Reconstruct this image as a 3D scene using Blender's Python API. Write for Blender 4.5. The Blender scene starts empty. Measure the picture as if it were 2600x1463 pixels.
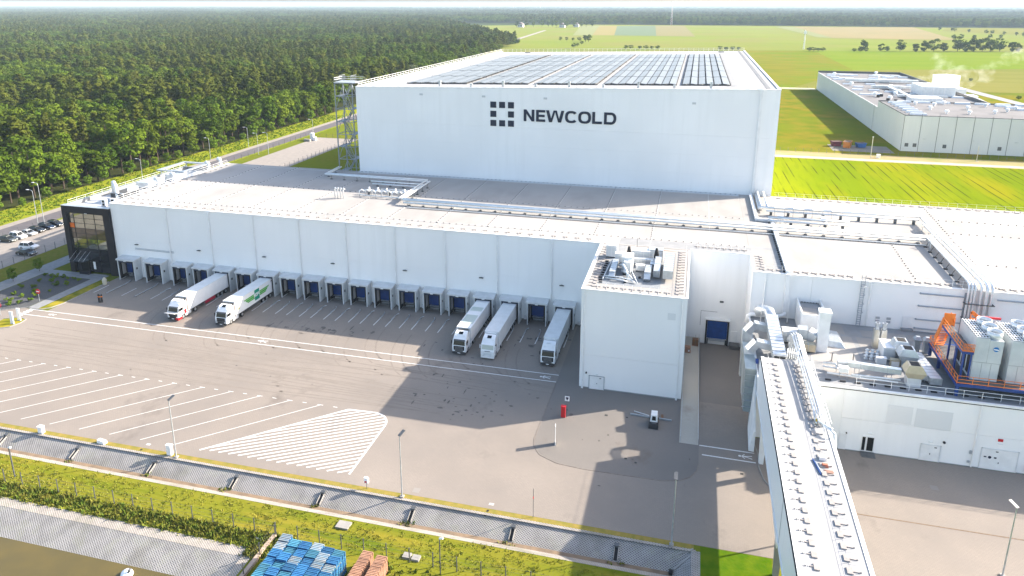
import bpy, math, random
from mathutils import Vector, Matrix

random.seed(7)
S = bpy.context.scene
COL = S.collection

# ------------------------------------------------------------------ camera
def set_camera():
    f, py, hy, vx, roll = 1820.0, 498.0, 10.0, 1780.6, 0.00114      # pixels of a 2600 x 1463 frame
    th = math.atan((py - hy) / f)
    al = math.atan((vx - 1300.0) / (f * math.cos(th) + (py - hy) * math.sin(th)))
    right = Vector((math.cos(al), math.sin(al), 0)); h = Vector((-math.sin(al), math.cos(al), 0))
    fwd = h * math.cos(th) - Vector((0, 0, math.sin(th))); up = h * math.sin(th) + Vector((0, 0, math.cos(th)))
    right, up = right * math.cos(roll) + up * math.sin(roll), up * math.cos(roll) - right * math.sin(roll)
    cam = bpy.data.cameras.new('camera'); co = bpy.data.objects.new('camera', cam); COL.objects.link(co)
    cam.sensor_fit = 'HORIZONTAL'; cam.sensor_width = 36.0; cam.lens = f / 2600 * 36
    cam.shift_y = -(731.5 - py) / 2600
    cam.clip_start = 1.0; cam.clip_end = 60000
    M = Matrix((right, up, -fwd)).transposed().to_4x4(); M.translation = Vector((0, 0, 60)); co.matrix_world = M
    S.camera = co
set_camera()

# ------------------------------------------------------------------ sky, sun, exposure
SUN_DIR = Vector((-1.64, -0.90, -1.0)).normalized()
W = bpy.data.worlds.new('World'); S.world = W; W.use_nodes = True
wn = W.node_tree.nodes; wn.clear()
sky = wn.new('ShaderNodeTexSky'); sky.sky_type = 'NISHITA'; sky.sun_disc = False
sky.sun_elevation = math.radians(28.1); sky.sun_rotation = math.atan2(1.64, 0.90)
sky.air_density = 1.0; sky.dust_density = 2.4; sky.ozone_density = 0.8
bg = wn.new('ShaderNodeBackground'); bg.inputs[1].default_value = 0.15
wo = wn.new('ShaderNodeOutputWorld')
W.node_tree.links.new(sky.outputs[0], bg.inputs[0]); W.node_tree.links.new(bg.outputs[0], wo.inputs[0])
sl = bpy.data.lights.new('sun', 'SUN'); so = bpy.data.objects.new('sun', sl); COL.objects.link(so)
sl.energy = 5.0; sl.angle = math.radians(0.53); sl.color = (1.0, 0.90, 0.77)
so.rotation_euler = SUN_DIR.to_track_quat('-Z', 'Y').to_euler(); so.location = (200, 120, 150)
S.view_settings.view_transform = 'Standard'; S.view_settings.look = 'None'
S.view_settings.exposure = 1.5; S.view_settings.gamma = 1.0; S.view_settings.use_curve_mapping = False
S.cycles.max_bounces = 6; S.cycles.diffuse_bounces = 3; S.cycles.glossy_bounces = 3; S.cycles.transmission_bounces = 4
S.cycles.transparent_max_bounces = 6; S.cycles.volume_bounces = 0; S.cycles.caustics_reflective = False; S.cycles.caustics_refractive = False
S.cycles.use_denoising = True

# ------------------------------------------------------------------ mesh helpers
class MB:
    def __init__(s): s.v = []; s.f = []
    def quad(s, a, b, c, d):
        n = len(s.v); s.v += [a, b, c, d]; s.f.append((n, n+1, n+2, n+3)); return s
    def poly(s, pts):
        n = len(s.v); s.v += list(pts); s.f.append(tuple(range(n, n+len(pts)))); return s
    def hexa(s, p):                      # 8 points: bottom ring then top ring
        n = len(s.v); s.v += list(p)
        s.f += [tuple(n+i for i in q) for q in ((3,2,1,0),(4,5,6,7),(0,1,5,4),(1,2,6,5),(2,3,7,6),(3,0,4,7))]; return s
    def box(s, x0, y0, z0, x1, y1, z1):
        return s.hexa([(x0,y0,z0),(x1,y0,z0),(x1,y1,z0),(x0,y1,z0),(x0,y0,z1),(x1,y0,z1),(x1,y1,z1),(x0,y1,z1)])
    def cbox(s, cx, cy, z0, w, d, h): return s.box(cx-w/2, cy-d/2, z0, cx+w/2, cy+d/2, z0+h)
    def beam(s, a, b, w, h=None):        # square bar from a to b
        h = h or w; a = Vector(a); b = Vector(b); d = (b-a).normalized()
        u = d.cross(Vector((0,0,1)))
        if u.length < 1e-4: u = Vector((1,0,0))
        u.normalize(); v = u.cross(d)
        r = [(-w/2,-h/2),(w/2,-h/2),(w/2,h/2),(-w/2,h/2)]
        return s.hexa([tuple(a+u*x+v*y) for x,y in r] + [tuple(b+u*x+v*y) for x,y in r])
    def cyl(s, a, b, r, n=8, r2=None, cap=True):
        r2 = r if r2 is None else r2; a = Vector(a); b = Vector(b); d = (b-a).normalized()
        u = d.cross(Vector((0,0,1)))
        if u.length < 1e-4: u = Vector((1,0,0))
        u.normalize(); w = d.cross(u); k = len(s.v)
        for c, rr in ((a,r),(b,r2)):
            for i in range(n):
                t = 2*math.pi*i/n; s.v.append(tuple(c+u*(rr*math.cos(t))+w*(rr*math.sin(t))))
        for i in range(n): s.f.append((k+i, k+(i+1)%n, k+n+(i+1)%n, k+n+i))
        if cap: s.f.append(tuple(k+n-1-i for i in range(n))); s.f.append(tuple(k+n+i for i in range(n)))
        return s
    def tube(s, pts, r, n=8):            # continuous tube along a path
        P = [Vector(p) for p in pts]; k = len(s.v); pu = None
        for i, p in enumerate(P):
            d = ((P[min(i+1,len(P)-1)]-p).normalized()+(p-P[max(i-1,0)]).normalized())
            d.normalize()
            u = d.cross(Vector((0,0,1))) if pu is None else pu - d*pu.dot(d)
            if u.length < 1e-3: u = Vector((1,0,0)) - d*d.x
            if u.length < 1e-3: u = Vector((0,1,0))
            u.normalize(); pu = u; w = d.cross(u)
            sc = 1.0
            if 0 < i < len(P)-1:
                c = (P[i+1]-p).normalized().dot((p-P[i-1]).normalized()); sc = 1/max(0.6, math.sqrt(max(0.05,(1+c)/2)))
            for j in range(n):
                t = 2*math.pi*j/n; s.v.append(tuple(p+(u*math.cos(t)+w*math.sin(t))*r*(1+(sc-1)*.5)))
        for i in range(len(P)-1):
            for j in range(n): s.f.append((k+i*n+j, k+i*n+(j+1)%n, k+(i+1)*n+(j+1)%n, k+(i+1)*n+j))
        s.f.append(tuple(k+n-1-j for j in range(n))); s.f.append(tuple(k+(len(P)-1)*n+j for j in range(n)))
        return s
    def prism(s, poly, z0, z1):
        n = len(poly); k = len(s.v)
        s.v += [(x,y,z0) for x,y in poly] + [(x,y,z1) for x,y in poly]
        s.f.append(tuple(k+n-1-i for i in range(n))); s.f.append(tuple(k+n+i for i in range(n)))
        for i in range(n): s.f.append((k+i, k+(i+1)%n, k+n+(i+1)%n, k+n+i))
        return s
    def xprism(s, prof, x0, x1, inset=0.0):  # profile in (y,z), extruded along x
        n = len(prof); k = len(s.v)
        s.v += [(x0,y,z) for y,z in prof] + [(x1,y,z) for y,z in prof]
        s.f.append(tuple(k+i for i in range(n))); s.f.append(tuple(k+2*n-1-i for i in range(n)))
        for i in range(n): s.f.append((k+(i+1)%n, k+i, k+n+i, k+n+(i+1)%n))
        return s
    def ring(s, c, r, r2, z0, z1, n=16):
        k = len(s.v)
        for rr, z in ((r,z0),(r,z1),(r2,z1),(r2,z0)):
            for i in range(n):
                t = 2*math.pi*i/n; s.v.append((c[0]+rr*math.cos(t), c[1]+rr*math.sin(t), z))
        for a, b in ((0,1),(1,2),(2,3),(3,0)):
            for i in range(n): s.f.append((k+a*n+i, k+a*n+(i+1)%n, k+b*n+(i+1)%n, k+b*n+i))
        return s
    def mesh(s, name, m, off=(0,0,0), smooth=False):
        me = bpy.data.meshes.new(name)
        ox, oy, oz = off
        me.from_pydata([(x-ox, y-oy, z-oz) for x,y,z in s.v], [], s.f); me.update()
        me.materials.append(m)
        if smooth: me.polygons.foreach_set('use_smooth', [True]*len(me.polygons))
        return me

OFF = {}
def root_off(o):
    return OFF.get(o.name, Vector((0,0,0))) if o else Vector((0,0,0))
def link(name, data, parent=None):
    o = bpy.data.objects.new(name, data); COL.objects.link(o)
    if parent: o.parent = parent; OFF[o.name] = root_off(parent)
    return o
def tag(o, label=None, cat=None, group=None, kind=None):
    if label: o['label'] = label
    if cat: o['category'] = cat
    if group: o['group'] = group
    if kind: o['kind'] = kind
    return o
def thing(name, label, cat, loc=(0,0,0), group=None):
    o = link(name, None); o.location = loc; OFF[o.name] = Vector(loc); o.empty_display_size = 0.5
    return tag(o, label, cat, group)
def part(name, mb, m, parent=None, smooth=False, kind=None, label=None):
    o = link(name, mb.mesh(name, m, tuple(root_off(parent)), smooth), parent)
    if kind: o['kind'] = kind
    if label: o['label'] = label
    return o
def single(name, mb, m, label, cat, group=None, loc=None, smooth=False):   # a thing that is one mesh
    loc = loc or (0,0,0)
    o = link(name, mb.mesh(name, m, loc, smooth)); o.location = loc
    return tag(o, label, cat, group)
def inst(name, me, parent, loc, rot=(0,0,0)):   # shared mesh, placed at a world position under an unrotated root
    o = link(name, me, parent); o.location = Vector(loc) - root_off(parent); o.rotation_euler = rot; return o
def struct(name, mb, m, kind='structure', label=None, smooth=False):
    o = link(name, mb.mesh(name, m, (0,0,0), smooth)); o['kind'] = kind
    if label: o['label'] = label
    return o
def copy_tree(o, parent=None):
    c = o.copy(); COL.objects.link(c); c.parent = parent
    for ch in list(o.children): copy_tree(ch, c)
    return c

# ------------------------------------------------------------------ materials
MATS = {}
def _nodes(name):
    m = bpy.data.materials.new(name); m.use_nodes = True; nt = m.node_tree
    b = nt.nodes['Principled BSDF']; return m, nt, b
def mat(name, c1, c2=None, scale=1.0, rough=0.6, metal=0.0, bump=0.0, bscale=None, stretch=None, big=None, bigscale=0.03,
        spec=0.4, detail=4.0, contrast=(0.35, 0.65), rnd=0.0, emit=None, alpha=1.0, coat=0.0):
    """Noise between two colours at world position, an optional second broad noise towards `big`, optional bump."""
    m, nt, b = _nodes(name); L = nt.links; N = nt.nodes
    b.inputs['Roughness'].default_value = rough; b.inputs['Metallic'].default_value = metal
    b.inputs['Specular IOR Level'].default_value = spec
    if coat: b.inputs['Coat Weight'].default_value = coat
    g = N.new('ShaderNodeNewGeometry'); pos = g.outputs['Position']
    if stretch:
        mp = N.new('ShaderNodeMapping'); mp.inputs['Scale'].default_value = stretch; L.new(pos, mp.inputs[0]); pos = mp.outputs[0]
    col = None
    if c2 is None: b.inputs['Base Color'].default_value = (*c1, 1)
    else:
        n = N.new('ShaderNodeTexNoise'); n.inputs['Scale'].default_value = scale; n.inputs['Detail'].default_value = detail; L.new(pos, n.inputs['Vector'])
        r = N.new('ShaderNodeMapRange'); r.inputs[1].default_value, r.inputs[2].default_value = contrast; L.new(n.outputs[0], r.inputs[0])
        mx = N.new('ShaderNodeMix'); mx.data_type = 'RGBA'; mx.inputs[6].default_value = (*c1,1); mx.inputs[7].default_value = (*c2,1)
        L.new(r.outputs[0], mx.inputs[0]); col = mx.outputs[2]
        if big:
            n2 = N.new('ShaderNodeTexNoise'); n2.inputs['Scale'].default_value = bigscale; n2.inputs['Detail'].default_value = 3; L.new(g.outputs['Position'], n2.inputs['Vector'])
            r2 = N.new('ShaderNodeMapRange'); r2.inputs[1].default_value = .42; r2.inputs[2].default_value = .66; L.new(n2.outputs[0], r2.inputs[0])
            m2 = N.new('ShaderNodeMix'); m2.data_type = 'RGBA'; m2.inputs[7].default_value = (*big,1); L.new(col, m2.inputs[6]); L.new(r2.outputs[0], m2.inputs[0]); col = m2.outputs[2]
    if rnd:
        oi = N.new('ShaderNodeObjectInfo'); hs = N.new('ShaderNodeHueSaturation')
        mr = N.new('ShaderNodeMapRange'); mr.inputs[3].default_value = 1-rnd; mr.inputs[4].default_value = 1+rnd; L.new(oi.outputs['Random'], mr.inputs[0]); L.new(mr.outputs[0], hs.inputs['Value'])
        if col is None: hs.inputs['Color'].default_value = (*c1,1)
        else: L.new(col, hs.inputs['Color'])
        col = hs.outputs[0]
    if col is not None: L.new(col, b.inputs['Base Color'])
    if bump:
        n3 = N.new('ShaderNodeTexNoise'); n3.inputs['Scale'].default_value = bscale or scale*3; n3.inputs['Detail'].default_value = 3; L.new(pos, n3.inputs['Vector'])
        bp = N.new('ShaderNodeBump'); bp.inputs['Strength'].default_value = bump; bp.inputs['Distance'].default_value = 0.1
        L.new(n3.outputs[0], bp.inputs['Height']); L.new(bp.outputs[0], b.inputs['Normal'])
    if emit: b.inputs['Emission Color'].default_value = (*emit[:3],1); b.inputs['Emission Strength'].default_value = emit[3]
    MATS[name] = m; return m

def mix(nt, a, b, fac, blend='MIX'):
    mx = nt.nodes.new('ShaderNodeMix'); mx.data_type = 'RGBA'; mx.blend_type = blend
    for s, v in ((6,a),(7,b)):
        if isinstance(v, tuple): mx.inputs[s].default_value = (*v[:3],1)
        else: nt.links.new(v, mx.inputs[s])
    if isinstance(fac, float): mx.inputs[0].default_value = fac
    else: nt.links.new(fac, mx.inputs[0])
    return mx.outputs[2]
def noise(nt, vec, scale, detail=4, lo=.4, hi=.6, rough=.5):
    n = nt.nodes.new('ShaderNodeTexNoise'); n.inputs['Scale'].default_value = scale; n.inputs['Detail'].default_value = detail; n.inputs['Roughness'].default_value = rough
    nt.links.new(vec, n.inputs['Vector'])
    r = nt.nodes.new('ShaderNodeMapRange'); r.inputs[1].default_value = lo; r.inputs[2].default_value = hi; nt.links.new(n.outputs[0], r.inputs[0]); return r.outputs[0]
def mapped(nt, vec, sc=(1,1,1), rot=(0,0,0), loc=(0,0,0)):
    mp = nt.nodes.new('ShaderNodeMapping'); mp.inputs['Scale'].default_value = sc; mp.inputs['Rotation'].default_value = rot; mp.inputs['Location'].default_value = loc
    nt.links.new(vec, mp.inputs[0]); return mp.outputs[0]
def math_node(nt, op, a, b=None):
    n = nt.nodes.new('ShaderNodeMath'); n.operation = op
    for i, v in enumerate((a, b)):
        if v is None: continue
        if isinstance(v, (int, float)): n.inputs[i].default_value = v
        else: nt.links.new(v, n.inputs[i])
    return n.outputs[0]

def paving_material(name, base, dark, joint, bw, bh, stain):
    m, nt, b = _nodes(name); L = nt.links
    g = nt.nodes.new('ShaderNodeNewGeometry'); p = g.outputs['Position']
    br = nt.nodes.new('ShaderNodeTexBrick'); br.inputs['Scale'].default_value = 1.0; br.inputs['Brick Width'].default_value = bw; br.inputs['Row Height'].default_value = bh
    br.inputs['Mortar Size'].default_value = 0.012; br.inputs['Color1'].default_value = (*base,1); br.inputs['Color2'].default_value = (*[c*.93 for c in base],1); br.inputs['Mortar'].default_value = (*joint,1)
    L.new(p, br.inputs['Vector'])
    c = mix(nt, br.outputs['Color'], dark, math_node(nt,'MULTIPLY', noise(nt, p, .09, 6, .42, .68, .6), .9))
    c = mix(nt, c, tuple(x*.86 for x in base), math_node(nt,'MULTIPLY', noise(nt, mapped(nt, p, (.12,.55,1)), .5, 5, .45, .8), .6))
    c = mix(nt, c, tuple(x*1.12 for x in base), math_node(nt,'MULTIPLY', noise(nt, p, .035, 3, .5, .75), .6))
    c = mix(nt, c, stain, math_node(nt,'MULTIPLY', noise(nt, mapped(nt, p, (.5,.35,1)), .22, 6, .61, .72, .62), .6))
    c = mix(nt, c, tuple(x*.8 for x in base), math_node(nt,'MULTIPLY', noise(nt, p, 3.5, 3, .5, .7), .25))
    L.new(c, b.inputs['Base Color']); b.inputs['Roughness'].default_value = .85; b.inputs['Specular IOR Level'].default_value = .25
    bp = nt.nodes.new('ShaderNodeBump'); bp.inputs['Strength'].default_value = .25; bp.inputs['Distance'].default_value = .02; L.new(br.outputs['Fac'], bp.inputs['Height']); bp.invert = True
    L.new(bp.outputs[0], b.inputs['Normal']); return m

def lattice_material(name, con, soil, sx, sy, rot, plane):
    """Concrete grid slabs: a diamond net of concrete webs round soil-filled holes."""
    m, nt, b = _nodes(name); L = nt.links
    g = nt.nodes.new('ShaderNodeNewGeometry'); p = g.outputs['Position']
    sp = nt.nodes.new('ShaderNodeSeparateXYZ'); L.new(p, sp.inputs[0])
    x = sp.outputs[0]; y = sp.outputs[1]
    def wave(sign):
        t = math_node(nt,'ADD', math_node(nt,'MULTIPLY', x, 1/sx), math_node(nt,'MULTIPLY', y, sign/sy))
        return math_node(nt,'ABSOLUTE', math_node(nt,'SINE', math_node(nt,'MULTIPLY', t, math.pi)))
    k = math_node(nt,'MINIMUM', wave(1), wave(-1))
    r = nt.nodes.new('ShaderNodeMapRange'); r.inputs[1].default_value = .56; r.inputs[2].default_value = .80; L.new(k, r.inputs[0])
    cc = mix(nt, con, tuple(v*.75 for v in con), noise(nt, p, .6, 5, .4, .7)); cc = mix(nt, cc, (.16,.15,.12), math_node(nt,'MULTIPLY', noise(nt, p, .17, 5, .55, .7), .6))
    c = mix(nt, cc, mix(nt, soil, (.11,.12,.05), noise(nt, p, .8, 3, .5, .65)), r.outputs[0])
    L.new(c, b.inputs['Base Color']); b.inputs['Roughness'].default_value = .9
    bp = nt.nodes.new('ShaderNodeBump'); bp.inputs['Strength'].default_value = .6; bp.inputs['Distance'].default_value = .06; bp.invert = True; L.new(r.outputs[0], bp.inputs['Height']); L.new(bp.outputs[0], b.inputs['Normal'])
    return m

def crop_field_material(name, g1, g2, g3, track):
    m, nt, b = _nodes(name); L = nt.links
    g = nt.nodes.new('ShaderNodeNewGeometry'); p = g.outputs['Position']
    c = mix(nt, g1, g2, noise(nt, mapped(nt, p, (1,.25,1), (0,0,.05)), .05, 5, .38, .66))
    c = mix(nt, c, g3, math_node(nt,'MULTIPLY', noise(nt, mapped(nt, p, (1,.3,1), (0,0,-.3)), .035, 4, .5, .68), .8))
    c = mix(nt, c, tuple(v*.72 for v in g1), math_node(nt,'MULTIPLY', noise(nt, mapped(nt, p, (1.2,.10,1), (0,0,.02)), .5, 4, .5, .75), .5))
    w = nt.nodes.new('ShaderNodeTexWave'); w.wave_type = 'BANDS'; w.bands_direction = 'X'; w.inputs['Scale'].default_value = .105; w.inputs['Distortion'].default_value = 1.2; w.inputs['Detail'].default_value = 1.5; w.inputs['Detail Scale'].default_value = .25
    L.new(mapped(nt, p, (1,.3,1), (0,0,-.05)), w.inputs['Vector'])
    r = nt.nodes.new('ShaderNodeMapRange'); r.inputs[1].default_value = .93; r.inputs[2].default_value = .975; L.new(w.outputs['Fac'], r.inputs[0])
    t = math_node(nt,'MULTIPLY', r.outputs[0], noise(nt, mapped(nt, p, (1,.25,1)), .16, 4, .45, .58))
    c = mix(nt, c, track, math_node(nt,'MULTIPLY', t, .85))
    L.new(c, b.inputs['Base Color']); b.inputs['Roughness'].default_value = 1; b.inputs['Specular IOR Level'].default_value = 0
    return m

def leaf_material(name, c1, c2, rnd):
    m, nt, b = _nodes(name); L = nt.links
    oi = nt.nodes.new('ShaderNodeObjectInfo'); g = nt.nodes.new('ShaderNodeNewGeometry')
    c = mix(nt, c1, c2, oi.outputs['Random'])
    c = mix(nt, c, tuple(min(1,v*1.45) for v in c2), math_node(nt,'MULTIPLY', noise(nt, g.outputs['Position'], .5, 3, .5, .75), .45))
    hs = nt.nodes.new('ShaderNodeHueSaturation'); r = nt.nodes.new('ShaderNodeMapRange'); r.inputs[3].default_value = 1-rnd; r.inputs[4].default_value = 1+rnd
    L.new(math_node(nt,'FRACT', math_node(nt,'MULTIPLY', oi.outputs['Random'], 7.31)), r.inputs[0]); L.new(r.outputs[0], hs.inputs['Value']); L.new(c, hs.inputs['Color'])
    L.new(hs.outputs[0], b.inputs['Base Color']); b.inputs['Roughness'].default_value = .9; b.inputs['Specular IOR Level'].default_value = 0.02
    tr = nt.nodes.new('ShaderNodeBsdfTranslucent'); L.new(hs.outputs[0], tr.inputs[0]); ms = nt.nodes.new('ShaderNodeMixShader'); ms.inputs[0].default_value = .18
    out = nt.nodes['Material Output']; L.new(b.outputs[0], ms.inputs[1]); L.new(tr.outputs[0], ms.inputs[2]); L.new(ms.outputs[0], out.inputs[0])
    return m

def panel_material(name, c, streak, rough=.42, seam=None):
    """Coated sandwich panel: faint vertical ribs and rain streaks."""
    m, nt, b = _nodes(name); L = nt.links
    g = nt.nodes.new('ShaderNodeNewGeometry'); p = g.outputs['Position']
    cc = mix(nt, c, streak, math_node(nt,'MULTIPLY', noise(nt, mapped(nt, p, (1.2,1.2,.07)), .9, 4, .45, .8), .3))
    cc = mix(nt, cc, tuple(v*.95 for v in c), noise(nt, p, .06, 3, .4, .6))
    L.new(cc, b.inputs['Base Color']); b.inputs['Roughness'].default_value = rough; b.inputs['Specular IOR Level'].default_value = .4
    w = nt.nodes.new('ShaderNodeTexWave'); w.bands_direction = 'Z'; w.inputs['Scale'].default_value = .28; L.new(p, w.inputs['Vector'])
    r = nt.nodes.new('ShaderNodeMapRange'); r.inputs[1].default_value = .97; r.inputs[2].default_value = 1.0; L.new(w.outputs['Fac'], r.inputs[0])
    bp = nt.nodes.new('ShaderNodeBump'); bp.inputs['Strength'].default_value = .12; bp.inputs['Distance'].default_value = .02; bp.invert = True; L.new(r.outputs[0], bp.inputs['Height']); L.new(bp.outputs[0], b.inputs['Normal'])
    return m

M = {}
M['white'] = panel_material('white_panel', (.87,.87,.86), (.70,.70,.68))
M['trim'] = mat('white_trim', (.82,.82,.81), (.74,.74,.73), .8, rough=.4)
M['roof'] = mat('roof_membrane', (.34,.326,.311), (.30,.288,.275), .35, rough=.95, big=(.365,.348,.33), bigscale=.05, stretch=(1,.35,1), spec=.03)
M['roofgrey'] = mat('grey_roof_mat', (.27,.275,.28), (.23,.235,.24), .6, rough=.8)
M['hbroof'] = mat('white_roof_membrane', (.36,.36,.36), (.32,.32,.32), .4, rough=.95, spec=.03)
M['navy'] = mat('navy_sign', (.008,.016,.045), rough=.35)
M['bluedoor'] = mat('blue_door', (.006,.05,.22), (.005,.04,.17), 1.2, rough=.35)
M['black'] = mat('black_rubber', (.012,.012,.014), (.02,.02,.022), 3, rough=.75)
M['blackpanel'] = mat('black_cladding', (.012,.011,.016), (.017,.016,.02), .6, rough=.6, spec=.25)
M['glass'] = mat('dark_glass', (.012,.014,.015), rough=.08, spec=.3)
M['galv'] = mat('galvanised_steel', (.50,.53,.56), (.40,.43,.46), 2.0, rough=.4, metal=.55)
M['alu'] = mat('bright_duct_foil', (.66,.69,.71), (.55,.58,.60), 1.2, rough=.33, metal=.55)
M['pipe'] = mat('white_pipe_jacket', (.74,.76,.77), (.66,.68,.69), 1.0, rough=.35, metal=.25)
M['steel'] = mat('dark_grey_steel', (.10,.105,.11), (.14,.145,.15), 3, rough=.5, metal=.4)
M['blue'] = mat('blue_steel_paint', (.012,.045,.20), (.016,.055,.23), 2, rough=.4)
M['orange'] = mat('orange_rail_paint', (.80,.22,.02), (.70,.18,.02), 2, rough=.45)
M['red'] = mat('red_paint', (.55,.012,.02), (.48,.01,.018), 2, rough=.35)
M['vehwhite'] = mat('white_vehicle_paint', (.80,.80,.80), (.75,.75,.75), .8, rough=.22, coat=.3)
M['vehblack'] = mat('black_vehicle_paint', (.008,.009,.011), rough=.18, coat=.5)
M['vehgrey'] = mat('dark_grey_vehicle_paint', (.045,.045,.048), rough=.2, coat=.5)
M['vehsilver'] = mat('silver_vehicle_paint', (.52,.54,.56), rough=.25, metal=.5, coat=.4)
M['vehnavy'] = mat('dark_blue_vehicle_paint', (.010,.016,.035), rough=.18, coat=.5)
M['vehgreen'] = mat('dark_green_grey_paint', (.05,.055,.05), rough=.22, coat=.4)
M['trailerroof'] = mat('trailer_roof', (.66,.68,.69), (.60,.62,.62), .8, rough=.5)
M['tyre'] = mat('tyre_rubber', (.015,.015,.015), rough=.8)
M['rim'] = mat('wheel_rim', (.5,.51,.52), rough=.35, metal=.7)
M['lamp'] = mat('lamp_glass', (.75,.76,.74), rough=.15)
M['chrome'] = mat('grille_slat', (.30,.31,.32), rough=.3, metal=.6)
M['greenmark'] = mat('green_lettering', (.0,.23,.15), rough=.4)
M['lime'] = mat('lime_lettering', (.06,.33,.04), rough=.4)
M['paint'] = mat('road_paint', (.66,.655,.64), (.46,.44,.42), 2.5, rough=.7, contrast=(.5,.8))
M['concrete'] = mat('concrete', (.30,.285,.265), (.24,.23,.215), .9, rough=.85, bump=.1)
M['kerb'] = mat('kerb_stone', (.29,.28,.265), (.23,.225,.22), 1.5, rough=.85)
M['wood'] = mat('pallet_wood', (.36,.20,.13), (.28,.15,.095), 2, rough=.8, rnd=.2)
M['bluewood'] = mat('blue_pallet_paint', (.018,.10,.25), (.03,.145,.29), 1.5, rough=.7, rnd=.35)
M['tealwood'] = mat('teal_pallet_paint', (.04,.18,.28), (.07,.23,.31), 1.5, rough=.7, rnd=.3)
M['greywood'] = mat('worn_pallet_paint', (.17,.26,.32), (.28,.29,.29), 1.5, rough=.8, rnd=.25)
M['brownbox'] = mat('brown_cardboard', (.20,.10,.05), (.15,.08,.04), 2, rough=.85)
M['galvdark'] = mat('stair_galvanised', (.28,.31,.34), (.22,.24,.27), 2, rough=.5, metal=.4)
M['tan'] = mat('cream_duct_hood', (.55,.47,.33), (.48,.41,.29), 1.2, rough=.4, metal=.3)
M['tape'] = mat('white_tape', (.8,.8,.8), rough=.6)
M['yellow'] = mat('yellow_black', (.5,.34,.02), rough=.5)
M['pipegrey'] = mat('grey_pipe', (.36,.39,.42), (.30,.33,.36), 1, rough=.45, metal=.3)  # plain mid-grey metal for wall pipes, ladders, seams and profiles

# ================================================================== SETTING: ground, fields, roads, yard
def rects(mb, z, rs):
    for x0, y0, x1, y1 in rs: mb.quad((x0,y0,z),(x1,y0,z),(x1,y1,z),(x0,y1,z))
    return mb
def cells(xs, ys, holes, z):
    mb = MB()
    for i in range(len(xs)-1):
        for j in range(len(ys)-1):
            cx, cy = (xs[i]+xs[i+1])/2, (ys[j]+ys[j+1])/2
            if any(a < cx < c and b < cy < d for a,b,c,d in holes): continue
            mb.quad((xs[i],ys[j],z),(xs[i+1],ys[j],z),(xs[i+1],ys[j+1],z),(xs[i],ys[j+1],z))
    return mb
def ground_poly(mb, pts, z): return mb.poly([(x,y,z) for x,y in pts])

G_grass = mat('meadow_grass', (.095,.125,.012), (.14,.14,.02), .5, rough=.95, big=(.115,.145,.014), bigscale=.045, spec=0, detail=6, bump=.35, bscale=2.2)
G_bank = mat('bank_grass', (.10,.13,.010), (.21,.18,.022), .8, rough=.95, big=(.16,.165,.016), bigscale=.12, spec=0, detail=6, stretch=(.10,1,1), bump=.5, bscale=3)
G_dry = mat('dry_grass', (.27,.20,.055), (.19,.17,.04), 1.2, rough=.95, spec=0, detail=5, bump=.3)
G_lawn = mat('lush_lawn', (.055,.12,.004), (.095,.145,.007), .8, rough=.95, spec=0, detail=5, bump=.5, bscale=3)
G_verge = mat('verge_grass', (.11,.13,.018), (.15,.14,.03), 1.0, rough=.95, spec=0, detail=5, bump=.4)
G_yard = paving_material('yard_pavers', (.25,.216,.186), (.192,.169,.15), (.15,.133,.118), .42, .21, (.10,.085,.075))
G_apron = paving_material('apron_pavers', (.20,.18,.163), (.158,.145,.132), (.128,.118,.108), .24, .12, (.12,.09,.065))
G_asph = mat('asphalt', (.085,.078,.085), (.11,.10,.105), .7, rough=.9, big=(.095,.088,.092), bigscale=.1)
G_path = mat('footpath_concrete', (.27,.24,.21), (.23,.205,.185), .6, rough=.9)
G_grav = mat('dark_gravel', (.055,.057,.062), (.085,.087,.09), 6, rough=.95, bump=.5, bscale=12)
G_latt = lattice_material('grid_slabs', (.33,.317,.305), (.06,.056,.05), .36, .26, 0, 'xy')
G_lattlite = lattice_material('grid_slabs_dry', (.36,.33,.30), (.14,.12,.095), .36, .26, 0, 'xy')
G_soil = mat('ditch_soil', (.22,.155,.10), (.15,.11,.075), 1.0, rough=.95, bump=.4, detail=6)
G_water = mat('pond_water', (.105,.078,.018), (.085,.066,.018), .25, rough=.16, bump=.06, bscale=1.5, spec=.5)
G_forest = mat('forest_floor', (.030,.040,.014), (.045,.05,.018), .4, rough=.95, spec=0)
G_farforest = mat('far_woodland_floor', (.035,.052,.022), (.05,.065,.028), .02, rough=.95, spec=0)
F_crop = crop_field_material('young_crop', (.125,.175,.003), (.175,.205,.004), (.25,.205,.007), (.035,.042,.008))
F_meadow = mat('rough_meadow', (.13,.145,.014), (.18,.16,.02), .06, rough=.95, big=(.12,.165,.012), bigscale=.02, spec=0, detail=6, stretch=(.4,1,1))
F_pale = mat('pale_meadow', (.15,.19,.03), (.18,.205,.04), .01, rough=.95, big=(.18,.18,.05), bigscale=.006, spec=0, detail=5, stretch=(.35,1,1))
F_green = mat('bright_meadow', (.125,.185,.012), (.155,.195,.018), .02, rough=.95, spec=0, detail=5, stretch=(.3,1,1))
F_olive = mat('dry_meadow', (.185,.175,.045), (.145,.155,.03), .025, rough=.95, spec=0, detail=6, stretch=(.3,1,1))
F_beige = mat('stubble_field', (.25,.20,.10), (.22,.19,.09), .01, rough=.95, spec=0)
F_tan = mat('tan_crop', (.235,.20,.08), rough=.95, spec=0); F_blue = mat('blue_green_crop', (.13,.17,.105), rough=.95, spec=0)
F_pink = mat('pinkish_crop', (.20,.18,.085), rough=.95, spec=0); F_strip = mat('pale_strip_crop', (.20,.215,.10), rough=.95, spec=0)

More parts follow.
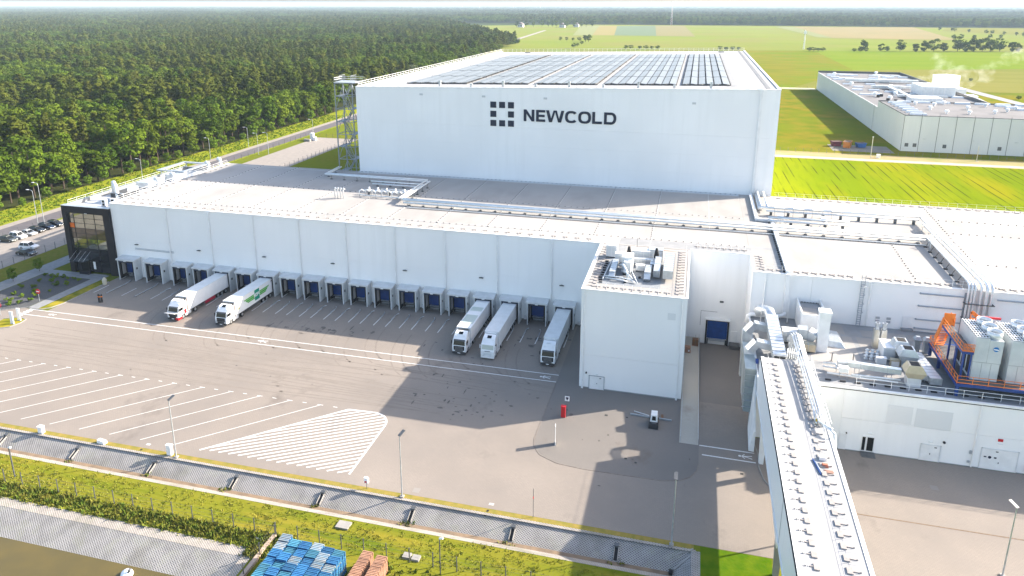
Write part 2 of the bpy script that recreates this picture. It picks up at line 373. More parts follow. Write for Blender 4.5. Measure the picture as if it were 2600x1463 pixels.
holes = [(-600,66.2,3.2,71.4), (-600,10,-46,57.7), (3.7,104,11.1,127.2)]
struct('ground', cells([-30000,-600,-46,3.2,3.7,11.1,30000], [-3000,10,57.7,66.2,71.4,104,127.2,30000], holes, -0.01), G_grass)

# near bank, dry strip along the yard, lawn by the bridge
struct('grass_bank', rects(MB(), .004, [(-600,57.7,-46,66.1),(-46,40,3.2,66.1),(3.2,40,20,71.4)]), G_bank)
struct('dry_grass_strip', rects(MB(), .006, [(-600,71.42,3.2,72.2)]), G_dry)
struct('lawn', rects(MB(), .010, [(3.9,40,11.6,72.1),(20,40,80,72.1)]), G_lawn)

# yard paving
struct('yard', rects(MB(), .010, [(-400,72.2,-124,106.5),(-124,72.2,3.7,126.4),(3.7,72.2,11.1,104),(11.1,72.2,140,96.1)]), G_yard)
apron = [(-19.05,104.2),(-19.1,87.7),(-18.7,86),(-17.57,84.4),(-15,83.15),(-11.1,82.75),(-1.1,82.9),(1.2,83.5),(2.6,84.6),(3.4,86.2),(3.66,87.9),(3.66,126.3),(-15.3,126.3),(-19.05,126.3)]
struct('tower_apron', ground_poly(MB(), apron, .018), G_apron)
k = MB()
for a, b in zip(apron[:11], apron[1:11]): k.beam((*a,.02),(*b,.02),.10,.05)
struct('apron_gutter', k, mat('gutter_dark', (.16,.13,.11), (.22,.19,.16), 2, rough=.9))
struct('yard_joint', MB().box(19.2,82.35,.011,140,82.55,.02), mat('joint_dirt', (.13,.09,.06), (.18,.13,.09), 2, rough=.9))
k = MB(); pts = [(11.15,95),(11.6,92),(11.5,89),(11.9,86.5),(12.8,84.6),(14.5,83.6)]
for a, b in zip(pts, pts[1:]): k.beam((*a,.05),(*b,.05),.14,.12)
struct('kerb', k, M['kerb'])
# sunken ramp to the single dock, with its retaining edge
struct('dock_ramp', MB().quad((3.7,104,.012),(11.1,104,.012),(11.1,127.2,-.95),(3.7,127.2,-.95)), G_apron)
struct('ramp_wall', MB().poly([(3.71,104,.03),(3.71,127.2,.03),(3.71,127.2,-1),(3.71,104,-.02)]).poly([(11.09,104,.03),(11.09,104,-.02),(11.09,127.2,-1),(11.09,127.2,.03)]), M['concrete'])

# drainage ditch
D = MB(); D.quad((-600,71.4,0),(3.2,71.4,0),(.8,68.65,-1.2),(-600,68.65,-1.2)); D.quad((3.2,71.4,0),(3.2,66.2,0),(.8,68.1,-1.2),(.8,68.65,-1.2))
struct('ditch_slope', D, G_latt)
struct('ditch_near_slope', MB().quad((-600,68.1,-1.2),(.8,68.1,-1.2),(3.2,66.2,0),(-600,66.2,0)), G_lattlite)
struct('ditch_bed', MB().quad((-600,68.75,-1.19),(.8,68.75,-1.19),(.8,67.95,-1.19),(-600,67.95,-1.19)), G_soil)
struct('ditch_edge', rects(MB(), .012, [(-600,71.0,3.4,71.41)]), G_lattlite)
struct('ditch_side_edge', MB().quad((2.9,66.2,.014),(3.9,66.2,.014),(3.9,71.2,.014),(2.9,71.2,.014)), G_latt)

# pond
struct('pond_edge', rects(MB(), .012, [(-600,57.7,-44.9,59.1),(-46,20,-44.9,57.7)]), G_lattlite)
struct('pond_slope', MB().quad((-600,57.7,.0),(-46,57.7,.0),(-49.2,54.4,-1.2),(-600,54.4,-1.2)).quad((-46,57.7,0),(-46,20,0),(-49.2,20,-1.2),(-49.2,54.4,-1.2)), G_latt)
struct('pond_water', rects(MB(), -1.17, [(-600,10,-49.1,54.5)]), G_water)

# road, path and car park on the left
struct('road', rects(MB(), .02, [(-182.2,-200,-175.6,1250)]), G_asph)
struct('bike_path', rects(MB(), .03, [(-185.2,-200,-182.2,1250)]), G_path)
struct('road_verge', rects(MB(), .015, [(-199,-200,-185.2,1250),(-175.6,-200,-174.2,1250)]), mat('yellow_green_verge', (.15,.20,.012), (.22,.22,.02), .35, rough=.95, spec=0, detail=6, bump=.5, bscale=2))
struct('car_park', rects(MB(), .02, [(-174.2,60,-154.7,205),(-168.5,205,-148,232),(-168.5,232,-148,296)]), G_path)
struct('car_park_verge', rects(MB(), .03, [(-154.6,60,-147.4,168)]), G_verge)
struct('footpath', rects(MB(), .03, [(-147.2,60,-142.6,168),(-142.6,122.9,-126.7,125.7),(-129.2,106.9,-126.7,122.9)]), mat('grey_path_slabs', (.24,.245,.25), (.20,.205,.21), 1.2, rough=.9))
struct('gravel_bed', ground_poly(MB(), [(-142.4,100),(-133,104.5),(-129.3,106.9),(-129.3,122.8),(-142.4,122.8)], .03), G_grav)
struct('grass_island', ground_poly(MB(), [(-126.5,122.8),(-124.1,122.4),(-123.9,110.4),(-124.6,108),(-125.6,106.9),(-126.5,106.7)], .035), mat('island_grass', (.11,.13,.015), (.30,.24,.03), .35, rough=.95, spec=0, detail=5, bump=.4))
k = MB(); pts = [(-124.05,122.5),(-123.85,110.4),(-124.5,107.9),(-125.6,106.75),(-126.6,106.6),(-129.3,106.8),(-133,104.3),(-142,99.6)]
for a, b in zip(pts, pts[1:]): k.beam((*a,.06),(*b,.06),.16,.14)
struct('island_kerb', k, M['kerb'])
struct('entrance_island', ground_poly(MB(), [(-128.6,97.7),(-126.2,97.5),(-124.6,98.6),(-124.2,100.4),(-124.6,102),(-126.4,102.4),(-129,101.2)], .04), mat('entrance_grass', (.16,.17,.015), (.30,.24,.03), .5, rough=.95, spec=0))
k = MB(); pts = [(-128.6,97.6),(-126.2,97.4),(-124.5,98.5),(-124.05,100.4),(-124.5,102.1),(-126.4,102.55),(-129,101.3)]
for a, b in zip(pts, pts[1:]): k.beam((*a,.06),(*b,.06),.16,.14)
struct('entrance_kerb', k, M['kerb'])
struct('entrance_lane', rects(MB(), .014, [(-160,92,-126.8,106.5)]), G_yard)

# fields behind the store
struct('crop_field', rects(MB(), .02, [(19,171,500,303)]), F_crop)
struct('farm_track', rects(MB(), .04, [(18,304,500,308)]), mat('gravel_track', (.42,.37,.31), (.34,.30,.24), .3, rough=.95))
struct('track_margin', rects(MB(), .03, [(18,303,500,304),(18,308,500,318)]), mat('bare_margin', (.30,.22,.10), (.20,.20,.05), .12, rough=.95, detail=6))
struct('paddock', rects(MB(), .03, [(18.6,318,500,558)]), mat('paddock_grass', (.105,.135,.008), (.20,.155,.018), .09, rough=.95, big=(.12,.155,.008), bigscale=.03, spec=0, detail=6))
struct('far_track', rects(MB(), .04, [(18,560,85,572)]), mat('far_track_gravel', (.35,.33,.22), (.30,.30,.16), .1, rough=.95))
struct('skip_yard', rects(MB(), .05, [(58,323,82,338)]), mat('trodden_ground', (.15,.14,.12), (.20,.18,.15), .3, rough=.95))
struct('meadow', ground_poly(MB(), [(-300,572),(70,572),(143,742),(150,1040),(-300,957)], .05), F_meadow)
struct('green_meadow', ground_poly(MB(), [(143,742),(900,1000),(900,1150),(150,1040)], .05), F_green)
struct('olive_meadow', ground_poly(MB(), [(70,572),(900,590),(900,1000),(143,742)], .06), F_olive)
struct('neighbour_lane', ground_poly(MB(), [(184,598),(193,600),(200,515),(330,470),(320,462),(193,508)], .09), mat('lane_asphalt', (.22,.22,.23), rough=.9))
struct('neighbour_yard', ground_poly(MB(), [(140,400),(170,400),(182,540),(140,545)], .08), mat('bright_yard', (.45,.43,.40), rough=.9))
struct('pale_field', ground_poly(MB(), [(-700,900),(-300,957),(150,1042),(900,1150),(2500,2170),(814,2180),(-330,2200),(-700,1950)], .05), F_pale)
zf = .09
for n, pts, mm in (('tan_field',[(-278,2099),(-225,2073),(-163,1455),(-205,1443)],F_tan),('blue_green_field',[(-225,2073),(-124,2144),(-81,1449),(-163,1455)],F_blue),
    ('pinkish_field',[(-124,2144),(-44,2168),(-7,1441),(-81,1449)],F_pink),('light_field',[(-329,2084),(-278,2099),(-205,1443),(-242,1432)],F_strip),
    ('stubble_field',[(248,2153),(557,2189),(433,1423),(237,1448)],F_beige),('strip_field',[(200,2145),(247,2154),(237,1450),(215,1470)],F_strip),
    ('distant_field',[(633,2175),(900,2180),(700,1480),(550,1917)],F_olive)):
    zf += .03; struct(n, ground_poly(MB(), pts, zf), mm)
struct('country_lane', ground_poly(MB(), [(-312,1230),(-355,1690),(-347,1692),(-303,1232)], .12), G_path)
struct('forest_floor', ground_poly(MB(), [(-199,-200),(-199,360),(-262,1040),(-420,1500),(-700,1950),(-4000,3400),(-4000,-200)], .03), G_forest)
struct('far_forest_floor', ground_poly(MB(), [(-700,1950),(-330,2205),(215,2250),(640,2180),(2500,2170),(26000,9000),(26000,29000),(-28000,29000),(-28000,6000),(-4000,3400)], .04), G_farforest)

# painted markings on the yard
def stripe(mb, a, b, w, z=.024):
    a = Vector((*a,z)); b = Vector((*b,z)); n = (b-a).normalized().cross(Vector((0,0,1)))*w/2
    return mb.quad(tuple(a-n), tuple(b-n), tuple(b+n), tuple(a+n))
def marking(name, mb): return struct(name, mb, M['paint'])
marking('lane_line', stripe(MB(), (-127.2,106.3),(-19.1,106.6), .17)); marking('lane_line', stripe(MB(), (-127.6,104.0),(-19.1,104.3), .17))
marking('crossing_line', stripe(MB(), (3.75,92.15),(11.1,92.1), .22, .03)); marking('crossing_line', stripe(MB(), (4.1,90.0),(11.15,89.9), .22, .03))
for i in range(5): marking('crosswalk_bar', stripe(MB(), (-128.2,103.4+i*.72),(-126.9,103.5+i*.72), .42))
for kx in range(-3, 12):
    sx = -111.09+5.27*kx
    m_ = stripe(MB(), (sx,88.35),(sx-15.0,73.7), .11); stripe(m_, (sx-.5,88.4),(sx+.45,88.4), .12, .028); stripe(m_, (sx+2.2,88.4),(sx+2.9,88.4), .12)
    marking('bay_line', m_)
# hatched island: outline and stripes
out = [(-63.6,73.7),(-48.3,88.3)] + [(-44.0+2.9*math.sin(t), 85.6+2.9*math.cos(t)) for t in [i*math.pi/10 for i in range(0,6)]] + [(-41.0,74.0)]
o_ = MB()
for a, b in zip(out, out[1:]): stripe(o_, a, b, .28, .028)
marking('hatch_outline', o_)
def inside(x, y): return y > 73.9 and y < 88.4 and (x - (-63.6)) > (y-73.7)*1.045 and x < -41.1 and not (x > -44 and y > 85.6 and (x+44)**2+(y-85.6)**2 > 2.9**2)
dirv = Vector((15.4,9.4)).normalized(); nrm = Vector((-dirv.y, dirv.x))
for i in range(-2, 27):
    base = Vector((-41.1,74.0)) + nrm*(i*.78); ts = [t*.1 for t in range(-300,300) if inside(*(base+dirv*(t*.1)))]
    if len(ts) < 6: continue
    a = base+dirv*ts[0]; b = base+dirv*ts[-1]
    marking('hatch_stripe', stripe(MB(), tuple(a), tuple(b), .24, .024))
def walker(x, y, ang, s, z=.026):
    mb = MB(); ca, sa = math.cos(ang), math.sin(ang)
    def T(p): return (x+s*(p[0]*ca-p[1]*sa), y+s*(p[0]*sa+p[1]*ca), z)
    mb.poly([T((.42+.13*math.cos(t*.785), .13*math.sin(t*.785))) for t in range(8)])
    mb.poly([T(p) for p in ((.26,.10),(.26,-.10),(-.12,-.09),(-.12,.09))])
    mb.poly([T(p) for p in ((-.12,.09),(-.12,.0),(-.6,.20),(-.6,.29))]); mb.poly([T(p) for p in ((-.12,0),(-.12,-.09),(-.6,-.22),(-.6,-.13))])
    mb.poly([T(p) for p in ((.24,.10),(.16,.10),(-.02,.30),(.04,.33))]); mb.poly([T(p) for p in ((.24,-.10),(.16,-.10),(-.02,-.30),(.04,-.33))])
    marking('pedestrian_mark', mb)
walker(-121.5,105.2,math.pi,1.5); walker(-74.2,105.35,math.pi,1.7); walker(-21.2,105.45,math.pi,1.6); walker(9.8,91.0,math.pi,1.6,.032)

# oil and tyre stains on the paving
sr = random.Random(31)
def stains(name, n, cx, cy, sx, sy, s0, s1):
    mb = MB()
    for i in range(n):
        x, y, r, e = sr.gauss(cx,sx), sr.gauss(cy,sy), sr.uniform(s0,s1), sr.uniform(.35,1.6)
        mb.poly([(x+r*e*math.cos(t*.785)*sr.uniform(.55,1.2), y+r/e*math.sin(t*.785)*sr.uniform(.5,1.2), .0205+i*.00004) for t in range(8)])
    struct(name, mb, M_stain)
M_stain = mat('oil_stain', (.060,.052,.046), (.10,.088,.078), 2.0, rough=.6)
stains('oil_stain', 46, -30,96,5.5,3.2,.10,.38); stains('oil_stain', 34, -66,112.2,7,1.0,.12,.5); stains('oil_stain', 16, -26,117,2.2,2.2,.15,.55); stains('oil_stain', 10, -40,110,4,2,.1,.35); stains('oil_stain', 14, -75,96,22,6,.06,.2); stains('oil_stain', 8, -5,87,5,3,.08,.22)

# faint tyre tracks sweeping from the lane into the dock bays and the angled bays
M_tyre = mat('tyre_track', (.20,.173,.149), (.222,.193,.167), .8, rough=.9, spec=.1)
def track(pts, w, z):
    mb = MB()
    for off in (-.95,.95):
        for a, b in zip(pts, pts[1:]):
            a_, b_ = Vector((*a,z)), Vector((*b,z)); n = (b_-a_).normalized().cross(Vector((0,0,1)))
            a2, b2 = a_+n*off, b_+n*off; mb.quad(tuple(a2-n*w/2),tuple(b2-n*w/2),tuple(b2+n*w/2),tuple(a2+n*w/2))
    struct('tyre_track', mb, M_tyre)
for i in range(16):
    x1 = -103+5.32*i+sr.uniform(-.3,.3); y1 = sr.uniform(113,117); r = sr.uniform(9,15); x0 = x1+r*.95; yb = y1-r*.9
    track([(x1,y1)]+[(x1+r*.55*(1-math.cos(t)), y1-r*math.sin(t)) for t in [k_*.157 for k_ in range(1,9)]]+[(x1+r*1.1+4,y1-r*1.02)], .26, .0125+.0003*i)
for i in range(7):
    y = sr.uniform(90,102); track([(-122+sr.uniform(0,15)+k_*9, y+1.2*math.sin(k_*.5+i)) for k_ in range(10)], .24, .018+.0003*i)

# ================================================================== roof guardrails (counterweighted)
_cw = MB().cbox(0,0,.02,.10,1.1,.06).cbox(0,.42,.0,.80,.48,.12).cyl((0,-.5,.02),(0,-.5,.12),.07,6)
ME_cw = _cw.mesh('counterweight', mat('weight_concrete', (.34,.31,.29), (.27,.25,.24), 3, rough=.8))
ME_post = MB().cyl((0,0,0),(0,0,1.1),.022,5).mesh('post', M['trim'])
def guardrail(name, label, a, b, z, n, ang, rail=True, group=None):
    """posts and counterweights in a row from a to b; ang turns the weights' inner end."""
    a = Vector((*a,z)); b = Vector((*b,z)); g = thing(name, label, 'guardrail', tuple(a), group)
    for i in range(n):
        p = a+(b-a)*((i+.5)/n)
        inst('counterweight', ME_cw, g, p, (0,0,ang))
        d = Vector((math.sin(ang), -math.cos(ang), 0))
        if rail: inst('post', ME_post, g, p+d*.55)
    if rail:
        d = Vector((math.sin(ang), -math.cos(ang), 0))*.55
        for h in (.55,1.1): part('rail', MB().cyl(tuple(a+d+Vector((0,0,h))), tuple(b+d+Vector((0,0,h))), .016, 5), M['trim'], g)
    return g

# ================================================================== warehouse with the dock front
YW = 126.5
wh = thing('warehouse', 'long white panel-clad warehouse with nineteen loading docks facing the paved yard', 'building', (-70,148,0))
part('wall', MB().box(-124.35,YW+.12,0,.9,169.5,16.9), M['white'], wh); part('wall', MB().box(.91,YW+.5,-1.2,11.28,169.5,16.9), M['white'], wh)
pipes = [-110.06+10.7*i for i in range(9)]
edges = [-124.5] + pipes + [-15.25]
for a, b in zip(edges, edges[1:]):
    part('wall_panel', MB().box(a+.002,YW,.25,b-.002,YW+.12,8.82), M['white'], wh)
    part('wall_panel', MB().box(a+.002,YW,8.83,b-.002,YW+.12,17.02), M['white'], wh)
part('plinth', MB().box(-124.5,YW-.03,0,-15.25,YW+.1,.24), M['concrete'], wh)
for x in pipes:
    p_ = MB().cyl((x,YW-.15,4.9),(x,YW-.15,16.7),.14,8); p_.hexa([(x-.12,YW-.2,16.5),(x+.12,YW-.2,16.5),(x+.12,YW,16.5),(x-.12,YW,16.5),(x-.3,YW-.22,17.0),(x+.3,YW-.22,17.0),(x+.3,YW,17.0),(x-.3,YW,17.0)])
    part('downpipe', p_, M['trim'], wh)
for x in (-124.42,-15.35): part('corner_trim', MB().box(x-.09,YW-.05,0,x+.09,YW+.2,17.0), M['trim'], wh)
part('roof', MB().box(-124.6,YW-.06,17.03,.9,169.5,17.12).box(.9,YW+.4,17.03,11.28,169.5,17.12), M['roof'], wh)
part('coping', MB().box(-124.7,YW-.14,17.0,-15.2,YW+.32,17.20), M['trim'], wh)
part('coping', MB().box(-124.72,YW+.34,17.0,-124.35,169.5,17.20), M['trim'], wh)
# membrane seams standing a little proud, and the rows of conductor blocks
sm = MB()
for i in range(13): sm.box(-124+10.7*i-.03,YW+.4,17.12,-124+10.7*i+.03,169.4,17.135)
for y in (131.2,149.4,167.6): sm.box(-124.3,y,17.12,11.2,y+.05,17.137)
part('membrane_seam', sm, mat('seam_membrane', (.66,.645,.62), rough=.8), wh)
cb = MB()
def blocks(mb, a, b, step, z, s=.16):
    a = Vector((*a,0)); b = Vector((*b,0)); n = int((b-a).length/step)
    for i in range(n+1):
        p = a+(b-a)*(i/max(1,n)); mb.cbox(p.x+random.uniform(-.05,.05),p.y+random.uniform(-.05,.05),z,s,s,s*.8)
for x in [-113.4+10.7*i for i in range(11)]: blocks(cb, (x,131),(x,169), 1.35, 17.135)
for y in (130.9,149.2): blocks(cb, (-123.5,y),(10.5,y), 1.35, 17.137)
blocks(cb, (-84,169.0),(10.5,169.0), 1.1, 17.12, .2)
blocks(cb, (-124.0,127.1),(-16,127.1), 1.6, 17.12, .13)
part('conductor_block', cb, M['steel'], wh, kind='stuff')
part('abutment_mat', MB().box(-84.8,168.1,17.12,11.2,169.5,17.15), mat('abutment_flashing', (.50,.52,.54), rough=.7), wh)
for x in [-22.4-16.05*i for i in range(7)]: part('wall_lamp', MB().cbox(x,YW-.22,7.95,.85,.42,.09).cbox(x,YW-.04,7.9,.3,.08,.2), M['steel'], wh)
part('wall_pipe', MB().cyl((-119.3,YW-.08,7.1),(-109.2,YW-.08,7.05),.05,6).cyl((-119.3,YW-.08,6.85),(-109.2,YW-.08,6.8),.05,6), M['pipegrey'], wh)
door_x = -17.1
part('door', MB().box(door_x-.6,YW-.05,.9,door_x+.6,YW-.002,3.1), M['trim'], wh); part('door_steps', MB().box(door_x-.9,YW-1.5,0,door_x+.9,YW-.05,.88), M['concrete'], wh)
for i, x in enumerate((-113.7,-106.9)): part('side_door', MB().box(x-.55,YW-.07,.2,x+.55,YW-.003,2.4), M['trim'], wh)

# docks
def dock_meshes():
    d = {}
    s = MB(); s.hexa([(-2.12,-2.2,4.42),(2.12,-2.2,4.42),(2.12,-.01,4.6),(-2.12,-.01,4.6),(-2.12,-2.2,4.72),(2.12,-2.2,4.72),(2.12,-.01,4.98),(-2.12,-.01,4.98)])
    s.box(-1.9,-2.1,0,-1.70,-.01,4.41); s.box(1.70,-2.1,0,1.9,-.01,4.41)
    d['dock_shelter'] = s.mesh('dock_shelter', mat('shelter_sheet', (.60,.61,.61), (.52,.53,.53), .8, rough=.5))
    d['header_curtain'] = MB().box(-1.69,-2.02,3.98,1.69,-1.96,4.41).mesh('header_curtain', mat('curtain_fabric', (.014,.022,.045), (.02,.028,.05), 2, rough=.7))
    d['side_curtain'] = MB().box(-1.69,-2.0,.9,-1.36,-1.94,3.97).box(-1.69,-1.94,.2,-1.62,-.1,4.3).mesh('side_curtain', M['black']); d['side_curtain2'] = MB().box(1.36,-2.0,.9,1.69,-1.94,3.97).box(1.62,-1.94,.2,1.69,-.1,4.3).mesh('side_curtain', M['black'])
    d['door_seal'] = MB().box(-1.61,-.09,.3,1.61,-.012,4.35).mesh('door_seal', M['black'])
    d['door'] = MB().box(-1.36,-.15,1.15,1.36,-.095,4.25).mesh('door', M['bluedoor'])
    d['inner_panel'] = MB().box(-1.615,-1.2,1.0,-1.56,-.3,4.0).mesh('inner_panel', mat('pale_inner_panel', (.50,.47,.44), rough=.7))
    d['leveller'] = MB().box(-1.1,-.62,.95,1.1,-.16,1.12).box(-1.05,-.42,.5,1.05,-.16,.6).mesh('leveller', M['galv'])
    d['bumper'] = MB().box(-1.35,-.5,.35,-1.1,-.16,1.1).mesh('bumper', M['black']); d['bumper2'] = MB().box(1.1,-.5,.35,1.35,-.16,1.1).mesh('bumper', M['black'])
    b = MB().box(-1.1,-.64,.96,1.1,-.625,.99)
    for i in range(9): b.box(-1.0+.235*i,-.64,.99,-.9+.235*i,-.625,1.1)
    d['lip_grating'] = b.mesh('lip_grating', M['black'])
    d['pit'] = MB().box(-1.44,-.155,.02,1.44,-.1,.95).mesh('pit', mat('pit_concrete', (.16,.16,.16), (.12,.12,.12), 2, rough=.9))
    d['light'] = MB().box(-.28,-2.32,4.33,.28,-2.21,4.43).mesh('light', M['lamp'])
    d['control_box'] = MB().box(1.905,-1.55,2.5,1.95,-1.2,2.95).mesh('control_box', M['black'])
    return d
DM = dock_meshes()
P0, PITCH = -106.72, 5.3245
dock_x = [-120.6, -113.45] + [P0+PITCH*i for i in range(17)]
for i, x in enumerate(dock_x):
    o = inst('dock_shelter', DM['dock_shelter'], wh, (x,YW,0))
    if i < 2: o.scale = (1.16,1,1.04)
    for n in ('header_curtain','side_curtain','side_curtain2','door_seal','door','inner_panel','leveller','bumper','bumper2','lip_grating','pit','light','control_box'):
        c = bpy.data.objects.new(n.rstrip('2'), DM[n]); COL.objects.link(c); c.parent = o
for x in dock_x[2:]: part('cable_box', MB().box(x+2.42,YW-.34,.24,x+2.9,YW-.05,.9), M['trim'], wh)
# bay stripes and wheel guides in front of the docks
guide = MB().tube([(0,-4.2,.14),(0,-1.2,.14),(.10,-.55,.16),(.32,-.15,.16)], .085, 6).mesh('rail_tube', M['galv'])
for i, x in enumerate(dock_x[2:]):
    for sgn in (-1,1):
        marking('dock_line', stripe(MB(), (x+sgn*1.42,116.7),(x+sgn*1.42,121.4), .15))
        g = link('wheel_guide', guide); g.location = (x+sgn*1.42,122.7,.02); g.scale = (sgn*-1,.72,1)
        tag(g, ('left' if sgn < 0 else 'right')+' steel wheel guide of loading dock number %d from the black office' % (i+3), 'guide rail', 'wheel guides at the docks')
for x in dock_x[:2]:
    marking('dock_line', stripe(MB(), (x-1.9,116.7),(x-1.9,121.0), .15))
    for sgn in (1,):
        g = link('wheel_guide', guide); g.location = (x+sgn*1.42,124.3,.02); g.scale = (-sgn,1.8,1.3)
        tag(g, 'long galvanised wheel guide rail before the dock '+('next to the black office' if x < -118 else 'second from the black office'), 'guide rail')
guardrail('roof_guardrail', 'row of counterweighted guardrail feet along the roof edge above the loading docks', (-123,127.9), (-16.5,127.9), 17.12, 47, 0, True)
guardrail('roof_guardrail', 'guardrail along the left roof edge of the warehouse beside the office roof', (-123.4,130.5), (-123.4,168), 17.12, 16, -math.pi/2, False)
r_ = thing('roof_handrail', 'white tube handrail on the left warehouse roof edge above the office', 'railing', (-124.2,128,17.2))
for h in (.5,1.0): part('rail', MB().cyl((-124.3,128.5,17.2+h),(-124.3,168.5,17.2+h),.03,5), M['trim'], r_)
for i in range(21): part('post', MB().cyl((-124.3,128.5+2*i,17.18),(-124.3,128.5+2*i,18.2),.028,5), M['trim'], r_)
for y in (142.5,148.0,161.5,166.5):
    e = single('roof_vent', MB().tube([(-125.6+.6,y,17.12),(-125.0,y,18.4),(-125.15,y,18.9),(-125.6,y,19.05),(-125.95,y,18.75)], .38, 10), M['pipe'],
        'white gooseneck vent pipe on the left roof edge, '+{142.5:'nearest the camera',148.0:'second from the camera',161.5:'third from the camera',166.5:'farthest from the camera'}[y], 'vent', 'gooseneck vents', (-124.9,y,17.12), True)

# ================================================================== office block
of = thing('office_building', 'black-framed office block with tall glass front at the left end of the warehouse', 'building', (-131,140,0))
f_ = MB(); x0,x1,yf,zt = -137.5,-124.55,125.9,15.9
f_.box(x0,yf,0,-136.25,yf+1.2,zt); f_.box(-126.4,yf,0,x1,yf+1.2,zt); f_.box(-136.25,yf,14.3,-126.4,yf+1.2,zt)
part('frame', f_, M['blackpanel'], of)
part('wall', MB().box(x0+.02,yf+1.2,0,x1-.02,168,14.9), M['blackpanel'], of)
part('roof', MB().box(x0+.4,yf+1.3,14.92,x1-.05,167.6,15.0), mat('office_roof', (.52,.53,.54), (.45,.46,.47), .5, rough=.8), of)
pp = MB().box(x0,yf+1.2,14.9,x0+.35,168,zt-.1).box(x0+.35,167.65,14.9,x1,168,zt-.1)
part('parapet', pp, M['roofgrey'], of); part('parapet_cap', MB().box(x0-.05,yf-.05,zt,x1+.02,yf+1.25,zt+.06).box(x0-.05,yf+1.25,zt-.1,x0+.4,168.05,zt-.04), M['galv'], of)
glaz = mat('mirror_glazing', (.38,.38,.33), (.30,.31,.26), .5, rough=.04, metal=.9); span = mat('spandrel_glazing', (.15,.125,.10), (.10,.09,.075), .8, rough=.08, metal=.6, spec=.6)
darkglaz = mat('dark_entrance_glazing', (.015,.016,.02), rough=.08, spec=.6); orangepane = mat('orange_blind', (.75,.16,.02), rough=.5)
fr = [0,.14,.42,.715,1.0]; X0,X1 = -136.2,-126.45; yg = yf+.45
for c in range(4):
    for r in range(7):
        a = X0+(X1-X0)*fr[c]+.05; b = X0+(X1-X0)*fr[c+1]-.05; z1 = 14.25-r*1.2-.05; z0 = 14.25-(r+1)*1.2+.05
        w = random.uniform(-.02,.02)
        mm = orangepane if (c,r) == (0,2) else span if r in (3,4) else glaz
        part('pane', MB().hexa([(a,yg+w,z0),(b,yg-w,z0),(b,yg+.03-w,z0),(a,yg+.03+w,z0),(a,yg,z1),(b,yg,z1),(b,yg+.03,z1),(a,yg+.03,z1)]), mm, of)
for c in range(5):
    x = X0+(X1-X0)*fr[c]; part('mullion', MB().box(x-.05,yg-.06,0.3,x+.05,yg+.1,14.28), M['blackpanel'], of)
for r in range(8): part('transom', MB().box(X0,yg-.045,14.25-r*1.2-.04,X1,yg+.09,14.25-r*1.2+.04), M['blackpanel'], of)
for c in range(4):
    a = X0+(X1-X0)*fr[c]+.06; b = X0+(X1-X0)*fr[c+1]-.06
    part('pane', MB().box(a,yg,.3,b,yg+.03,2.9), darkglaz, of); part('pane', MB().box(a,yg,2.98,b,yg+.03,5.75), darkglaz, of)
cn = part('entrance_canopy', MB().hexa([(-135.6,yf-2.3,3.55),(-131.4,yf-2.3,3.55),(-131.4,yf+.4,3.35),(-135.6,yf+.4,3.35),(-135.6,yf-2.3,3.62),(-131.4,yf-2.3,3.62),(-131.4,yf+.4,3.42),(-135.6,yf+.4,3.42)]), mat('canopy_glass', (.05,.06,.07), rough=.1, spec=.7), of)
for x in (-135.4,-134.1,-132.8,-131.6): part('tie_rod', MB().cyl((x,yf-2.1,3.62),(x,yf+.3,5.2),.025,5), M['galv'], cn)
part('entrance_door', MB().box(-134.6,yg-.12,.1,-132.6,yg-.06,2.6), M['glass'], of); part('door_sign', MB().box(-131.3,yg-.1,1.0,-130.7,yg-.07,2.8), M['tape'], of)
part('planter', MB().box(-134.3,yf-.9,0,-131.7,yf-.2,.7), M['blackpanel'], of); part('doormat', MB().box(-131.2,yf-.5,.03,-127.6,yf-.05,.07), M['kerb'], of)
part('soffit_lamp', MB().box(-131.3,yf-.02,14.35,-130.6,yf+.4,14.44), M['lamp'], of)
hr = thing('office_roof_railing', 'thin tube railing round the office roof edge facing the forest', 'railing', (x0+.6,128,15.8))
for h in (.5,1.0): part('rail', MB().tube([(x0+.6,127.4,15.0+h+.8),(x0+.6,167.4,15.0+h+.8)], .028, 5), M['trim'], hr)
for i in range(17): part('post', MB().cyl((x0+.6,127.4+2.5*i,15.0),(x0+.6,127.4+2.5*i,16.82),.028,5), M['trim'], hr)
for i, (x, y) in enumerate(((-129.6,130.2),(-128.2,131.4))):
    t = thing('air_conditioner', 'white outdoor air conditioning unit on the office roof, '+('nearer the roof corner' if i == 0 else 'behind the corner one'), 'air conditioner', (x,y,15.0))
    part('casing', MB().cbox(x,y,15.15,1.25,.6,1.55), M['trim'], t)
    for z in (15.55,16.25): part('fan', MB().cyl((x,y-.36,z),(x,y-.305,z),.3,12), M['black'], t)
    for s_ in (-.5,.5): part('foot', MB().cbox(x+s_,y,15.0,.08,.7,.15), M['steel'], t)
t = thing('roof_plant_screen', 'dark louvred plant enclosure with grey walls on the office roof', 'plant enclosure', (-129,135.5,15.0))
part('screen_wall', MB().box(-130.6,133.4,15.0,-127.2,133.5,17.3).box(-130.6,133.5,15.0,-130.5,138.5,17.3).box(-127.3,133.5,15.0,-127.2,138.5,17.3), mat('louvre_dark', (.035,.04,.05), (.05,.055,.065), 4, rough=.6), t)
for x in (-130.65,-129.0,-127.15): part('post', MB().cbox(x,133.35,15.0,.12,.12,2.4), M['galv'], t)
part('top_frame', MB().box(-130.7,133.3,17.32,-127.1,133.55,17.42).box(-130.7,133.55,17.32,-130.45,138.6,17.42), M['galv'], t)
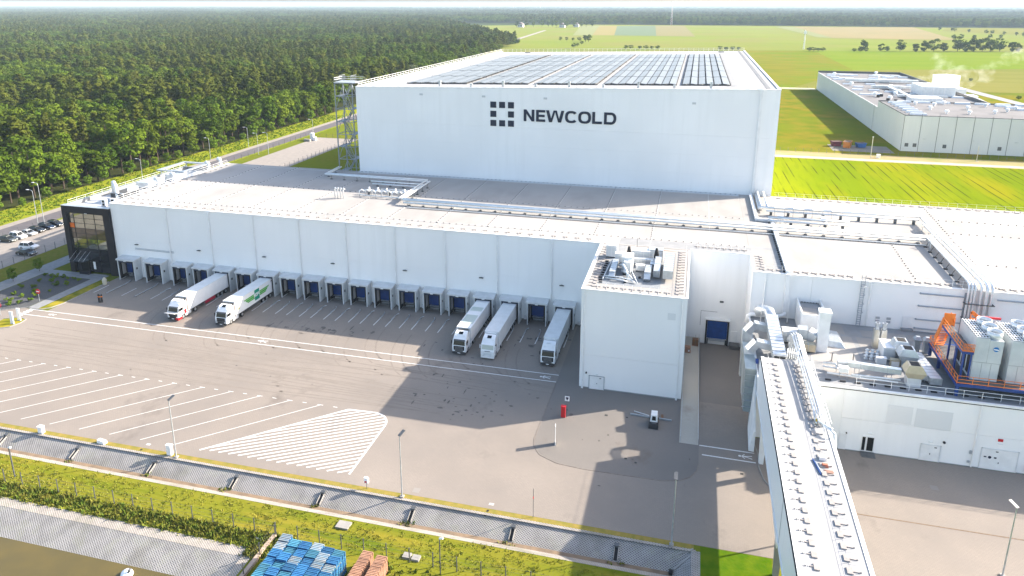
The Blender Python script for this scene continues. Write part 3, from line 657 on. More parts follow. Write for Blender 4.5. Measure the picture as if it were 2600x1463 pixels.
single('exhaust_duct', MB().tube([(-128.3,133.0,16.0),(-130.0,134.6,18.3),(-131.4,135.6,19.3),(-132.0,136.0,19.2),(-132.2,136.1,18.6),(-132.2,136.1,15.0)], .42, 10), M['pipe'], 'fat white curved exhaust duct rising over the office roof', 'duct', None, (-132.2,136.1,15.0), True)
for i,(x,y,w,d,h) in enumerate(((-133.5,141,3.2,5,1.3),(-133.0,149,3.6,6,1.4),(-131.5,157,3.4,5,1.5))):
    t = thing('air_handler', 'pale grey air handling box on the office roof, '+('nearest the black screen','middle of three','farthest from the camera')[i], 'air handler', (x,y,15.0), 'air handlers on the office roof')
    part('casing', MB().cbox(x,y,15.25,w,d,h), M['alu'], t); part('skid', MB().cbox(x,y,15.0,w*.9,d*.95,.24), M['steel'], t)
    for s_ in (-.25,.25): part('access_panel', MB().cbox(x+w/2+.012,y+s_*d,15.4,.02,d*.4,h*.7), M['pipe'], t)
t = thing('roof_canopy_frame', 'pale steel and glass canopy frame standing over the rear of the office roof', 'canopy', (-134,162,15.0))
part('slab', MB().box(-138.3,157.5,16.8,-137.4,168.5,17.1).box(-130.6,157.5,16.8,-129.7,168.5,17.1).box(-137.4,157.5,16.8,-130.6,158.4,17.1).box(-137.4,167.6,16.8,-130.6,168.5,17.1), M['galv'], t)
for x in (-137.2,-130.2):
    for y in (158,167.9): part('post', MB().cbox(x,y,15.0,.2,.2,1.8), M['galv'], t)

# ================================================================== high-bay store
HX0,HX1,HY0,HY1 = -84.9,18.4,169.7,314.0
def hz(x): return 39.25+(x-HX0)/(HX1-HX0)*2.2
def yprism(mb, pts, y0, y1):      # polygon in (x,z) given clockwise or not, extruded along y
    n = len(pts); k = len(mb.v); mb.v += [(x,y0,z) for x,z in pts]+[(x,y1,z) for x,z in pts]
    mb.f.append(tuple(range(k,k+n))); mb.f.append(tuple(k+2*n-1-i for i in range(n)))
    for i in range(n): mb.f.append((k+(i+1)%n,k+i,k+n+i,k+n+(i+1)%n))
    return mb
hb = thing('high_bay_store', 'huge tall white high-bay cold store with navy logo on its front', 'building', (-33,240,0))
part('wall', yprism(MB(), [(HX0+.03,0),(HX1-.03,0),(HX1-.03,hz(HX1)-.15),(HX0+.03,hz(HX0)-.15)], HY0+.12, HY1), M['white'], hb)
for z0, z1 in ((17.0,21.4),(21.4,26.0),(26.0,30.6)): part('wall_panel', MB().box(HX0,HY0,z0+.004,HX1,HY0+.11,z1-.004), M['white'], hb)
part('wall_panel', yprism(MB(), [(HX0,30.61),(HX1,30.61),(HX1,hz(HX1)),(HX0,hz(HX0))], HY0, HY0+.11), M['white'], hb)
part('roof', MB().quad((HX0,HY0,hz(HX0)+.02),(HX1,HY0,hz(HX1)+.02),(HX1,HY1,hz(HX1)+.02),(HX0,HY1,hz(HX0)+.02)), M['hbroof'], hb)
cp = MB()
cp.hexa([(HX0-.05,HY0-.06,hz(HX0)-.1),(HX1+.05,HY0-.06,hz(HX1)-.1),(HX1+.05,HY0+.5,hz(HX1)-.1),(HX0-.05,HY0+.5,hz(HX0)-.1),(HX0-.05,HY0-.06,hz(HX0)+.22),(HX1+.05,HY0-.06,hz(HX1)+.22),(HX1+.05,HY0+.5,hz(HX1)+.22),(HX0-.05,HY0+.5,hz(HX0)+.22)])
for x in (HX0,HX1-.45): cp.hexa([(x-.05,HY0+.5,hz(x)-.1),(x+.5,HY0+.5,hz(x)-.1),(x+.5,HY1,hz(x)-.1),(x-.05,HY1,hz(x)-.1),(x-.05,HY0+.5,hz(x)+.24),(x+.5,HY0+.5,hz(x)+.24),(x+.5,HY1,hz(x)+.24),(x-.05,HY1,hz(x)+.24)])
part('coping', cp, M['trim'], hb)
wk = MB()
for a, b in ((8.2,9.5),): wk.quad((a,HY0+7,hz(a)+.05),(b,HY0+7,hz(b)+.05),(b,302,hz(b)+.05),(a,302,hz(a)+.05))
part('walkway_mat', wk, M['roofgrey'], hb)
wk = MB()
for i in range(150):
    y = HY0+1+i*.94; wk.hexa([(15.6,y,hz(15.6)+.04),(16.5,y,hz(16.5)+.04),(16.5,y+.6,hz(16.5)+.04),(15.6,y+.6,hz(15.6)+.04),(15.6,y,hz(15.6)+.09),(16.5,y,hz(16.5)+.09),(16.5,y+.6,hz(16.5)+.09),(15.6,y+.6,hz(15.6)+.09)])
part('walkway_grating', wk, M['roofgrey'], hb, kind='stuff')
part('rain_duct', MB().box(14.05,HY0-.42,17.4,14.62,HY0-.02,41.2).hexa([(14.0,HY0-.45,41.0),(14.7,HY0-.45,41.0),(14.7,HY0,41.0),(14.0,HY0,41.0),(13.4,HY0-.45,41.7),(14.7,HY0-.45,41.7),(14.7,HY0,41.9),(13.4,HY0,41.9)]), M['trim'], hb)
for x in (-66.9,-35.0,-.15,-50.5): part('wall_vent', MB().cbox(x,HY0-.06,37.75,.85,.14,.45), mat('vent_grey', (.55,.56,.57), rough=.5), hb)
for i in range(9): x = -63+8.3*i; part('roof_hood', MB().cbox(x,HY0+3.2,hz(x),.55,.55,.8 if i % 2 else 1.5), M['galv'], hb)
for x, z in ((-78,.0),(2,.0)): part('roof_hatch', MB().cbox(x+7,306,hz(x),2.2,1.6,.45), M['steel'], hb)
# logo: eight squares round an empty middle
for i in range(3):
    for j in range(3):
        if (i,j) != (1,1): x = -48.81+i*2.25; z = 36.78-j*2.27; part('logo_square', MB().box(x,HY0-.10,z-1.5,x+1.5,HY0-.004,z), M['navy'], hb)
# lettering
LZ0,LZ1 = 32.28,35.14; H_ = LZ1-LZ0; ST = .60
def letter(polys):
    mb = MB()
    for p in polys: yprism(mb, p, HY0-.14, HY0-.005)
    part('letter', mb, M['navy'], hb)
def R_(x,z,w,h): return [(x,LZ0+z),(x+w,LZ0+z),(x+w,LZ0+z+h),(x,LZ0+z+h)]
def segs(cx, hw, a0, a1, n=18, pw=2.6):
    def q(t, rx, rz):
        c, s = math.cos(t), math.sin(t); return (cx+rx*math.copysign(abs(c)**(2/pw),c), LZ0+H_/2+rz*math.copysign(abs(s)**(2/pw),s))
    out = []
    for i in range(n):
        t, u = a0+(a1-a0)*i/n, a0+(a1-a0)*(i+1)/n
        out.append([q(t,hw,H_/2+.03), q(u,hw,H_/2+.03), q(u,hw-ST-.06,H_/2-ST+.08), q(t,hw-ST-.06,H_/2-ST+.08)])
    return out
u = 22.55/850; LX = lambda p: -40.33+(p+72)*u
x = LX(-72); w = 100*u; letter([R_(x,0,.66,H_), R_(x+w-.66,0,.66,H_), [(x+.66,LZ1),(x+.66,LZ1-.95),(x+w-.66,LZ0),(x+w-.66,LZ0+.95)]])
x = LX(45); w = 85*u; letter([R_(x,0,.66,H_), R_(x+.66,0,w-.66,.58), R_(x+.66,H_-.58,w-.66,.58), R_(x+.66,H_/2-.28,w-.8,.56)])
x = LX(138); w = 168*u; d = w/4
letter([[(x,LZ1),(x+.72,LZ1),(x+d+.36,LZ0),(x+d-.38,LZ0)], [(x+2*d-.4,LZ1),(x+2*d+.1,LZ1),(x+d+.36,LZ0),(x+d-.1,LZ0)], [(x+2*d-.1,LZ1),(x+2*d+.4,LZ1),(x+3*d+.1,LZ0),(x+3*d-.36,LZ0)], [(x+w-.72,LZ1),(x+w,LZ1),(x+3*d+.38,LZ0),(x+3*d-.36,LZ0)]])
letter(segs(LX(371), 57*u, math.radians(38), math.radians(322)))
letter(segs(LX(493), 58*u, 0, math.pi*2, 24))
x = LX(562); w = 88*u; letter([R_(x,0,.66,H_), R_(x+.66,0,w-.66,.6)])
x = LX(668); w = 110*u
letter([R_(x,0,.66,H_), R_(x+.66,0,w*.35,.58), R_(x+.66,H_-.58,w*.35,.58)] + segs(x+w-1.45, 1.45, -math.pi/2, math.pi/2, 14, 2.3))

# roof railings of the high-bay
rl = thing('high_bay_railing', 'double tube railing along the left edge of the tall store roof', 'railing', (HX0+.4,HY0+8,hz(HX0)))
for h in (.55,1.1): part('rail', MB().cyl((HX0+.4,HY0+.6,hz(HX0)+h+.2),(HX0+.4,HY1-.4,hz(HX0)+h+.2),.045,5), M['trim'], rl)
pm = MB().cyl((0,0,0),(0,0,1.32),.04,5).mesh('post', M['trim'])
for i in range(72): inst('post', pm, rl, (HX0+.4,HY0+.8+2*i,hz(HX0)+.02))
rl = thing('high_bay_railing', 'thin railing along the far edge of the tall store roof', 'railing', (-30,HY1-.5,40))
for h in (.6,1.2): part('rail', MB().cyl((HX0+.5,HY1-.4,hz(HX0)+h),(HX1-.5,HY1-.4,hz(HX1)+h),.04,5), M['trim'], rl)
for i in range(52): inst('post', pm, rl, (HX0+1+2*i,HY1-.4,hz(HX0+1+2*i)))
g = thing('roof_weights', 'row of counterweight blocks along the front edge of the tall store roof', 'counterweights', (HX0,HY0+1.4,40))
for i in range(44): x = HX0+2+2.3*i; inst('counterweight', ME_cw, g, (x,HY0+1.5,hz(x)+.05))

# solar arrays, panels folded like low gables
pv = mat('solar_glass', (.19,.205,.215), (.165,.18,.19), .2, rough=.38, spec=.4); pvf = MB()
tilt = math.radians(6)
panel_me = MB().box(-.76,0,-.02,.76,17.45,.02).mesh('solar_panel', pv)
for bi, (a, b) in enumerate(((-74.0,-57.6),(-56.1,-41.3),(-39.6,-23.7),(-22.1,-4.6),(-3.3,7.9))):
    t = thing('solar_array', 'field of tilted solar panels on the tall store roof, '+('leftmost of five','second from the left','middle of five','second from the right','rightmost of five')[bi], 'solar array', (a,177,hz(a)), 'solar arrays on the tall store')
    n = int((b-a)/1.65)
    for i in range(n):
        x = a+(i+.5)*(b-a)/n
        for r in range(6):
            y = 178.5+18.35*r
            inst('solar_panel', panel_me, t, (x,y,hz(x)+.42), (0,tilt if i % 2 else -tilt,0))
    for i in range(n+1): x = a+i*(b-a)/n; part('valley_shade', MB().box(x-.09,178.4,hz(x)+.24,x+.09,288.5,hz(x)+.3), M['black'], t)  # black strips stand in for the shade in the gaps between panels
    for r in range(7):
        fr_ = MB(); y = 178.3+18.35*r; fr_.hexa([(a,y-.06,hz(a)+.05),(b,y-.06,hz(b)+.05),(b,y+.06,hz(b)+.05),(a,y+.06,hz(a)+.05),(a,y-.06,hz(a)+.22),(b,y-.06,hz(b)+.22),(b,y+.06,hz(b)+.22),(a,y+.06,hz(a)+.22)])
        for i in range(n+1): x = a+i*(b-a)/n; fr_.cbox(x,y,hz(x),.12,.3,.5)
        part('mounting_rail', fr_, M['steel'], t)

# open steel stair tower
st = thing('stair_tower', 'open galvanised steel escape stair tower at the left corner of the tall store', 'stair tower', (-88.4,172.3,0))
SX0,SX1,SY0,SY1 = -91.0,-86.1,170.1,174.6
for x in (SX0,SX1):
    for y in (SY0,SY1): part('column', MB().cbox(x,y,0,.24,.24,40.2), M['galvdark'], st)
nf = 12; fh = 40.0/nf
for i in range(1, nf+1):
    z = i*fh; b_ = MB()
    b_.beam((SX0,SY0,z),(SX1,SY0,z),.16).beam((SX0,SY1,z),(SX1,SY1,z),.16).beam((SX0,SY0,z),(SX0,SY1,z),.16).beam((SX1,SY0,z),(SX1,SY1,z),.16)
    part('ring_beam', b_, M['galvdark'], st)
    if i % 2: part('landing', MB().box(SX0+.2,SY0+.2,z-.06,SX0+1.5,SY1-.2,z), M['galvdark'], st)
    else: part('landing', MB().box(SX1-1.5,SY0+.2,z-.06,SX1-.2,SY1-.2,z), M['galvdark'], st)
    xa, xb = (SX1-1.5, SX0+1.5) if i % 2 else (SX0+1.5, SX1-1.5)
    fl = MB(); yy = SY0+.5 if i % 2 else SY1-1.7
    for k_ in range(9):
        t0 = k_/9; fl.box(min(xa+(xb-xa)*t0,xa+(xb-xa)*(t0+.1)),yy,z-fh+fh*t0,max(xa+(xb-xa)*t0,xa+(xb-xa)*(t0+.1)),yy+1.2,z-fh+fh*t0+.06)
    fl.beam((xa,yy,z-fh+.1),(xb,yy,z+.1),.08,.22).beam((xa,yy+1.2,z-fh+.1),(xb,yy+1.2,z+.1),.08,.22).beam((xa,yy,z-fh+1),(xb,yy,z+1),.05).beam((xa,yy+1.2,z-fh+1),(xb,yy+1.2,z+1),.05)
    part('flight', fl, M['galvdark'], st)
    if i % 2 == 0:
        c = (SX0+SX1)/2
        part('brace', MB().beam((SX0,SY0,z-2*fh),(c,SY0,z-.1),.12).beam((SX1,SY0,z-2*fh),(c,SY0,z-.1),.12), M['galvdark'], st)
        part('brace', MB().beam((SX0,SY1,z-2*fh),(c,SY1,z-.1),.12).beam((SX1,SY1,z-2*fh),(c,SY1,z-.1),.12), M['galvdark'], st)
part('top_platform', MB().box(SX0-.2,SY0-.2,40.2,HX0-.1,SY1+.2,40.32), M['galv'], st)
for h in (.6,1.1): part('top_rail', MB().tube([(HX0-.2,SY0-.1,40.3+h),(SX0-.1,SY0-.1,40.3+h),(SX0-.1,SY1+.1,40.3+h),(HX0-.2,SY1+.1,40.3+h)], .04, 5), M['trim'], st)
gc_ = MB()
for x in (-86.6,-89.8):
    for i in range(9): gc_.cyl((x,SY0+.5+.4*i,40.33),(x,SY0+.5+.4*i,42.0),.025,4)
    gc_.beam((x,SY0+.5,42.0),(x,SY0+3.7,42.0),.06)
part('gate_cage', gc_, M['galv'], st)

# ================================================================== plant tower at the right end of the docks
tw = thing('plant_tower', 'square white plant tower with flat equipment roof standing beside the last docked truck', 'building', (-7.1,115,0))
TX0,TX1,TY0 = -15.2,.9,103.7
part('wall', MB().box(TX0+.06,TY0+.1,0,TX1-.06,YW-.16,16.9), M['white'], tw)
part('wall_panel', MB().box(TX0,TY0,.22,TX1,TY0+.09,5.9), M['white'], tw); part('wall_panel', MB().box(TX0,TY0,5.93,TX1,TY0+.09,17.0), M['white'], tw)
part('plinth', MB().box(TX0+.02,TY0+.02,0,TX1-.02,TY0+.2,.21), M['roofgrey'], tw)
part('roof', MB().box(TX0+.02,TY0+.02,17.01,TX1-.02,YW-.16,17.09), M['roof'], tw)
part('coping', MB().box(TX0-.08,TY0-.08,16.98,TX1+.08,TY0+.25,17.17).box(TX0-.08,TY0+.25,16.98,TX0+.22,YW-.2,17.17).box(TX1-.22,TY0+.25,16.98,TX1+.08,YW-.2,17.17), M['trim'], tw)
for x in (-14.7,.15): part('downpipe', MB().cyl((x,TY0-.1,0),(x,TY0-.1,16.8),.10,8).cbox(x,TY0-.1,0,.3,.3,.9), M['trim'], tw)
dd = part('door', MB().box(-13.55,TY0-.05,.02,-11.25,TY0-.003,2.3), M['trim'], tw)
part('door_frame', MB().box(-13.66,TY0-.08,0,-13.56,TY0-.002,2.4).box(-11.24,TY0-.08,0,-11.14,TY0-.002,2.4).box(-13.66,TY0-.08,2.31,-11.14,TY0-.002,2.41), M['pipegrey'], dd)
part('sign_plate', MB().box(-11.95,TY0-.06,1.95,-11.65,TY0-.052,2.07), M['black'], dd); part('handle', MB().box(-12.4,TY0-.1,1.0,-12.3,TY0-.05,1.15), M['steel'], dd)
part('alarm_horn', MB().cyl((-14.1,TY0-.25,2.8),(-14.1,TY0,2.8),.13,8), M['black'], tw); part('lamp', MB().cbox(-12.4,TY0-.1,2.62,.4,.18,.08), M['lamp'], tw)
part('grille', MB().box(-1.9,TY0-.02,13.4,-.7,TY0-.003,14.5), mat('grille_white', (.70,.71,.71), rough=.6), tw)
part('roof_mat', MB().box(-11.9,126.9,17.12,15.9,127.6+3.0,17.125).box(-11.9,119,17.1,-10.4,126.3,17.11), M['roofgrey'], tw)
part('plant_shade', MB().box(-12.6,106.6,17.092,-3.4,119.6,17.1), mat('plant_shade', (.24,.255,.27), (.20,.215,.23), .6, rough=.8), tw)  # blue-grey sheet paints the shade on the roof under the plant
part('rust_stain', MB().poly([(-10.5,125.6,17.0985),(-7,125.2,17.0985),(-2.5,125.0,17.0985),(-.6,125.05,17.0985),(-2.8,125.35,17.0985),(-6,125.6,17.0985)]), mat('rust_stain', (.22,.13,.10), (.28,.20,.16), 1.5, rough=.9), tw)
guardrail('roof_guardrail', 'guardrail feet along the left roof edge of the plant tower', (-14.0,104.8), (-14.0,125), 17.09, 16, -math.pi/2, True)
guardrail('roof_guardrail', 'guardrail feet along the right roof edge of the plant tower', (-.3,104.8), (-.3,125.5), 17.09, 16, math.pi/2, True)
guardrail('roof_guardrail', 'guardrail feet along the front roof edge of the plant tower', (-13.5,104.9), (-1.5,104.9), 17.09, 9, 0, True)
guardrail('roof_guardrail', 'guardrail feet on the roof edge above the recessed blue dock door', (1.6,128.4), (11.0,128.4), 17.12, 8, 0, True)
# tower roof plant
ZT = 17.09
def unit(name, label, cat, x, y, z, w, d, h, m_, panels=2, legs=True, roofm=None):
    t = thing(name, label, cat, (x,y,z)); l = .25 if legs else 0
    part('casing', MB().cbox(x,y,z+l,w,d,h), m_, t)
    if legs: part('frame', MB().cbox(x-w*.42,y,z,.12,d*.95,l-.005).cbox(x+w*.42,y,z,.12,d*.95,l-.005), M['steel'], t)
    part('lid', MB().cbox(x,y,z+l+h+.003,w+.08,d+.08,.07), roofm or m_, t)
    for i in range(panels):
        pw = w/panels; px = x-w/2+pw*(i+.5); part('access_panel', MB().cbox(px,y-d/2-.014,z+l+.12,pw*.86,.022,h-.28), M['pipe'], t)
    return t
def duct(name, label, pts, w, h, m_, ribs=1.2, group=None, legs=None):
    """rectangular sheet-metal duct through the points (segments as one part each, with flanges)"""
    t = thing(name, label, 'duct', pts[0], group)
    for a, b in zip(pts, pts[1:]):
        A, B = Vector(a), Vector(b); part('duct_section', MB().beam(a, b, w, h), m_, t)
        n = max(1,int((B-A).length/ribs)); dd_ = (B-A).normalized()
        for i in range(n+1):
            p = A+(B-A)*(i/n); part('flange', MB().beam(tuple(p-dd_*.025), tuple(p+dd_*.025), w+.07, h+.07), M['galv'], t)
    if legs is not None:
        for a, b in zip(pts, pts[1:]):
            for f in (.2,.8):
                p = Vector(a)+(Vector(b)-Vector(a))*f
                if p.z-h/2 > legs+.05: part('leg', MB().beam((p.x-w*.4,p.y,legs),(p.x-w*.4,p.y,p.z-h/2),.06).beam((p.x+w*.4,p.y,legs),(p.x+w*.4,p.y,p.z-h/2),.06), M['galv'], t)
    return t
unit('roof_cabinet', 'pale grey roof cabinet with double doors at the rear left of the tower roof', 'cabinet', -12.4,119.6,ZT,1.9,1.4,2.0,M['trim'],2)
unit('tall_plant_box', 'tall white box unit with a door in the middle of the tower roof', 'plant unit', -9.1,113.6,ZT,1.7,2.4,2.4,M['trim'],1)
unit('low_plant_box', 'low white cabinet joined to the tall box on the tower roof', 'plant unit', -8.95,111.9,ZT,1.1,.9,1.9,M['trim'],1)
unit('air_handler', 'long white air handling cabinet at the rear centre of the tower roof', 'air handler', -7.3,118.9,ZT,3.0,1.6,1.7,M['trim'],3)
unit('air_handler', 'grey steel air handling box behind the fan stacks on the tower roof', 'air handler', -4.8,119.4,ZT,2.4,1.6,1.9,M['alu'],2)
unit('air_handler', 'small white unit box near the left rear of the tower roof', 'air handler', -10.8,116.9,ZT,1.4,1.2,1.5,M['trim'],1)
unit('condenser', 'cream condenser unit with round fan in the middle of the tower roof', 'condenser', -7.0,113.6,ZT,1.4,.7,.9,M['trim'],1)
for i, (x, y) in enumerate(((-9.2,116.8),(-4.6,117.0))):
    t = thing('fan_stack', 'black conical exhaust stack on the tower roof, '+('left one','right one'), 'exhaust stack', (x,y,ZT)) if False else thing('fan_stack', 'black conical exhaust stack on the tower roof, '+('left one','right one')[i], 'exhaust stack', (x,y,ZT))
    part('base', MB().cbox(x,y,ZT,1.0,1.0,1.4), M['pipe'], t); part('cone', MB().cyl((x,y,ZT+1.41),(x,y,ZT+1.9),.45,10,.42).cyl((x,y,ZT+1.9),(x,y,ZT+3.1),.42,10,.2), M['black'], t, True)
duct('sheet_duct', 'wide ribbed silver duct along the right side of the tower roof', [(-2.4,118.2,18.4),(-2.4,109.6,18.4)], 1.5, 1.3, M['alu'], .95, None, ZT)
duct('sheet_duct', 'blue-shaded tall silver duct left of the widest one on the tower roof', [(-4.2,116.2,18.5),(-4.2,110.6,18.0)], 1.0, 1.1, M['alu'], 2.5, None, ZT)
duct('sheet_duct', 'silver duct with bent end near the middle front of the tower roof', [(-5.6,113.5,18.0),(-5.6,110.0,18.0),(-5.6,109.2,17.3)], 1.0, .8, M['alu'], .7, None, ZT)
duct('sheet_duct', 'short ribbed silver duct near the left side of the tower roof', [(-11.2,115.4,17.9),(-11.2,109.6,17.8),(-11.2,109.1,17.35)], .95, .75, M['alu'], .8, None, ZT)
duct('sheet_duct', 'cross duct linking the boxes at the rear of the tower roof', [(-8.4,116.3,18.0),(-5.0,116.4,18.0),(-5.0,114.2,17.9)], .9, .8, M['alu'], .9, None, ZT)
for i, (pts, r) in enumerate((([(-10.2,112.4,18.4),(-9.6,111.2,18.9),(-8.9,110.0,18.3),(-8.6,109.2,17.3)], .18), ([(-9.9,111.6,17.6),(-9.0,109.8,18.2),(-7.9,108.6,17.6)], .14), ([(-12.2,108.9,17.6),(-10.0,108.6,17.7),(-8.0,108.3,17.5),(-7.4,107.9,17.2)], .11), ([(-12.1,108.3,17.5),(-9.4,107.9,17.5),(-8.6,107.7,17.4)], .10), ([(-12.0,117.0,17.5),(-12.3,113,17.4),(-12.5,108,17.4)], .09), ([(-8.2,112.2,19.0),(-8.0,109.5,18.4),(-6.9,107.5,17.3)], .07))):
    single('roof_pipe', MB().tube(pts, r, 8), M['pipe'], ('fat white bent pipe at the front of the tower roof pipework','white elbow pipe beside the fattest one on the tower roof','long white pipe lying along the front of the tower roof','thin front pipe nearest the tower roof edge','straight pipe along the left side of the tower roof','thin diagonal pipe over the tower roof pipework')[i], 'pipe', None, pts[-1], True)
for i in range(10):
    x, y = -12.9+random.uniform(-.2,.2), 107+i*1.1; single('rubber_foot', MB().cbox(x,y,ZT,.55,.3,.2), M['black'], 'black rubber pipe foot on the left of the tower roof', 'pipe support', 'rubber feet on the tower roof', (x,y,ZT))
for i in range(12):
    x, y = random.uniform(-10.2,-6.6), random.uniform(107.6,113); single('rubber_foot', MB().cbox(x,y,ZT,.4,.35,.25), M['black'], 'black support block among the pipes of the tower roof', 'pipe support', 'support blocks on the tower roof', (x,y,ZT))
t = thing('lightning_mast', 'thin steel mast with stay standing at the rear of the tower roof', 'mast', (-8.4,124.2,ZT)); part('pole', MB().cyl((-8.4,124.2,ZT),(-8.4,124.2,ZT+2.2),.04,5), M['steel'], t); part('foot', MB().cbox(-8.4,124.2,ZT,.4,.4,.08), M['concrete'], t)

# ------------------------------------------------------------------ recess with the single dock
part('recess_wall', MB().box(.92,YW+.4,-1.0,11.28,YW+.49,17.0), M['white'], wh)
part('coping', MB().box(.9,YW+.3,17.0,11.3,YW+.62,17.18), M['trim'], wh)
part('dock_gate', MB().box(4.9,YW+.28,.25,8.45,YW+.385,3.75), M['bluedoor'], wh)
part('gate_surround', MB().box(4.6,YW+.1,-.95,4.88,YW+.39,4.0).box(8.47,YW+.1,-.95,8.75,YW+.39,4.0).box(4.88,YW+.1,3.77,8.47,YW+.39,4.0), M['black'], wh)
part('gate_canopy', MB().box(4.5,YW-.2,4.01,8.85,YW+.39,4.2), M['trim'], wh)
part('leveller', MB().box(5.2,YW-.1,-.1,8.2,YW+.27,.22), M['galv'], wh)
part('bumper', MB().box(4.95,YW-.12,-.7,5.15,YW+.2,.2).box(8.2,YW-.12,-.7,8.42,YW+.2,.2), M['black'], wh)
part('door', MB().box(9.15,YW+.33,-.1,10.3,YW+.395,2.0), M['trim'], wh); part('steps', MB().box(8.95,YW-1.3,-.97,10.7,YW+.3,-.12), M['steel'], wh)
part('wall_lamp', MB().cbox(7.1,YW+.25,7.5,.65,.3,.25), M['steel'], wh)
part('cable', MB().tube([(3.6,YW+.38,2.6),(3.6,YW+.38,5.5),(6.5,YW+.38,5.5)], .03, 4), M['steel'], wh)
t = thing('walkway_railing', 'galvanised railing on both sides of the narrow ramp beside the plant tower', 'railing', (2.3,92.2,0))
for x in (1.1,3.55):
    for h in (.5,1.0): part('rail', MB().cyl((x,92.2,h),(x,126.3,h),.03,5), M['galv'], t)
    for i in range(24): part('post', MB().cyl((x,92.3+1.47*i,0.02),(x,92.3+1.47*i,1.0),.03,5), M['galv'], t)
struct('narrow_ramp', MB().quad((.95,92.1,.03),(3.6,92.1,.03),(3.6,127,.04),(.95,127,.04)), paving_material('ramp_pavers', (.45,.42,.36), (.38,.36,.31), (.3,.28,.25), .24, .12, (.25,.2,.15)))
for i, (x, y, m_, l) in enumerate(((2.9,123.6,'brownbox','brown crate stacked in a wire cage at the top of the narrow ramp'),(1.6,120.6,'wood','pinkish wooden pallet load on the narrow ramp'))):
    t = thing('pallet_load', l, 'pallet load', (x,y,.04)); part('base', MB().cbox(x,y,.04,1.1,.9,.14), M['wood'], t); part('load', MB().cbox(x,y,.185,1.0,.85,1.1 if i == 0 else .9), M[m_], t)
    if i == 0: part('cage', MB().beam((x-.55,y-.5,.1),(x-.55,y-.5,1.6),.05).beam((x+.55,y-.5,.1),(x+.55,y-.5,1.6),.05).beam((x,y-.5,.1),(x,y-.5,2.3),.04), M['steel'], t)
    else: part('label_sheet', MB().box(x+.1,y-.44,.3,x+.35,y-.43,.6), M['tape'], t)

# ================================================================== cold-store wing on the right
wg = thing('cold_store_wing', 'white cold-store wing with broad flat roof on the right, behind the plant annex', 'building', (45,140,0))
part('wall', MB().box(11.34,118.32,0,140,169.95,16.9), M['white'], wg)
for a, b in ((11.3,20.5),(20.5,29.1),(29.1,45.6),(45.6,62),(62,80),(80,140)): part('wall_panel', MB().box(a+.015,118.2,0,b-.015,118.31,17.0), M['white'], wg)
part('side_panel', MB().box(11.22,118.2,-1,11.33,126.9,17.0), M['white'], wg)
part('roof', MB().box(11.3,118.2,17.03,140,169.95,17.11), M['roof'], wg)
part('coping', MB().box(11.2,118.1,17.0,140,118.5,17.19).box(11.2,118.5,17.0,11.5,126.9,17.19), M['trim'], wg)
part('roof_mat', MB().box(12.4,118.9,17.112,15.9,131.4,17.12), M['roofgrey'], wg)
part('roof_pad', MB().box(11.6,119.3,17.12,14.9,130.2,17.128), M['roof'], wg)
cb = MB()
for y in (139.6,): blocks(cb, (20,y),(37,y), 1.35, 17.11)
blocks(cb, (36.9,139.6),(36.3,120), 1.2, 17.11); blocks(cb, (49.8,168),(47.5,120), 1.35, 17.11); blocks(cb, (70,168),(70,120), 1.35, 17.11)
for y in (131,149,158): blocks(cb, (50,y),(130,y), 1.4, 17.11)
blocks(cb, (19,168.9),(120,168.9), 1.5, 17.11, .13)
part('conductor_block', cb, M['steel'], wg, kind='stuff')
for x in (13.3,29.3): part('downpipe', MB().cyl((x,118.1,9.5),(x,118.1,16.8),.12,8), M['trim'], wg)
ld = thing('wall_ladder', 'caged access ladder fixed to the white wing wall above the annex roof', 'ladder', (28.0,117.9,9.5))
for x in (27.75,28.3): part('stile', MB().cyl((x,117.85,9.45),(x,117.85,18.2),.06,5), M['pipegrey'], ld)
for i in range(22): part('rung', MB().cyl((27.75,117.85,9.8+.38*i),(28.3,117.85,9.8+.38*i),.045,4), M['pipegrey'], ld)
for z in (12,13.5,15,16.5): part('cage_hoop', MB().tube([(27.7,117.85,z),(27.65,117.3,z),(28.02,117.05,z),(28.4,117.3,z),(28.35,117.85,z)], .04, 4), M['pipegrey'], ld)
for i, (x, z) in enumerate(((30.9,10.9),(30.9,10.3),(32.5,10.9),(32.5,10.3))): part('wall_louvre', MB().cbox(x,118.14,z,.62,.12,.36), M['galv'], wg)
dr = part('door', MB().box(34.5,118.13,9.6,36.0,118.195,11.8), M['trim'], wg); part('step', MB().box(34.4,117.5,9.42,36.1,118.1,9.8), M['roofgrey'], dr)
for z in (15.9,13.8): part('wall_pipe', MB().cyl((36.5,118.0,z),(43.0,118.0,z),.11,6).cyl((36.5,118.0,z),(36.5,118.18,z),.15,6), M['pipegrey'], wg)
for z in (11.5,9.95): part('wall_pipe', MB().cyl((36.4,118.0,z),(44,118.0,z),.11,6).cyl((36.4,118.0,z),(36.4,118.18,z),.15,6), M['pipegrey'], wg)
part('wall_pipe', MB().cyl((47.2,118.0,15.9),(70,118.0,15.9),.11,6), M['pipegrey'], wg)
part('dark_panel', MB().box(42.7,118.17,9.5,43.4,118.196,16.6).box(46.2,118.17,9.5,46.6,118.196,16.6), M['pipegrey'], wg)
guardrail('roof_guardrail', 'guardrail feet along the front roof edge of the wing left of the ladder', (12.2,119.4), (27.2,119.4), 17.12, 11, .35, True)
guardrail('roof_guardrail', 'guardrail feet along the front roof edge of the wing between ladder and pipes', (28.6,119.4), (43,119.4), 17.12, 10, .35, True)
guardrail('roof_guardrail', 'guardrail feet along the front roof edge of the wing right of the pipes', (47.6,119.4), (60,119.4), 17.12, 8, .35, True)
guardrail('roof_guardrail', 'guardrail along the rear roof edge of the wing by the green crop field', (19,168.6), (100,168.6), 17.12, 44, math.pi, True)
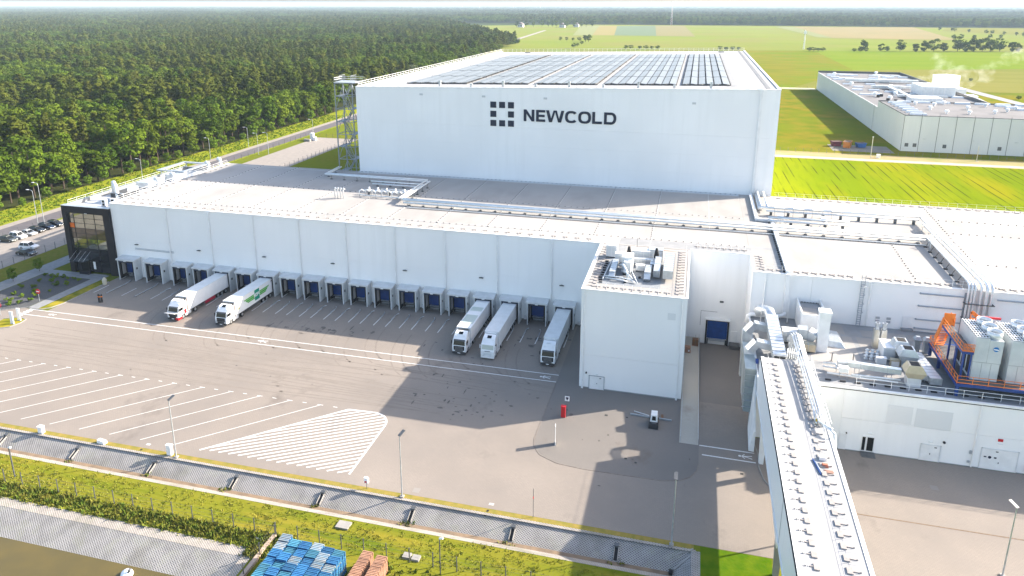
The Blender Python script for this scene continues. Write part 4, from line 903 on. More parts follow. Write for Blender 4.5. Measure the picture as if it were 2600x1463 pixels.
guardrail('roof_guardrail', 'guardrail feet on the left roof edge of the wing beside the recess', (12.5,120.3), (12.5,126.6), 17.12, 5, -math.pi/2, False)

# ================================================================== plant annex (lower block)
AZ = 9.4
an = thing('plant_annex', 'low white annex with crowded equipment roof in front of the cold-store wing', 'building', (40,107,0))
part('wall', MB().box(11.2,96.3,-1,140,118.15,9.25), M['white'], an)
part('wall_panel', MB().box(11.15,96.2,.12,22.4,96.29,9.38), M['white'], an)
for a, b in ((22.4,39.0),(39.0,56),(56,75),(75,140)):
    part('wall_panel', MB().box(a+.02,96.2,.12,b-.02,96.29,4.9), M['white'], an); part('wall_panel', MB().box(a+.02,96.2,4.93,b-.02,96.29,9.38), M['white'], an)
for a, b in ((96.3,101.5),(101.5,107),(107,112.5),(112.5,118.1)): part('side_panel', MB().box(11.08,a+.02,-1,11.19,b-.02,9.38), M['white'], an)
part('roof', MB().box(11.2,96.35,9.26,140,118.15,AZ), M['roofgrey'], an)
rp = MB()
for r in ((19.2,103.6,26.2,113.2),(26.9,104.2,29.4,113.4),(28.0,113.9,36.0,116.3),(36.4,104,60,117.2),(20.4,98.4,30.3,102.6),(20,114,25.5,117.5)): rp.box(r[0],r[1],AZ+.002,r[2],r[3],AZ+.012)
part('roof_pad', rp, M['roof'], an)
part('coping', MB().box(18.9,96.12,9.38,140,96.5,9.62).box(11.0,102,9.38,11.3,118.1,9.62), M['trim'], an)
part('flashing', MB().box(18.9,96.1,9.27,140,96.19,9.37), M['black'], an)
part('plinth', MB().box(19,96.15,0,140,96.28,.11), M['roofgrey'], an)
part('downpipe', MB().cyl((39.0,96.08,.1),(39.0,96.08,9.3),.10,8), M['trim'], an)
gd = part('door', MB().box(25.35,96.1,.25,26.95,96.195,2.6), M['trim'], an); part('pane', MB().box(26.05,96.06,.4,26.85,96.099,2.45), M['glass'], gd); part('pane', MB().box(25.42,96.06,.4,25.8,96.099,2.45), M['glass'], gd)
part('door_ramp', MB().hexa([(25.3,94.9,.0),(27.1,94.9,.0),(27.1,96.1,.0),(25.3,96.1,0),(25.3,94.9,.04),(27.1,94.9,.04),(27.1,96.1,.22),(25.3,96.1,.22)]), M['steel'], an)
for a, b, z in ((32.75,35.05,2.5),(40.0,44.2,3.1)):
    d_ = part('door', MB().box(a,96.12,.1,b,96.195,z), M['trim'], an); part('door_frame', MB().box(a-.1,96.08,.1,a-.005,96.196,z+.1).box(b+.005,96.08,.1,b+.1,96.196,z+.1).box(a-.1,96.08,z+.005,b+.1,96.196,z+.1), M['pipe'], d_)
    part('handle', MB().box((a+b)/2-.05,96.06,1.1,(a+b)/2+.05,96.118,1.3), M['steel'], d_); part('sign_plate', MB().box(a+1.6,96.09,z-.35,a+1.9,96.118,z-.22), M['black'], d_)
part('door', MB().box(22.5,96.1,.1,23.4,96.195,2.5), M['trim'], an)
part('alarm_bell', MB().cyl((35.4,96.0,3.2),(35.4,96.18,3.2),.17,10), M['black'], an); part('alarm_bell', MB().cyl((23.3,96.0,2.7),(23.3,96.18,2.7),.1,8), M['black'], an)
part('red_sign', MB().box(41.6,96.15,4.35,42.2,96.196,4.75), M['red'], an)
part('lamp', MB().cbox(26.3,96.1,3.0,.5,.18,.1).cbox(33.8,96.1,2.95,.5,.18,.1).cbox(41.9,96.1,4.0,.6,.18,.08), M['lamp'], an)
part('recess_panel', MB().box(28.0,96.16,5.15,31.1,96.196,7.75), mat('pale_panel', (.74,.745,.74), rough=.6), an); part('recess_panel', MB().box(31.5,96.17,4.95,35.9,96.196,7.7), mat('mesh_panel', (.69,.70,.70), rough=.6), an)
part('pictogram', MB().cyl((41.0,96.08,1.9),(41.0,96.115,1.9),.2,10).box(41.5,96.08,1.8,41.8,96.115,2.0).box(40.3,96.08,1.85,40.6,96.115,2.0), M['navy'], an)
part('hydrant_box', MB().box(45.4,95.8,.4,46.2,96.15,1.6), M['red'], an)
part('hose_reel', MB().cbox(38.7,96.1,2.0,.3,.1,.5).cbox(38.6,96.1,.7,.3,.15,.3), M['galv'], an)
t = thing('annex_railing', 'white two-tube railing along the annex roof edge under the cooling towers', 'railing', (33,97.4,AZ))
for h in (.5,1.05): part('rail', MB().tube([(24,97.6,AZ+h),(140,97.4,AZ+h)], .035, 5), M['trim'], t)
for i in range(42): part('post', MB().cyl((24+2.2*i,97.5,AZ),(24+2.2*i,97.5,AZ+1.05),.035,5), M['trim'], t)
bf = MB().cbox(0,0,0,.75,.28,.14).mesh('rubber_block', M['black'])
for i in range(12): o = link('roof_block', bf); o.location = (20.5+1.9*i,98.0,AZ+.012); tag(o, 'black rubber block along the annex roof front edge', 'roof block', 'rubber blocks on the annex roof')

# ------------------------------------------------------------------ conveyor bridge
br = thing('conveyor_bridge', 'long white enclosed conveyor bridge running from the annex towards the camera', 'bridge', (14.4,70,0))
BX0,BX1,BZ0,BZ1 = 11.08,17.65,7.45,12.6
part('body', MB().box(BX0+.06,30,BZ0+.05,BX1-.06,96.0,BZ1-.02), M['white'], br)
for i, (a, b) in enumerate(((30,39),(39,48),(48,57),(57,66),(66,75),(75,84),(84,90),(90,96.1))):
    part('side_panel', MB().box(BX0,a+.02,BZ0,BX0+.05,b-.02,BZ1), M['white'], br); part('side_panel', MB().box(BX1-.05,a+.02,BZ0,BX1,b-.02,BZ1), M['white'], br)
part('roof', MB().box(BX0+.1,30,BZ1,BX1-.1,96.1,BZ1+.12), M['hbroof'], br)
part('gutter', MB().box(BX0-.02,30,BZ1+.005,BX0+.09,96.1,BZ1+.1), M['black'], br)
part('coping', MB().box(BX0+.1,30,BZ1+.125,BX0+.5,96.1,BZ1+.2).box(BX1-.45,30,BZ1+.125,BX1-.08,96.1,BZ1+.2), M['trim'], br)
part('lower_frame', MB().box(BX0-.1,30,BZ0-.25,BX0+.25,96,BZ0-.02), M['trim'], br); part('lower_frame', MB().box(BX1-.25,30,BZ0-.25,BX1+.1,96,BZ0-.02), M['trim'], br)
part('side_ledge', MB().box(BX1+.02,30,8.6,BX1+.75,76,8.75), M['trim'], br)
part('joint_strip', MB().box(BX0-.015,65.6,BZ0-.2,BX0-.002,65.75,BZ1), M['pipegrey'], br)
part('hoist_cover', MB().hexa([(BX0-.12,70.5,BZ0-.3),(BX0-.01,70.5,BZ0-.3),(BX0-.01,66,BZ0-1.0),(BX0-.12,66,BZ0-1.0),(BX0-.12,70.5,BZ0-.26),(BX0-.01,70.5,BZ0-.26),(BX0-.01,66,BZ0-.26),(BX0-.12,66,BZ0-.26)]), M['trim'], br)
for y in (90.0,69.6,48.5):
    m_ = M['trim'] if y > 80 else M['concrete']
    part('pier', MB().hexa([(11.5,y-.22,0),(12.1,y-.22,0),(12.1,y+.22,0),(11.5,y+.22,0),(11.3,y-.3,BZ0-.27),(12.3,y-.3,BZ0-.27),(12.3,y+.3,BZ0-.27),(11.3,y+.3,BZ0-.27)]), m_, br)
    part('pier', MB().hexa([(16.7,y-.22,0),(17.3,y-.22,0),(17.3,y+.22,0),(16.7,y+.22,0),(16.5,y-.3,BZ0-.27),(17.5,y-.3,BZ0-.27),(17.5,y+.3,BZ0-.27),(16.5,y+.3,BZ0-.27)]), m_, br)
    part('cross_beam', MB().box(12.35,y-.15,BZ0-.8,16.45,y+.15,BZ0-.27), m_, br)
guardrail('bridge_guardrail', 'guardrail feet along the left edge of the conveyor bridge roof', (12.45,32), (12.45,95), BZ1+.12, 42, -math.pi/2, True)
guardrail('bridge_guardrail', 'guardrail feet along the right edge of the conveyor bridge roof', (16.0,32), (16.0,82), BZ1+.12, 33, math.pi/2, True)
guardrail('bridge_guardrail', 'guardrail feet under the pipe bundle at the far right of the bridge roof', (15.9,82.5), (15.9,95), BZ1+.12, 9, math.pi/2, False)
lw = MB(); lw.box(15.05,32,BZ1+.122,15.11,76,BZ1+.135)
part('conductor_wire', lw, mat('wire_grey', (.30,.31,.33), rough=.5), br)
for i in range(29): part('conductor_wire', MB().box(15.12,32+1.52*i,BZ1+.122,17.1,32.035+1.52*i,BZ1+.134), MATS['wire_grey'], br)
# things left lying on the bridge roof
ZB = BZ1+.13
single('plastic_box', MB().cbox(15.8,73.3,ZB,.75,.5,.38), M['trim'], 'white plastic tub lying on the bridge roof', 'tub', None, (15.8,73.3,ZB))
single('tool_bag', MB().hexa([(15.5,71.9,ZB),(16.2,71.8,ZB),(16.2,72.3,ZB),(15.5,72.3,ZB),(15.6,71.95,ZB+.3),(16.1,71.9,ZB+.3),(16.1,72.2,ZB+.3),(15.6,72.2,ZB+.3)]), mat('coral_bag', (.45,.15,.09), rough=.7), 'small coral tool bag lying on the bridge roof', 'bag', None, (15.9,72.1,ZB))
single('blue_profile', MB().beam((14.75,73.0,ZB+.08),(15.2,70.4,ZB+.08),.10), M['bluedoor'], 'blue metal profile lying on the bridge roof', 'metal profile', None, (15,71.7,ZB))
single('metal_profile', MB().beam((14.95,72.6,ZB+.07),(15.35,70.7,ZB+.07),.12), M['galv'], 'white metal profile beside the blue one on the bridge roof', 'metal profile', None, (15.2,71.6,ZB))
single('plank_pile', MB().cbox(16.1,71.3,ZB,.85,.12,.1).cbox(16.15,71.1,ZB,.85,.1,.1).cbox(16.1,70.9,ZB,.75,.1,.1), mat('coral_plank', (.42,.26,.2), rough=.8), 'small pile of pinkish planks on the bridge roof', 'planks', None, (16.1,71.1,ZB))
# pipe bundle on the right edge of the bridge
t = thing('bridge_pipes', 'bundle of white insulated pipes on stands along the bridge right edge', 'pipe bundle', (16.7,90,12.7))
for i in range(5):
    x = 15.95+.28*i; zt = 14.0-.13*abs(i-2)
    part('pipe', MB().tube([(x-.4,101.5,9.5),(x-.4,101.2,zt+.6),(x-.3,100.2,zt+.75),(x-.1,96.5,zt),(x,88,zt-.1),(x+.05,81.8,zt-.15),(x+.1,81.1,zt-.7),(x+.15,80.0,zt-.75)], .105, 8), M['pipe'], t, True)
part('pipe', MB().tube([(16.6,80.9,13.3),(16.7,79.0,13.4),(17.4,78.0,13.45),(17.7,77.8,13.3),(17.85,77.6,12.1),(18.0,77.5,10.4),(18.0,77.5,.1)], .12, 8), M['pipe'], t, True)
part('pipe', MB().tube([(16.2,81.4,13.4),(16.3,79.6,13.5),(17.0,78.6,13.6),(17.5,78.2,13.6)], .11, 8), M['pipe'], t, True)
for y in (95,92,89,86,83): part('stand', MB().beam((15.9,y,ZB),(15.9,y,13.7),.07).beam((17.35,y,ZB),(17.35,y,13.7),.07).beam((15.8,y,13.55),(17.45,y,13.55),.08), M['galv'], t)
part('rack_rail', MB().cyl((17.5,95.5,13.2),(17.5,79,13.1),.03,5), M['trim'], t); part('rack_rail', MB().cyl((17.5,95.5,13.9),(17.5,79,13.8),.03,5), M['trim'], t)
part('valve', MB().cyl((16.1,80.3,ZB),(16.1,80.3,13.4),.10,8), M['yellow'], t)

# ------------------------------------------------------------------ ducts and plant at the bridge head
t = thing('main_duct', 'wide ribbed silver duct on legs above the bridge head with square louvre end', 'duct', (14,105,9.4))
part('duct_section', MB().hexa([(13.2,99.6,10.5),(15.0,99.6,10.5),(14.8,112,11.4),(13.0,112,11.4),(13.2,99.2,11.7),(15.0,99.2,11.7),(14.8,111.4,12.7),(13.0,111.4,12.7)]), M['alu'], t)
for i in range(13): f = i/12; y = 99.4+12*f; z = 10.5+.92*f; part('flange', MB().box(13.16-.2*f,y,z-.02,15.06-.2*f,y+.05,z+1.3), M['galv'], t)
part('louvre', MB().box(13.32,99.1,10.62,14.0,99.2,11.05).box(14.12,99.1,10.62,14.85,99.2,11.05).box(13.32,99.12,11.12,14.0,99.19,11.5).box(14.12,99.12,11.12,14.85,99.19,11.5), M['black'], t)
part('elbow', MB().tube([(13.9,111.6,12.0),(13.8,113.4,12.2),(13.0,114.6,12.0),(11.9,114.9,11.4)], .85, 12), M['alu'], t, True)
for y in (101,105,109): part('leg', MB().beam((13.3,y,9.4),(13.3,y,10.7),.09).beam((14.8,y,9.4),(14.8,y,10.7),.09), M['galv'], t)
for i, (y, z) in enumerate(((109.4,11.2),(103.6,10.9))):
    t = thing('branch_duct', 'angled silver branch duct bending over the annex side wall, '+('far one','near one')[i], 'duct', (11.8,y,9.4))
    part('duct_section', MB().beam((13.3,y,z),(11.2,y,z+.35),1.2,1.0).beam((11.3,y,z+.4),(10.2,y-.3,z-.9),1.2,1.0), M['alu'], t)
    part('drop', MB().beam((10.3,y-.2,z-.6),(10.35,y-1.2,3.2),1.5,1.0), M['alu'], t)
t = thing('wall_duct', 'tall grey-green ribbed duct casing fixed down the annex side wall', 'duct', (10.3,102.6,0))
part('casing', MB().hexa([(9.7,98.4,2.6),(11.05,98.4,2.6),(11.05,104.8,2.6),(9.7,104.8,2.6),(9.5,98.2,9.6),(11.05,98.2,9.6),(11.05,107,9.6),(9.5,107,9.6)]), mat('foil_grey_green', (.38,.43,.43), (.30,.35,.36), .8, rough=.35, metal=.4), t)
for i in range(6): part('flange', MB().box(9.45,98.15,3.4+1.05*i,11.04,98.38,3.46+1.05*i), M['galv'], t)
part('bracket', MB().box(10.6,98.5,0,11.0,98.8,2.6).box(10.6,104,0,11.0,104.3,2.6), M['galv'], t)
single('blue_column', MB().beam((11.0,96.6,2.6),(11.25,101.0,9.9),.42,.42), M['blue'], 'dark blue steel member leaning along the bridge head side', 'steel column', None, (11,97,2.6))
single('wall_membrane', MB().hexa([(10.3,92.0,.35),(11.02,92.0,.3),(11.02,97.6,.3),(10.5,97.6,.5),(10.75,92.2,3.3),(11.02,92.2,3.3),(11.02,97.8,9),(10.85,97.8,9)]), mat('loose_white_sheet', (.72,.73,.73), (.6,.62,.63), .8, rough=.7, bump=.5, bscale=1.2), 'loose white sheeting hanging on the wall beside the bridge pier', 'sheeting', None, (10.7,95,.2))
unit('air_handler', 'white air handling unit behind the main duct at the bridge head', 'air handler', 16.6,109.2,AZ,2.3,1.7,1.7,M['trim'],3)
for i, y in enumerate((107.4,105.6)):
    t = thing('intake_hood', 'silver hexagonal intake hood at the bridge head, '+('farther','nearer')[i], 'intake hood', (16.9,y,AZ))
    part('base', MB().cbox(16.9,y,AZ,1.2,1.1,.7), M['alu'], t); part('hood', MB().hexa([(16.0,y-.55,10.5),(17.8,y-.55,10.5),(17.8,y+.55,10.5),(16.0,y+.55,10.5),(16.45,y-.5,11.3),(17.4,y-.5,11.3),(17.4,y+.5,11.3),(16.45,y+.5,11.3)]).hexa([(16.4,y-.5,10.1),(17.4,y-.5,10.1),(17.4,y+.5,10.1),(16.4,y+.5,10.1),(16.0,y-.55,10.49),(17.8,y-.55,10.49),(17.8,y+.55,10.49),(16.0,y+.55,10.49)]), M['pipe'], t); part('opening', MB().box(16.55,y-.35,11.302,17.3,y+.3,11.33), M['black'], t)
duct('cross_duct', 'large silver transition duct between the air handler and the white stack', [(17.6,108.6,11.4),(19.0,108.4,11.5),(20.1,108.0,10.9)], 1.7, 1.6, M['alu'], .9, None, AZ)
t = thing('white_stack', 'tall white square ventilation stack on the annex roof', 'ventilation stack', (20.9,107.3,AZ)); part('shaft', MB().cbox(20.9,107.35,AZ,1.5,1.5,6.0), M['trim'], t); part('cap', MB().cbox(20.9,107.35,AZ+6.01,1.75,1.75,.45), M['trim'], t)
duct('cross_duct', 'low cream duct box at the foot of the white stack', [(17.8,106.4,10.2),(19.9,106.4,10.2)], 1.3, 1.1, M['tan'], .9, None, AZ)
t = thing('stair_penthouse', 'white stair head box with parapet roof against the wing wall', 'stair head', (20.2,115,AZ))
part('wall', MB().box(18.4,112.3,AZ,18.62,118.1,13.2).box(21.9,112.3,AZ,22.12,118.1,13.2).box(18.62,112.3,AZ,21.9,112.5,12.9), M['trim'], t); part('roof', MB().box(18.63,112.52,12.4,21.89,118.1,12.6), M['roof'], t); part('mat', MB().box(18.64,115.8,12.602,21.88,118.0,12.62), M['roofgrey'], t)
for i in range(6): part('block', MB().cbox(19.2+.45*i,117.8,12.63,.15,.15,.12), M['black'], t)
# insulated pipe that drops from the wing roof and turns along the annex roof
t = thing('drop_duct', 'white square duct dropping down the wing wall and turning left', 'duct', (16.8,118,9.4))
part('duct_section', MB().box(16.35,117.55,10.5,17.05,118.15,17.3), M['trim'], t); part('duct_section', MB().box(16.35,118.2,17.2,17.05,148.2,17.75), M['trim'], t)
part('elbow', MB().tube([(16.7,117.85,10.6),(16.6,117.6,10.2),(16.0,117.3,10.0),(13.0,117.0,10.0),(11.4,116.9,10.0),(10.9,116.9,9.7),(10.85,116.9,8.6)], .34, 10), M['trim'], t, True)
db = MB()
for i in range(24): db.cbox(16.15,119.2+1.22*i,17.12,.3,.28,.2)
part('support', db, M['black'], t)
for i,(x,y) in enumerate(((12.6,113.5),(17.0,116.2))):
    t = thing('lightning_mast', 'thin white lightning mast at the bridge head, '+('by the side wall','by the stair head')[i], 'mast', (x,y,AZ)); part('pole', MB().cyl((x,y,AZ),(x,y,AZ+4.2),.05,6), M['trim'], t); part('foot', MB().cbox(x,y,AZ,.5,.5,.1), M['concrete'], t)
for i in range(6):
    x = 15.6+.28*i; single('hose_pipe', MB().tube([(x+1.0,105.2,9.5),(x+.6,104.6,10.6),(x,103.2,10.9),(x-.1,101.4,10.2),(x+.3,100.2,9.6)], .10, 7), M['pipe'], 'white curved refrigerant hose at the bridge head', 'hose', 'white hoses at the bridge head', (x,102,9.5), True)
single('barrel_roof', MB().tube([(23.2,108.2,9.45),(23.2,113.2,9.45)], .01, 4).hexa([(21.9,109.0,9.41),(24.6,108.6,9.41),(24.6,113.4,9.41),(21.9,113.8,9.41),(22.3,109.2,10.2),(24.0,109.0,10.2),(24.0,113.0,10.2),(22.3,113.4,10.2)]), M['galv'], 'low curved grey cover right of the white stack', 'cover', None, (23.2,111,9.41))
# plant in the middle of the annex roof
for i, x in enumerate((29.0,30.0)):
    t = thing('steel_chimney', 'pair member of square steel exhaust shafts on the annex roof, '+('left one','right one')[i], 'exhaust shaft', (x,110.4,AZ)); part('shaft', MB().cbox(x,110.4,AZ,.75,.75,3.0), mat('worn_shaft_steel%d' % i, (.42,.40,.33), (.52,.53,.52), .7, rough=.35, metal=.5), t); part('neck', MB().cbox(x,110.4,AZ+3.02,.5,.5,.9), M['galv'], t); part('cap', MB().ring((x,110.4),.36,.24,AZ+3.93,AZ+4.1,10), M['galv'], t)
hood_spots = ((31.6,107.2,'dark grey','alu'),(31.9,104.6,'grey','alu'),(31.5,99.6,'cream','tan'))
for i, (x, y, c, m_) in enumerate(hood_spots):
    t = thing('intake_hood', c+' angular intake hood with black opening on the annex roof, '+('farthest of three','middle of three','nearest the roof edge')[i], 'intake hood', (x,y,AZ))
    part('base', MB().cbox(x,y,AZ,1.7,1.5,1.3), M['pipe'] if i == 2 else M['galv'], t)
    part('hood', MB().hexa([(x-.9,y-.85,10.71),(x+.9,y-.85,10.71),(x+.9,y+.85,10.71),(x-.9,y+.85,10.71),(x-1.35,y-1.0,11.5),(x+1.35,y-1.0,11.5),(x+1.35,y+1.0,11.5),(x-1.35,y+1.0,11.5)]).hexa([(x-1.35,y-1.0,11.51),(x+1.35,y-1.0,11.51),(x+1.35,y+1.0,11.51),(x-1.35,y+1.0,11.51),(x-.85,y-.75,12.5),(x+.75,y-.75,12.5),(x+.75,y+.8,12.5),(x-.85,y+.8,12.5)]), M[m_], t)
    part('opening', MB().box(x-.6,y-.6,12.502,x+.55,y+.65,12.53), M['black'], t)
unit('air_handler', 'white air handling unit between the chimneys and hoods on the annex roof', 'air handler', 29.9,107.4,AZ,1.6,3.0,1.9,M['trim'],1)
unit('condenser', 'white condenser with fan grille left of the grey hoods on the annex roof', 'condenser', 28.6,104.6,AZ,1.3,.7,.9,M['trim'],1)
unit('condenser', 'cream condenser with round fan near the roof centre of the annex', 'condenser', 30.3,104.2,AZ,1.2,.7,1.0,M['tan'],1)
unit('condenser', 'small dark-fronted condenser behind the white air handler on the annex roof', 'condenser', 30.6,110.6,AZ,1.0,.8,.9,M['trim'],1)
for i in range(9):
    x, y = 26.9+.62*(i%3)+.1*i, 106.0+1.0*(i//3); single('pump_set', MB().cyl((x,y,AZ),(x,y,AZ+.7),.2,8).cyl((x-.3,y,AZ+.55),(x+.3,y,AZ+.55),.13,8).cbox(x,y,AZ,.5,.4,.15), M['pipe'], 'small valve and pump set left of the chimneys on the annex roof', 'pump', 'pump sets on the annex roof', (x,y,AZ), True)
duct('front_duct', 'long silver duct on legs running along the front of the annex roof', [(22.0,100.6,10.9),(23.2,100.5,11.0),(30.0,99.9,11.0)], .75, .75, M['alu'], 1.7, None, AZ)
unit('duct_box', 'pale blue duct box on tall legs at the left end of the front duct', 'duct box', 22.6,99.3,10.3,1.2,.8,.7,M['trim'],1,False)
part('leg', MB().beam((22.1,99.0,AZ),(22.1,99.0,10.3),.06).beam((23.1,99.0,AZ),(23.1,99.0,10.3),.06), M['galv'], bpy.data.objects['duct_box'])
duct('back_duct', 'striped silver duct of long panels left of the cooling tower platform', [(33.8,107.5,10.2),(34.4,99.6,10.2)], 1.5, .9, M['alu'], .8, None, AZ)
duct('low_duct', 'short silver duct bending beside the cream hood', [(32.5,101.2,10.2),(34.0,100.6,10.2)], .9, .8, M['alu'], .7, None, AZ)
for i, x in enumerate((34.7,36.0)):
    t = thing('roof_exhaust', 'grey steel exhaust cowl behind the cooling tower stairs, '+('left one','right one')[i], 'exhaust cowl', (x,110.3,AZ)); part('shaft', MB().cbox(x,110.3,AZ,.7,.7,1.7), M['galv'], t); part('cowl', MB().hexa([(x-.35,109.95,11.11),(x+.35,109.95,11.11),(x+.35,110.65,11.11),(x-.35,110.65,11.11),(x-.55,109.75,11.5),(x+.55,109.75,11.5),(x+.55,110.85,11.5),(x-.55,110.85,11.5)]).hexa([(x-.55,109.75,11.51),(x+.55,109.75,11.51),(x+.55,110.85,11.51),(x-.55,110.85,11.51),(x-.25,110.05,11.95),(x+.25,110.05,11.95),(x+.25,110.55,11.95),(x-.25,110.55,11.95)]), M['galv'], t)
for i, (pts) in enumerate(([(20.3,101.6,10.2),(22.0,101.4,10.3),(21.9,100.0,10.3)],[(20.2,100.9,10.0),(22.5,100.6,10.0)],[(20.5,99.2,9.9),(29.5,98.7,9.9)],[(23.6,98.9,10.2),(29.8,98.9,10.2)])):
    single('roof_pipe', MB().tube(pts, .13, 8), M['pipe'], ('bent white pipe next to the bridge pipes on the annex roof','short white pipe next to the bridge pipes','long low pipe along the annex roof front','white pipe just under the front duct')[i], 'pipe', None, pts[0], True)
for i,(x,y) in enumerate(((21.9,104.0),(24.9,104.6))):
    t = thing('lightning_mast', 'short steel post on the bare annex roof pad, '+('left one','right one')[i], 'mast', (x,y,AZ)); part('pole', MB().cyl((x,y,AZ),(x,y,AZ+1.3),.07,6), M['steel'], t); part('foot', MB().cbox(x,y,AZ+.013,.3,.3,.06), M['concrete'], t)

# ------------------------------------------------------------------ cooling towers on their blue frame
pf = thing('cooling_platform', 'blue steel platform with orange railings carrying the cooling towers', 'platform', (40,101,AZ))
PZ = 11.3
for x in (36.4,46.5,56): 
    for y in (97.9,105.6,109.6): part('column', MB().cbox(x,y,AZ,.35,.35,PZ-AZ-.42), M['blue'], pf)
part('beam', MB().box(36.1,97.6,PZ-.4,62,98.0,PZ-.02), M['blue'], pf); part('beam', MB().box(36.1,98.0,PZ-.4,36.5,110.2,PZ-.02), M['blue'], pf); part('beam', MB().box(36.5,109.8,PZ-.4,62,110.2,PZ-.02), M['blue'], pf)
part('grating', MB().box(36.5,98.0,PZ-.1,62,109.8,PZ), M['steel'], pf)
def orail(pts, n, z, h=1.1, name='railing'):
    mb = MB()
    for hh in (.12,.6,h): mb.tube([(x,y,z+hh) for x,y in pts], .04 if hh > .2 else .06, 5)
    for (a, b) in zip(pts, pts[1:]):
        for i in range(n+1):
            t_ = i/n; x, y = a[0]+(b[0]-a[0])*t_, a[1]+(b[1]-a[1])*t_; mb.cyl((x,y,z),(x,y,z+h),.04,5)
    part(name, mb, M['orange'], pf)
orail([(36.2,97.7),(62,97.7)], 14, PZ); orail([(36.2,97.8),(36.2,110.0)], 11, PZ); orail([(36.3,110.0),(38.2,110.0)], 2, PZ)
# upper gallery on posts and its stair
for y in (99.2,101.8,104.6): part('gallery_post', MB().cbox(37.0,y,PZ,.22,.22,4.0).cbox(37.9,y,PZ,.18,.18,4.0), M['blue'], pf)
part('gallery', MB().box(36.7,98.9,15.3,38.0,107.4,15.42), M['steel'], pf); part('gallery_beam', MB().box(36.62,98.9,15.1,36.72,107.4,15.42).box(36.72,98.82,15.1,38.0,98.9,15.42), M['blue'], pf)
orail([(36.65,107.4),(36.65,98.9),(38.0,98.9)], 8, 15.42)
stp = MB()
for i in range(12): f = i/12; stp.box(36.7,109.6-.17*i-.25,PZ+.34*i,38.0,109.6-.17*i,PZ+.34*i+.06)
part('stair', stp, M['orange'], pf)
part('stair_side', MB().beam((36.68,109.6,PZ+.9),(36.68,107.4,16.4),.06,.5).beam((36.68,109.6,PZ+.1),(36.68,107.4,15.4),.08,.3).beam((38.02,109.6,PZ+.9),(38.02,107.4,16.4),.06,.5), M['orange'], pf)
part('stair_panel', MB().box(36.75,107.5,15.45,38.2,107.56,17.2).box(38.2,107.5,13.2,38.26,109.5,16.6), M['orange'], pf)
ctw = mat('cooling_tower_panel', (.56,.60,.61), (.48,.52,.54), .6, rough=.45)
for i, x in enumerate((38.2,42.4)):
    t = thing('cooling_tower', 'grey cooling tower with three round fans and blue badge, '+('left one beside the gallery','right one, second from the gallery')[i], 'cooling tower', (x+1.6,102.3,PZ))
    part('basin', MB().box(x,99.3,PZ+.02,x+3.2,105.4,PZ+2.6), ctw, t)
    part('upper_casing', MB().box(x+1.62,99.25,PZ+2.62,x+3.25,105.4,PZ+5.9), ctw, t); part('upper_casing', MB().box(x-.02,99.25,PZ+2.62,x+1.58,105.4,PZ+6.1), ctw, t)
    part('seam', MB().box(x+1.585,99.27,PZ+2.6,x+1.615,99.5,PZ+6.0).box(x-.03,99.24,PZ+2.6,x+3.26,99.28,PZ+2.66).box(x+1.1,99.27,PZ+.1,x+1.14,99.299,PZ+2.5).box(x+2.2,99.27,PZ+.1,x+2.24,99.299,PZ+2.5), M['pipegrey'], t)
    gl = part('louvre_top', MB().box(x+.02,99.35,PZ+6.102,x+1.55,105.3,PZ+6.12), M['black'], t); sl_ = MB()
    for k_ in range(9): sl_.box(x+.02,99.4+.68*k_,PZ+6.12,x+1.55,99.55+.68*k_,PZ+6.2)
    for k_ in range(5): sl_.box(x+.05+.36*k_,99.35,PZ+6.2,x+.12+.36*k_,105.3,PZ+6.26)
    part('slat', sl_, M['trim'], gl)
    for k_ in range(3):
        y = 100.4+1.95*k_; part('fan_cowl', MB().ring((x+2.42,y),.93,.86,PZ+5.9,PZ+6.85,20), M['pipe'], t, True)
        part('fan', MB().cyl((x+2.42,y,PZ+6.3),(x+2.42,y,PZ+6.45),.2,10).beam((x+1.62,y,PZ+6.38),(x+3.22,y,PZ+6.38),.22,.04).beam((x+2.42,y-.8,PZ+6.38),(x+2.42,y+.8,PZ+6.38),.22,.04), M['galv'], t)
    bd = part('badge', MB().cyl((x+2.45,99.2,PZ+4.7),(x+2.45,99.248,PZ+4.7),.34,16), mat('badge_blue%d' % i, (.01,.16,.45), rough=.4), t); part('badge_mark', MB().hexa([(x+2.15,99.19,4.62+PZ),(x+2.75,99.19,4.56+PZ),(x+2.75,99.198,4.56+PZ),(x+2.15,99.198,4.62+PZ),(x+2.15,99.19,4.78+PZ),(x+2.75,99.19,4.72+PZ),(x+2.75,99.198,4.72+PZ),(x+2.15,99.198,4.78+PZ)]), M['tape'], bd)
    if i == 0:
        for k_ in range(3): part('intake_louvre', MB().box(x-.03,99.7+1.9*k_,PZ+.4,x-.022,101.2+1.9*k_,PZ+4.0), M['black'], t)
single('red_pipe', MB().tube([(48.2,107.5,9.5),(48.2,107.5,17.3),(48.0,107.3,18.0),(47.5,106.9,18.5)], .14, 8), M['red'], 'tall dark red vent pipe behind the right cooling tower', 'pipe', None, (48.2,107.5,9.42), True)
single('red_beam', MB().box(40.5,106.2,17.4,43.4,106.4,17.7).box(41.9,106.2,9.42,42.1,106.4,17.39), M['red'], 'red steel beam between the two cooling towers at the back', 'beam', None, (42,106.3,9.42))
single('orange_gantry', MB().beam((41.2,110.5,9.42),(41.2,110.5,16.6),.12).beam((42.9,110.5,9.42),(42.9,110.5,15.4),.12).beam((41.2,110.5,16.6),(42.9,110.5,15.2),.12,.5).beam((41.2,110.5,15.2),(42.9,110.5,15.2),.1,.8), M['orange'], 'orange railing panel behind the cooling towers in front of the pipes', 'railing', None, (42,110.5,9.42))

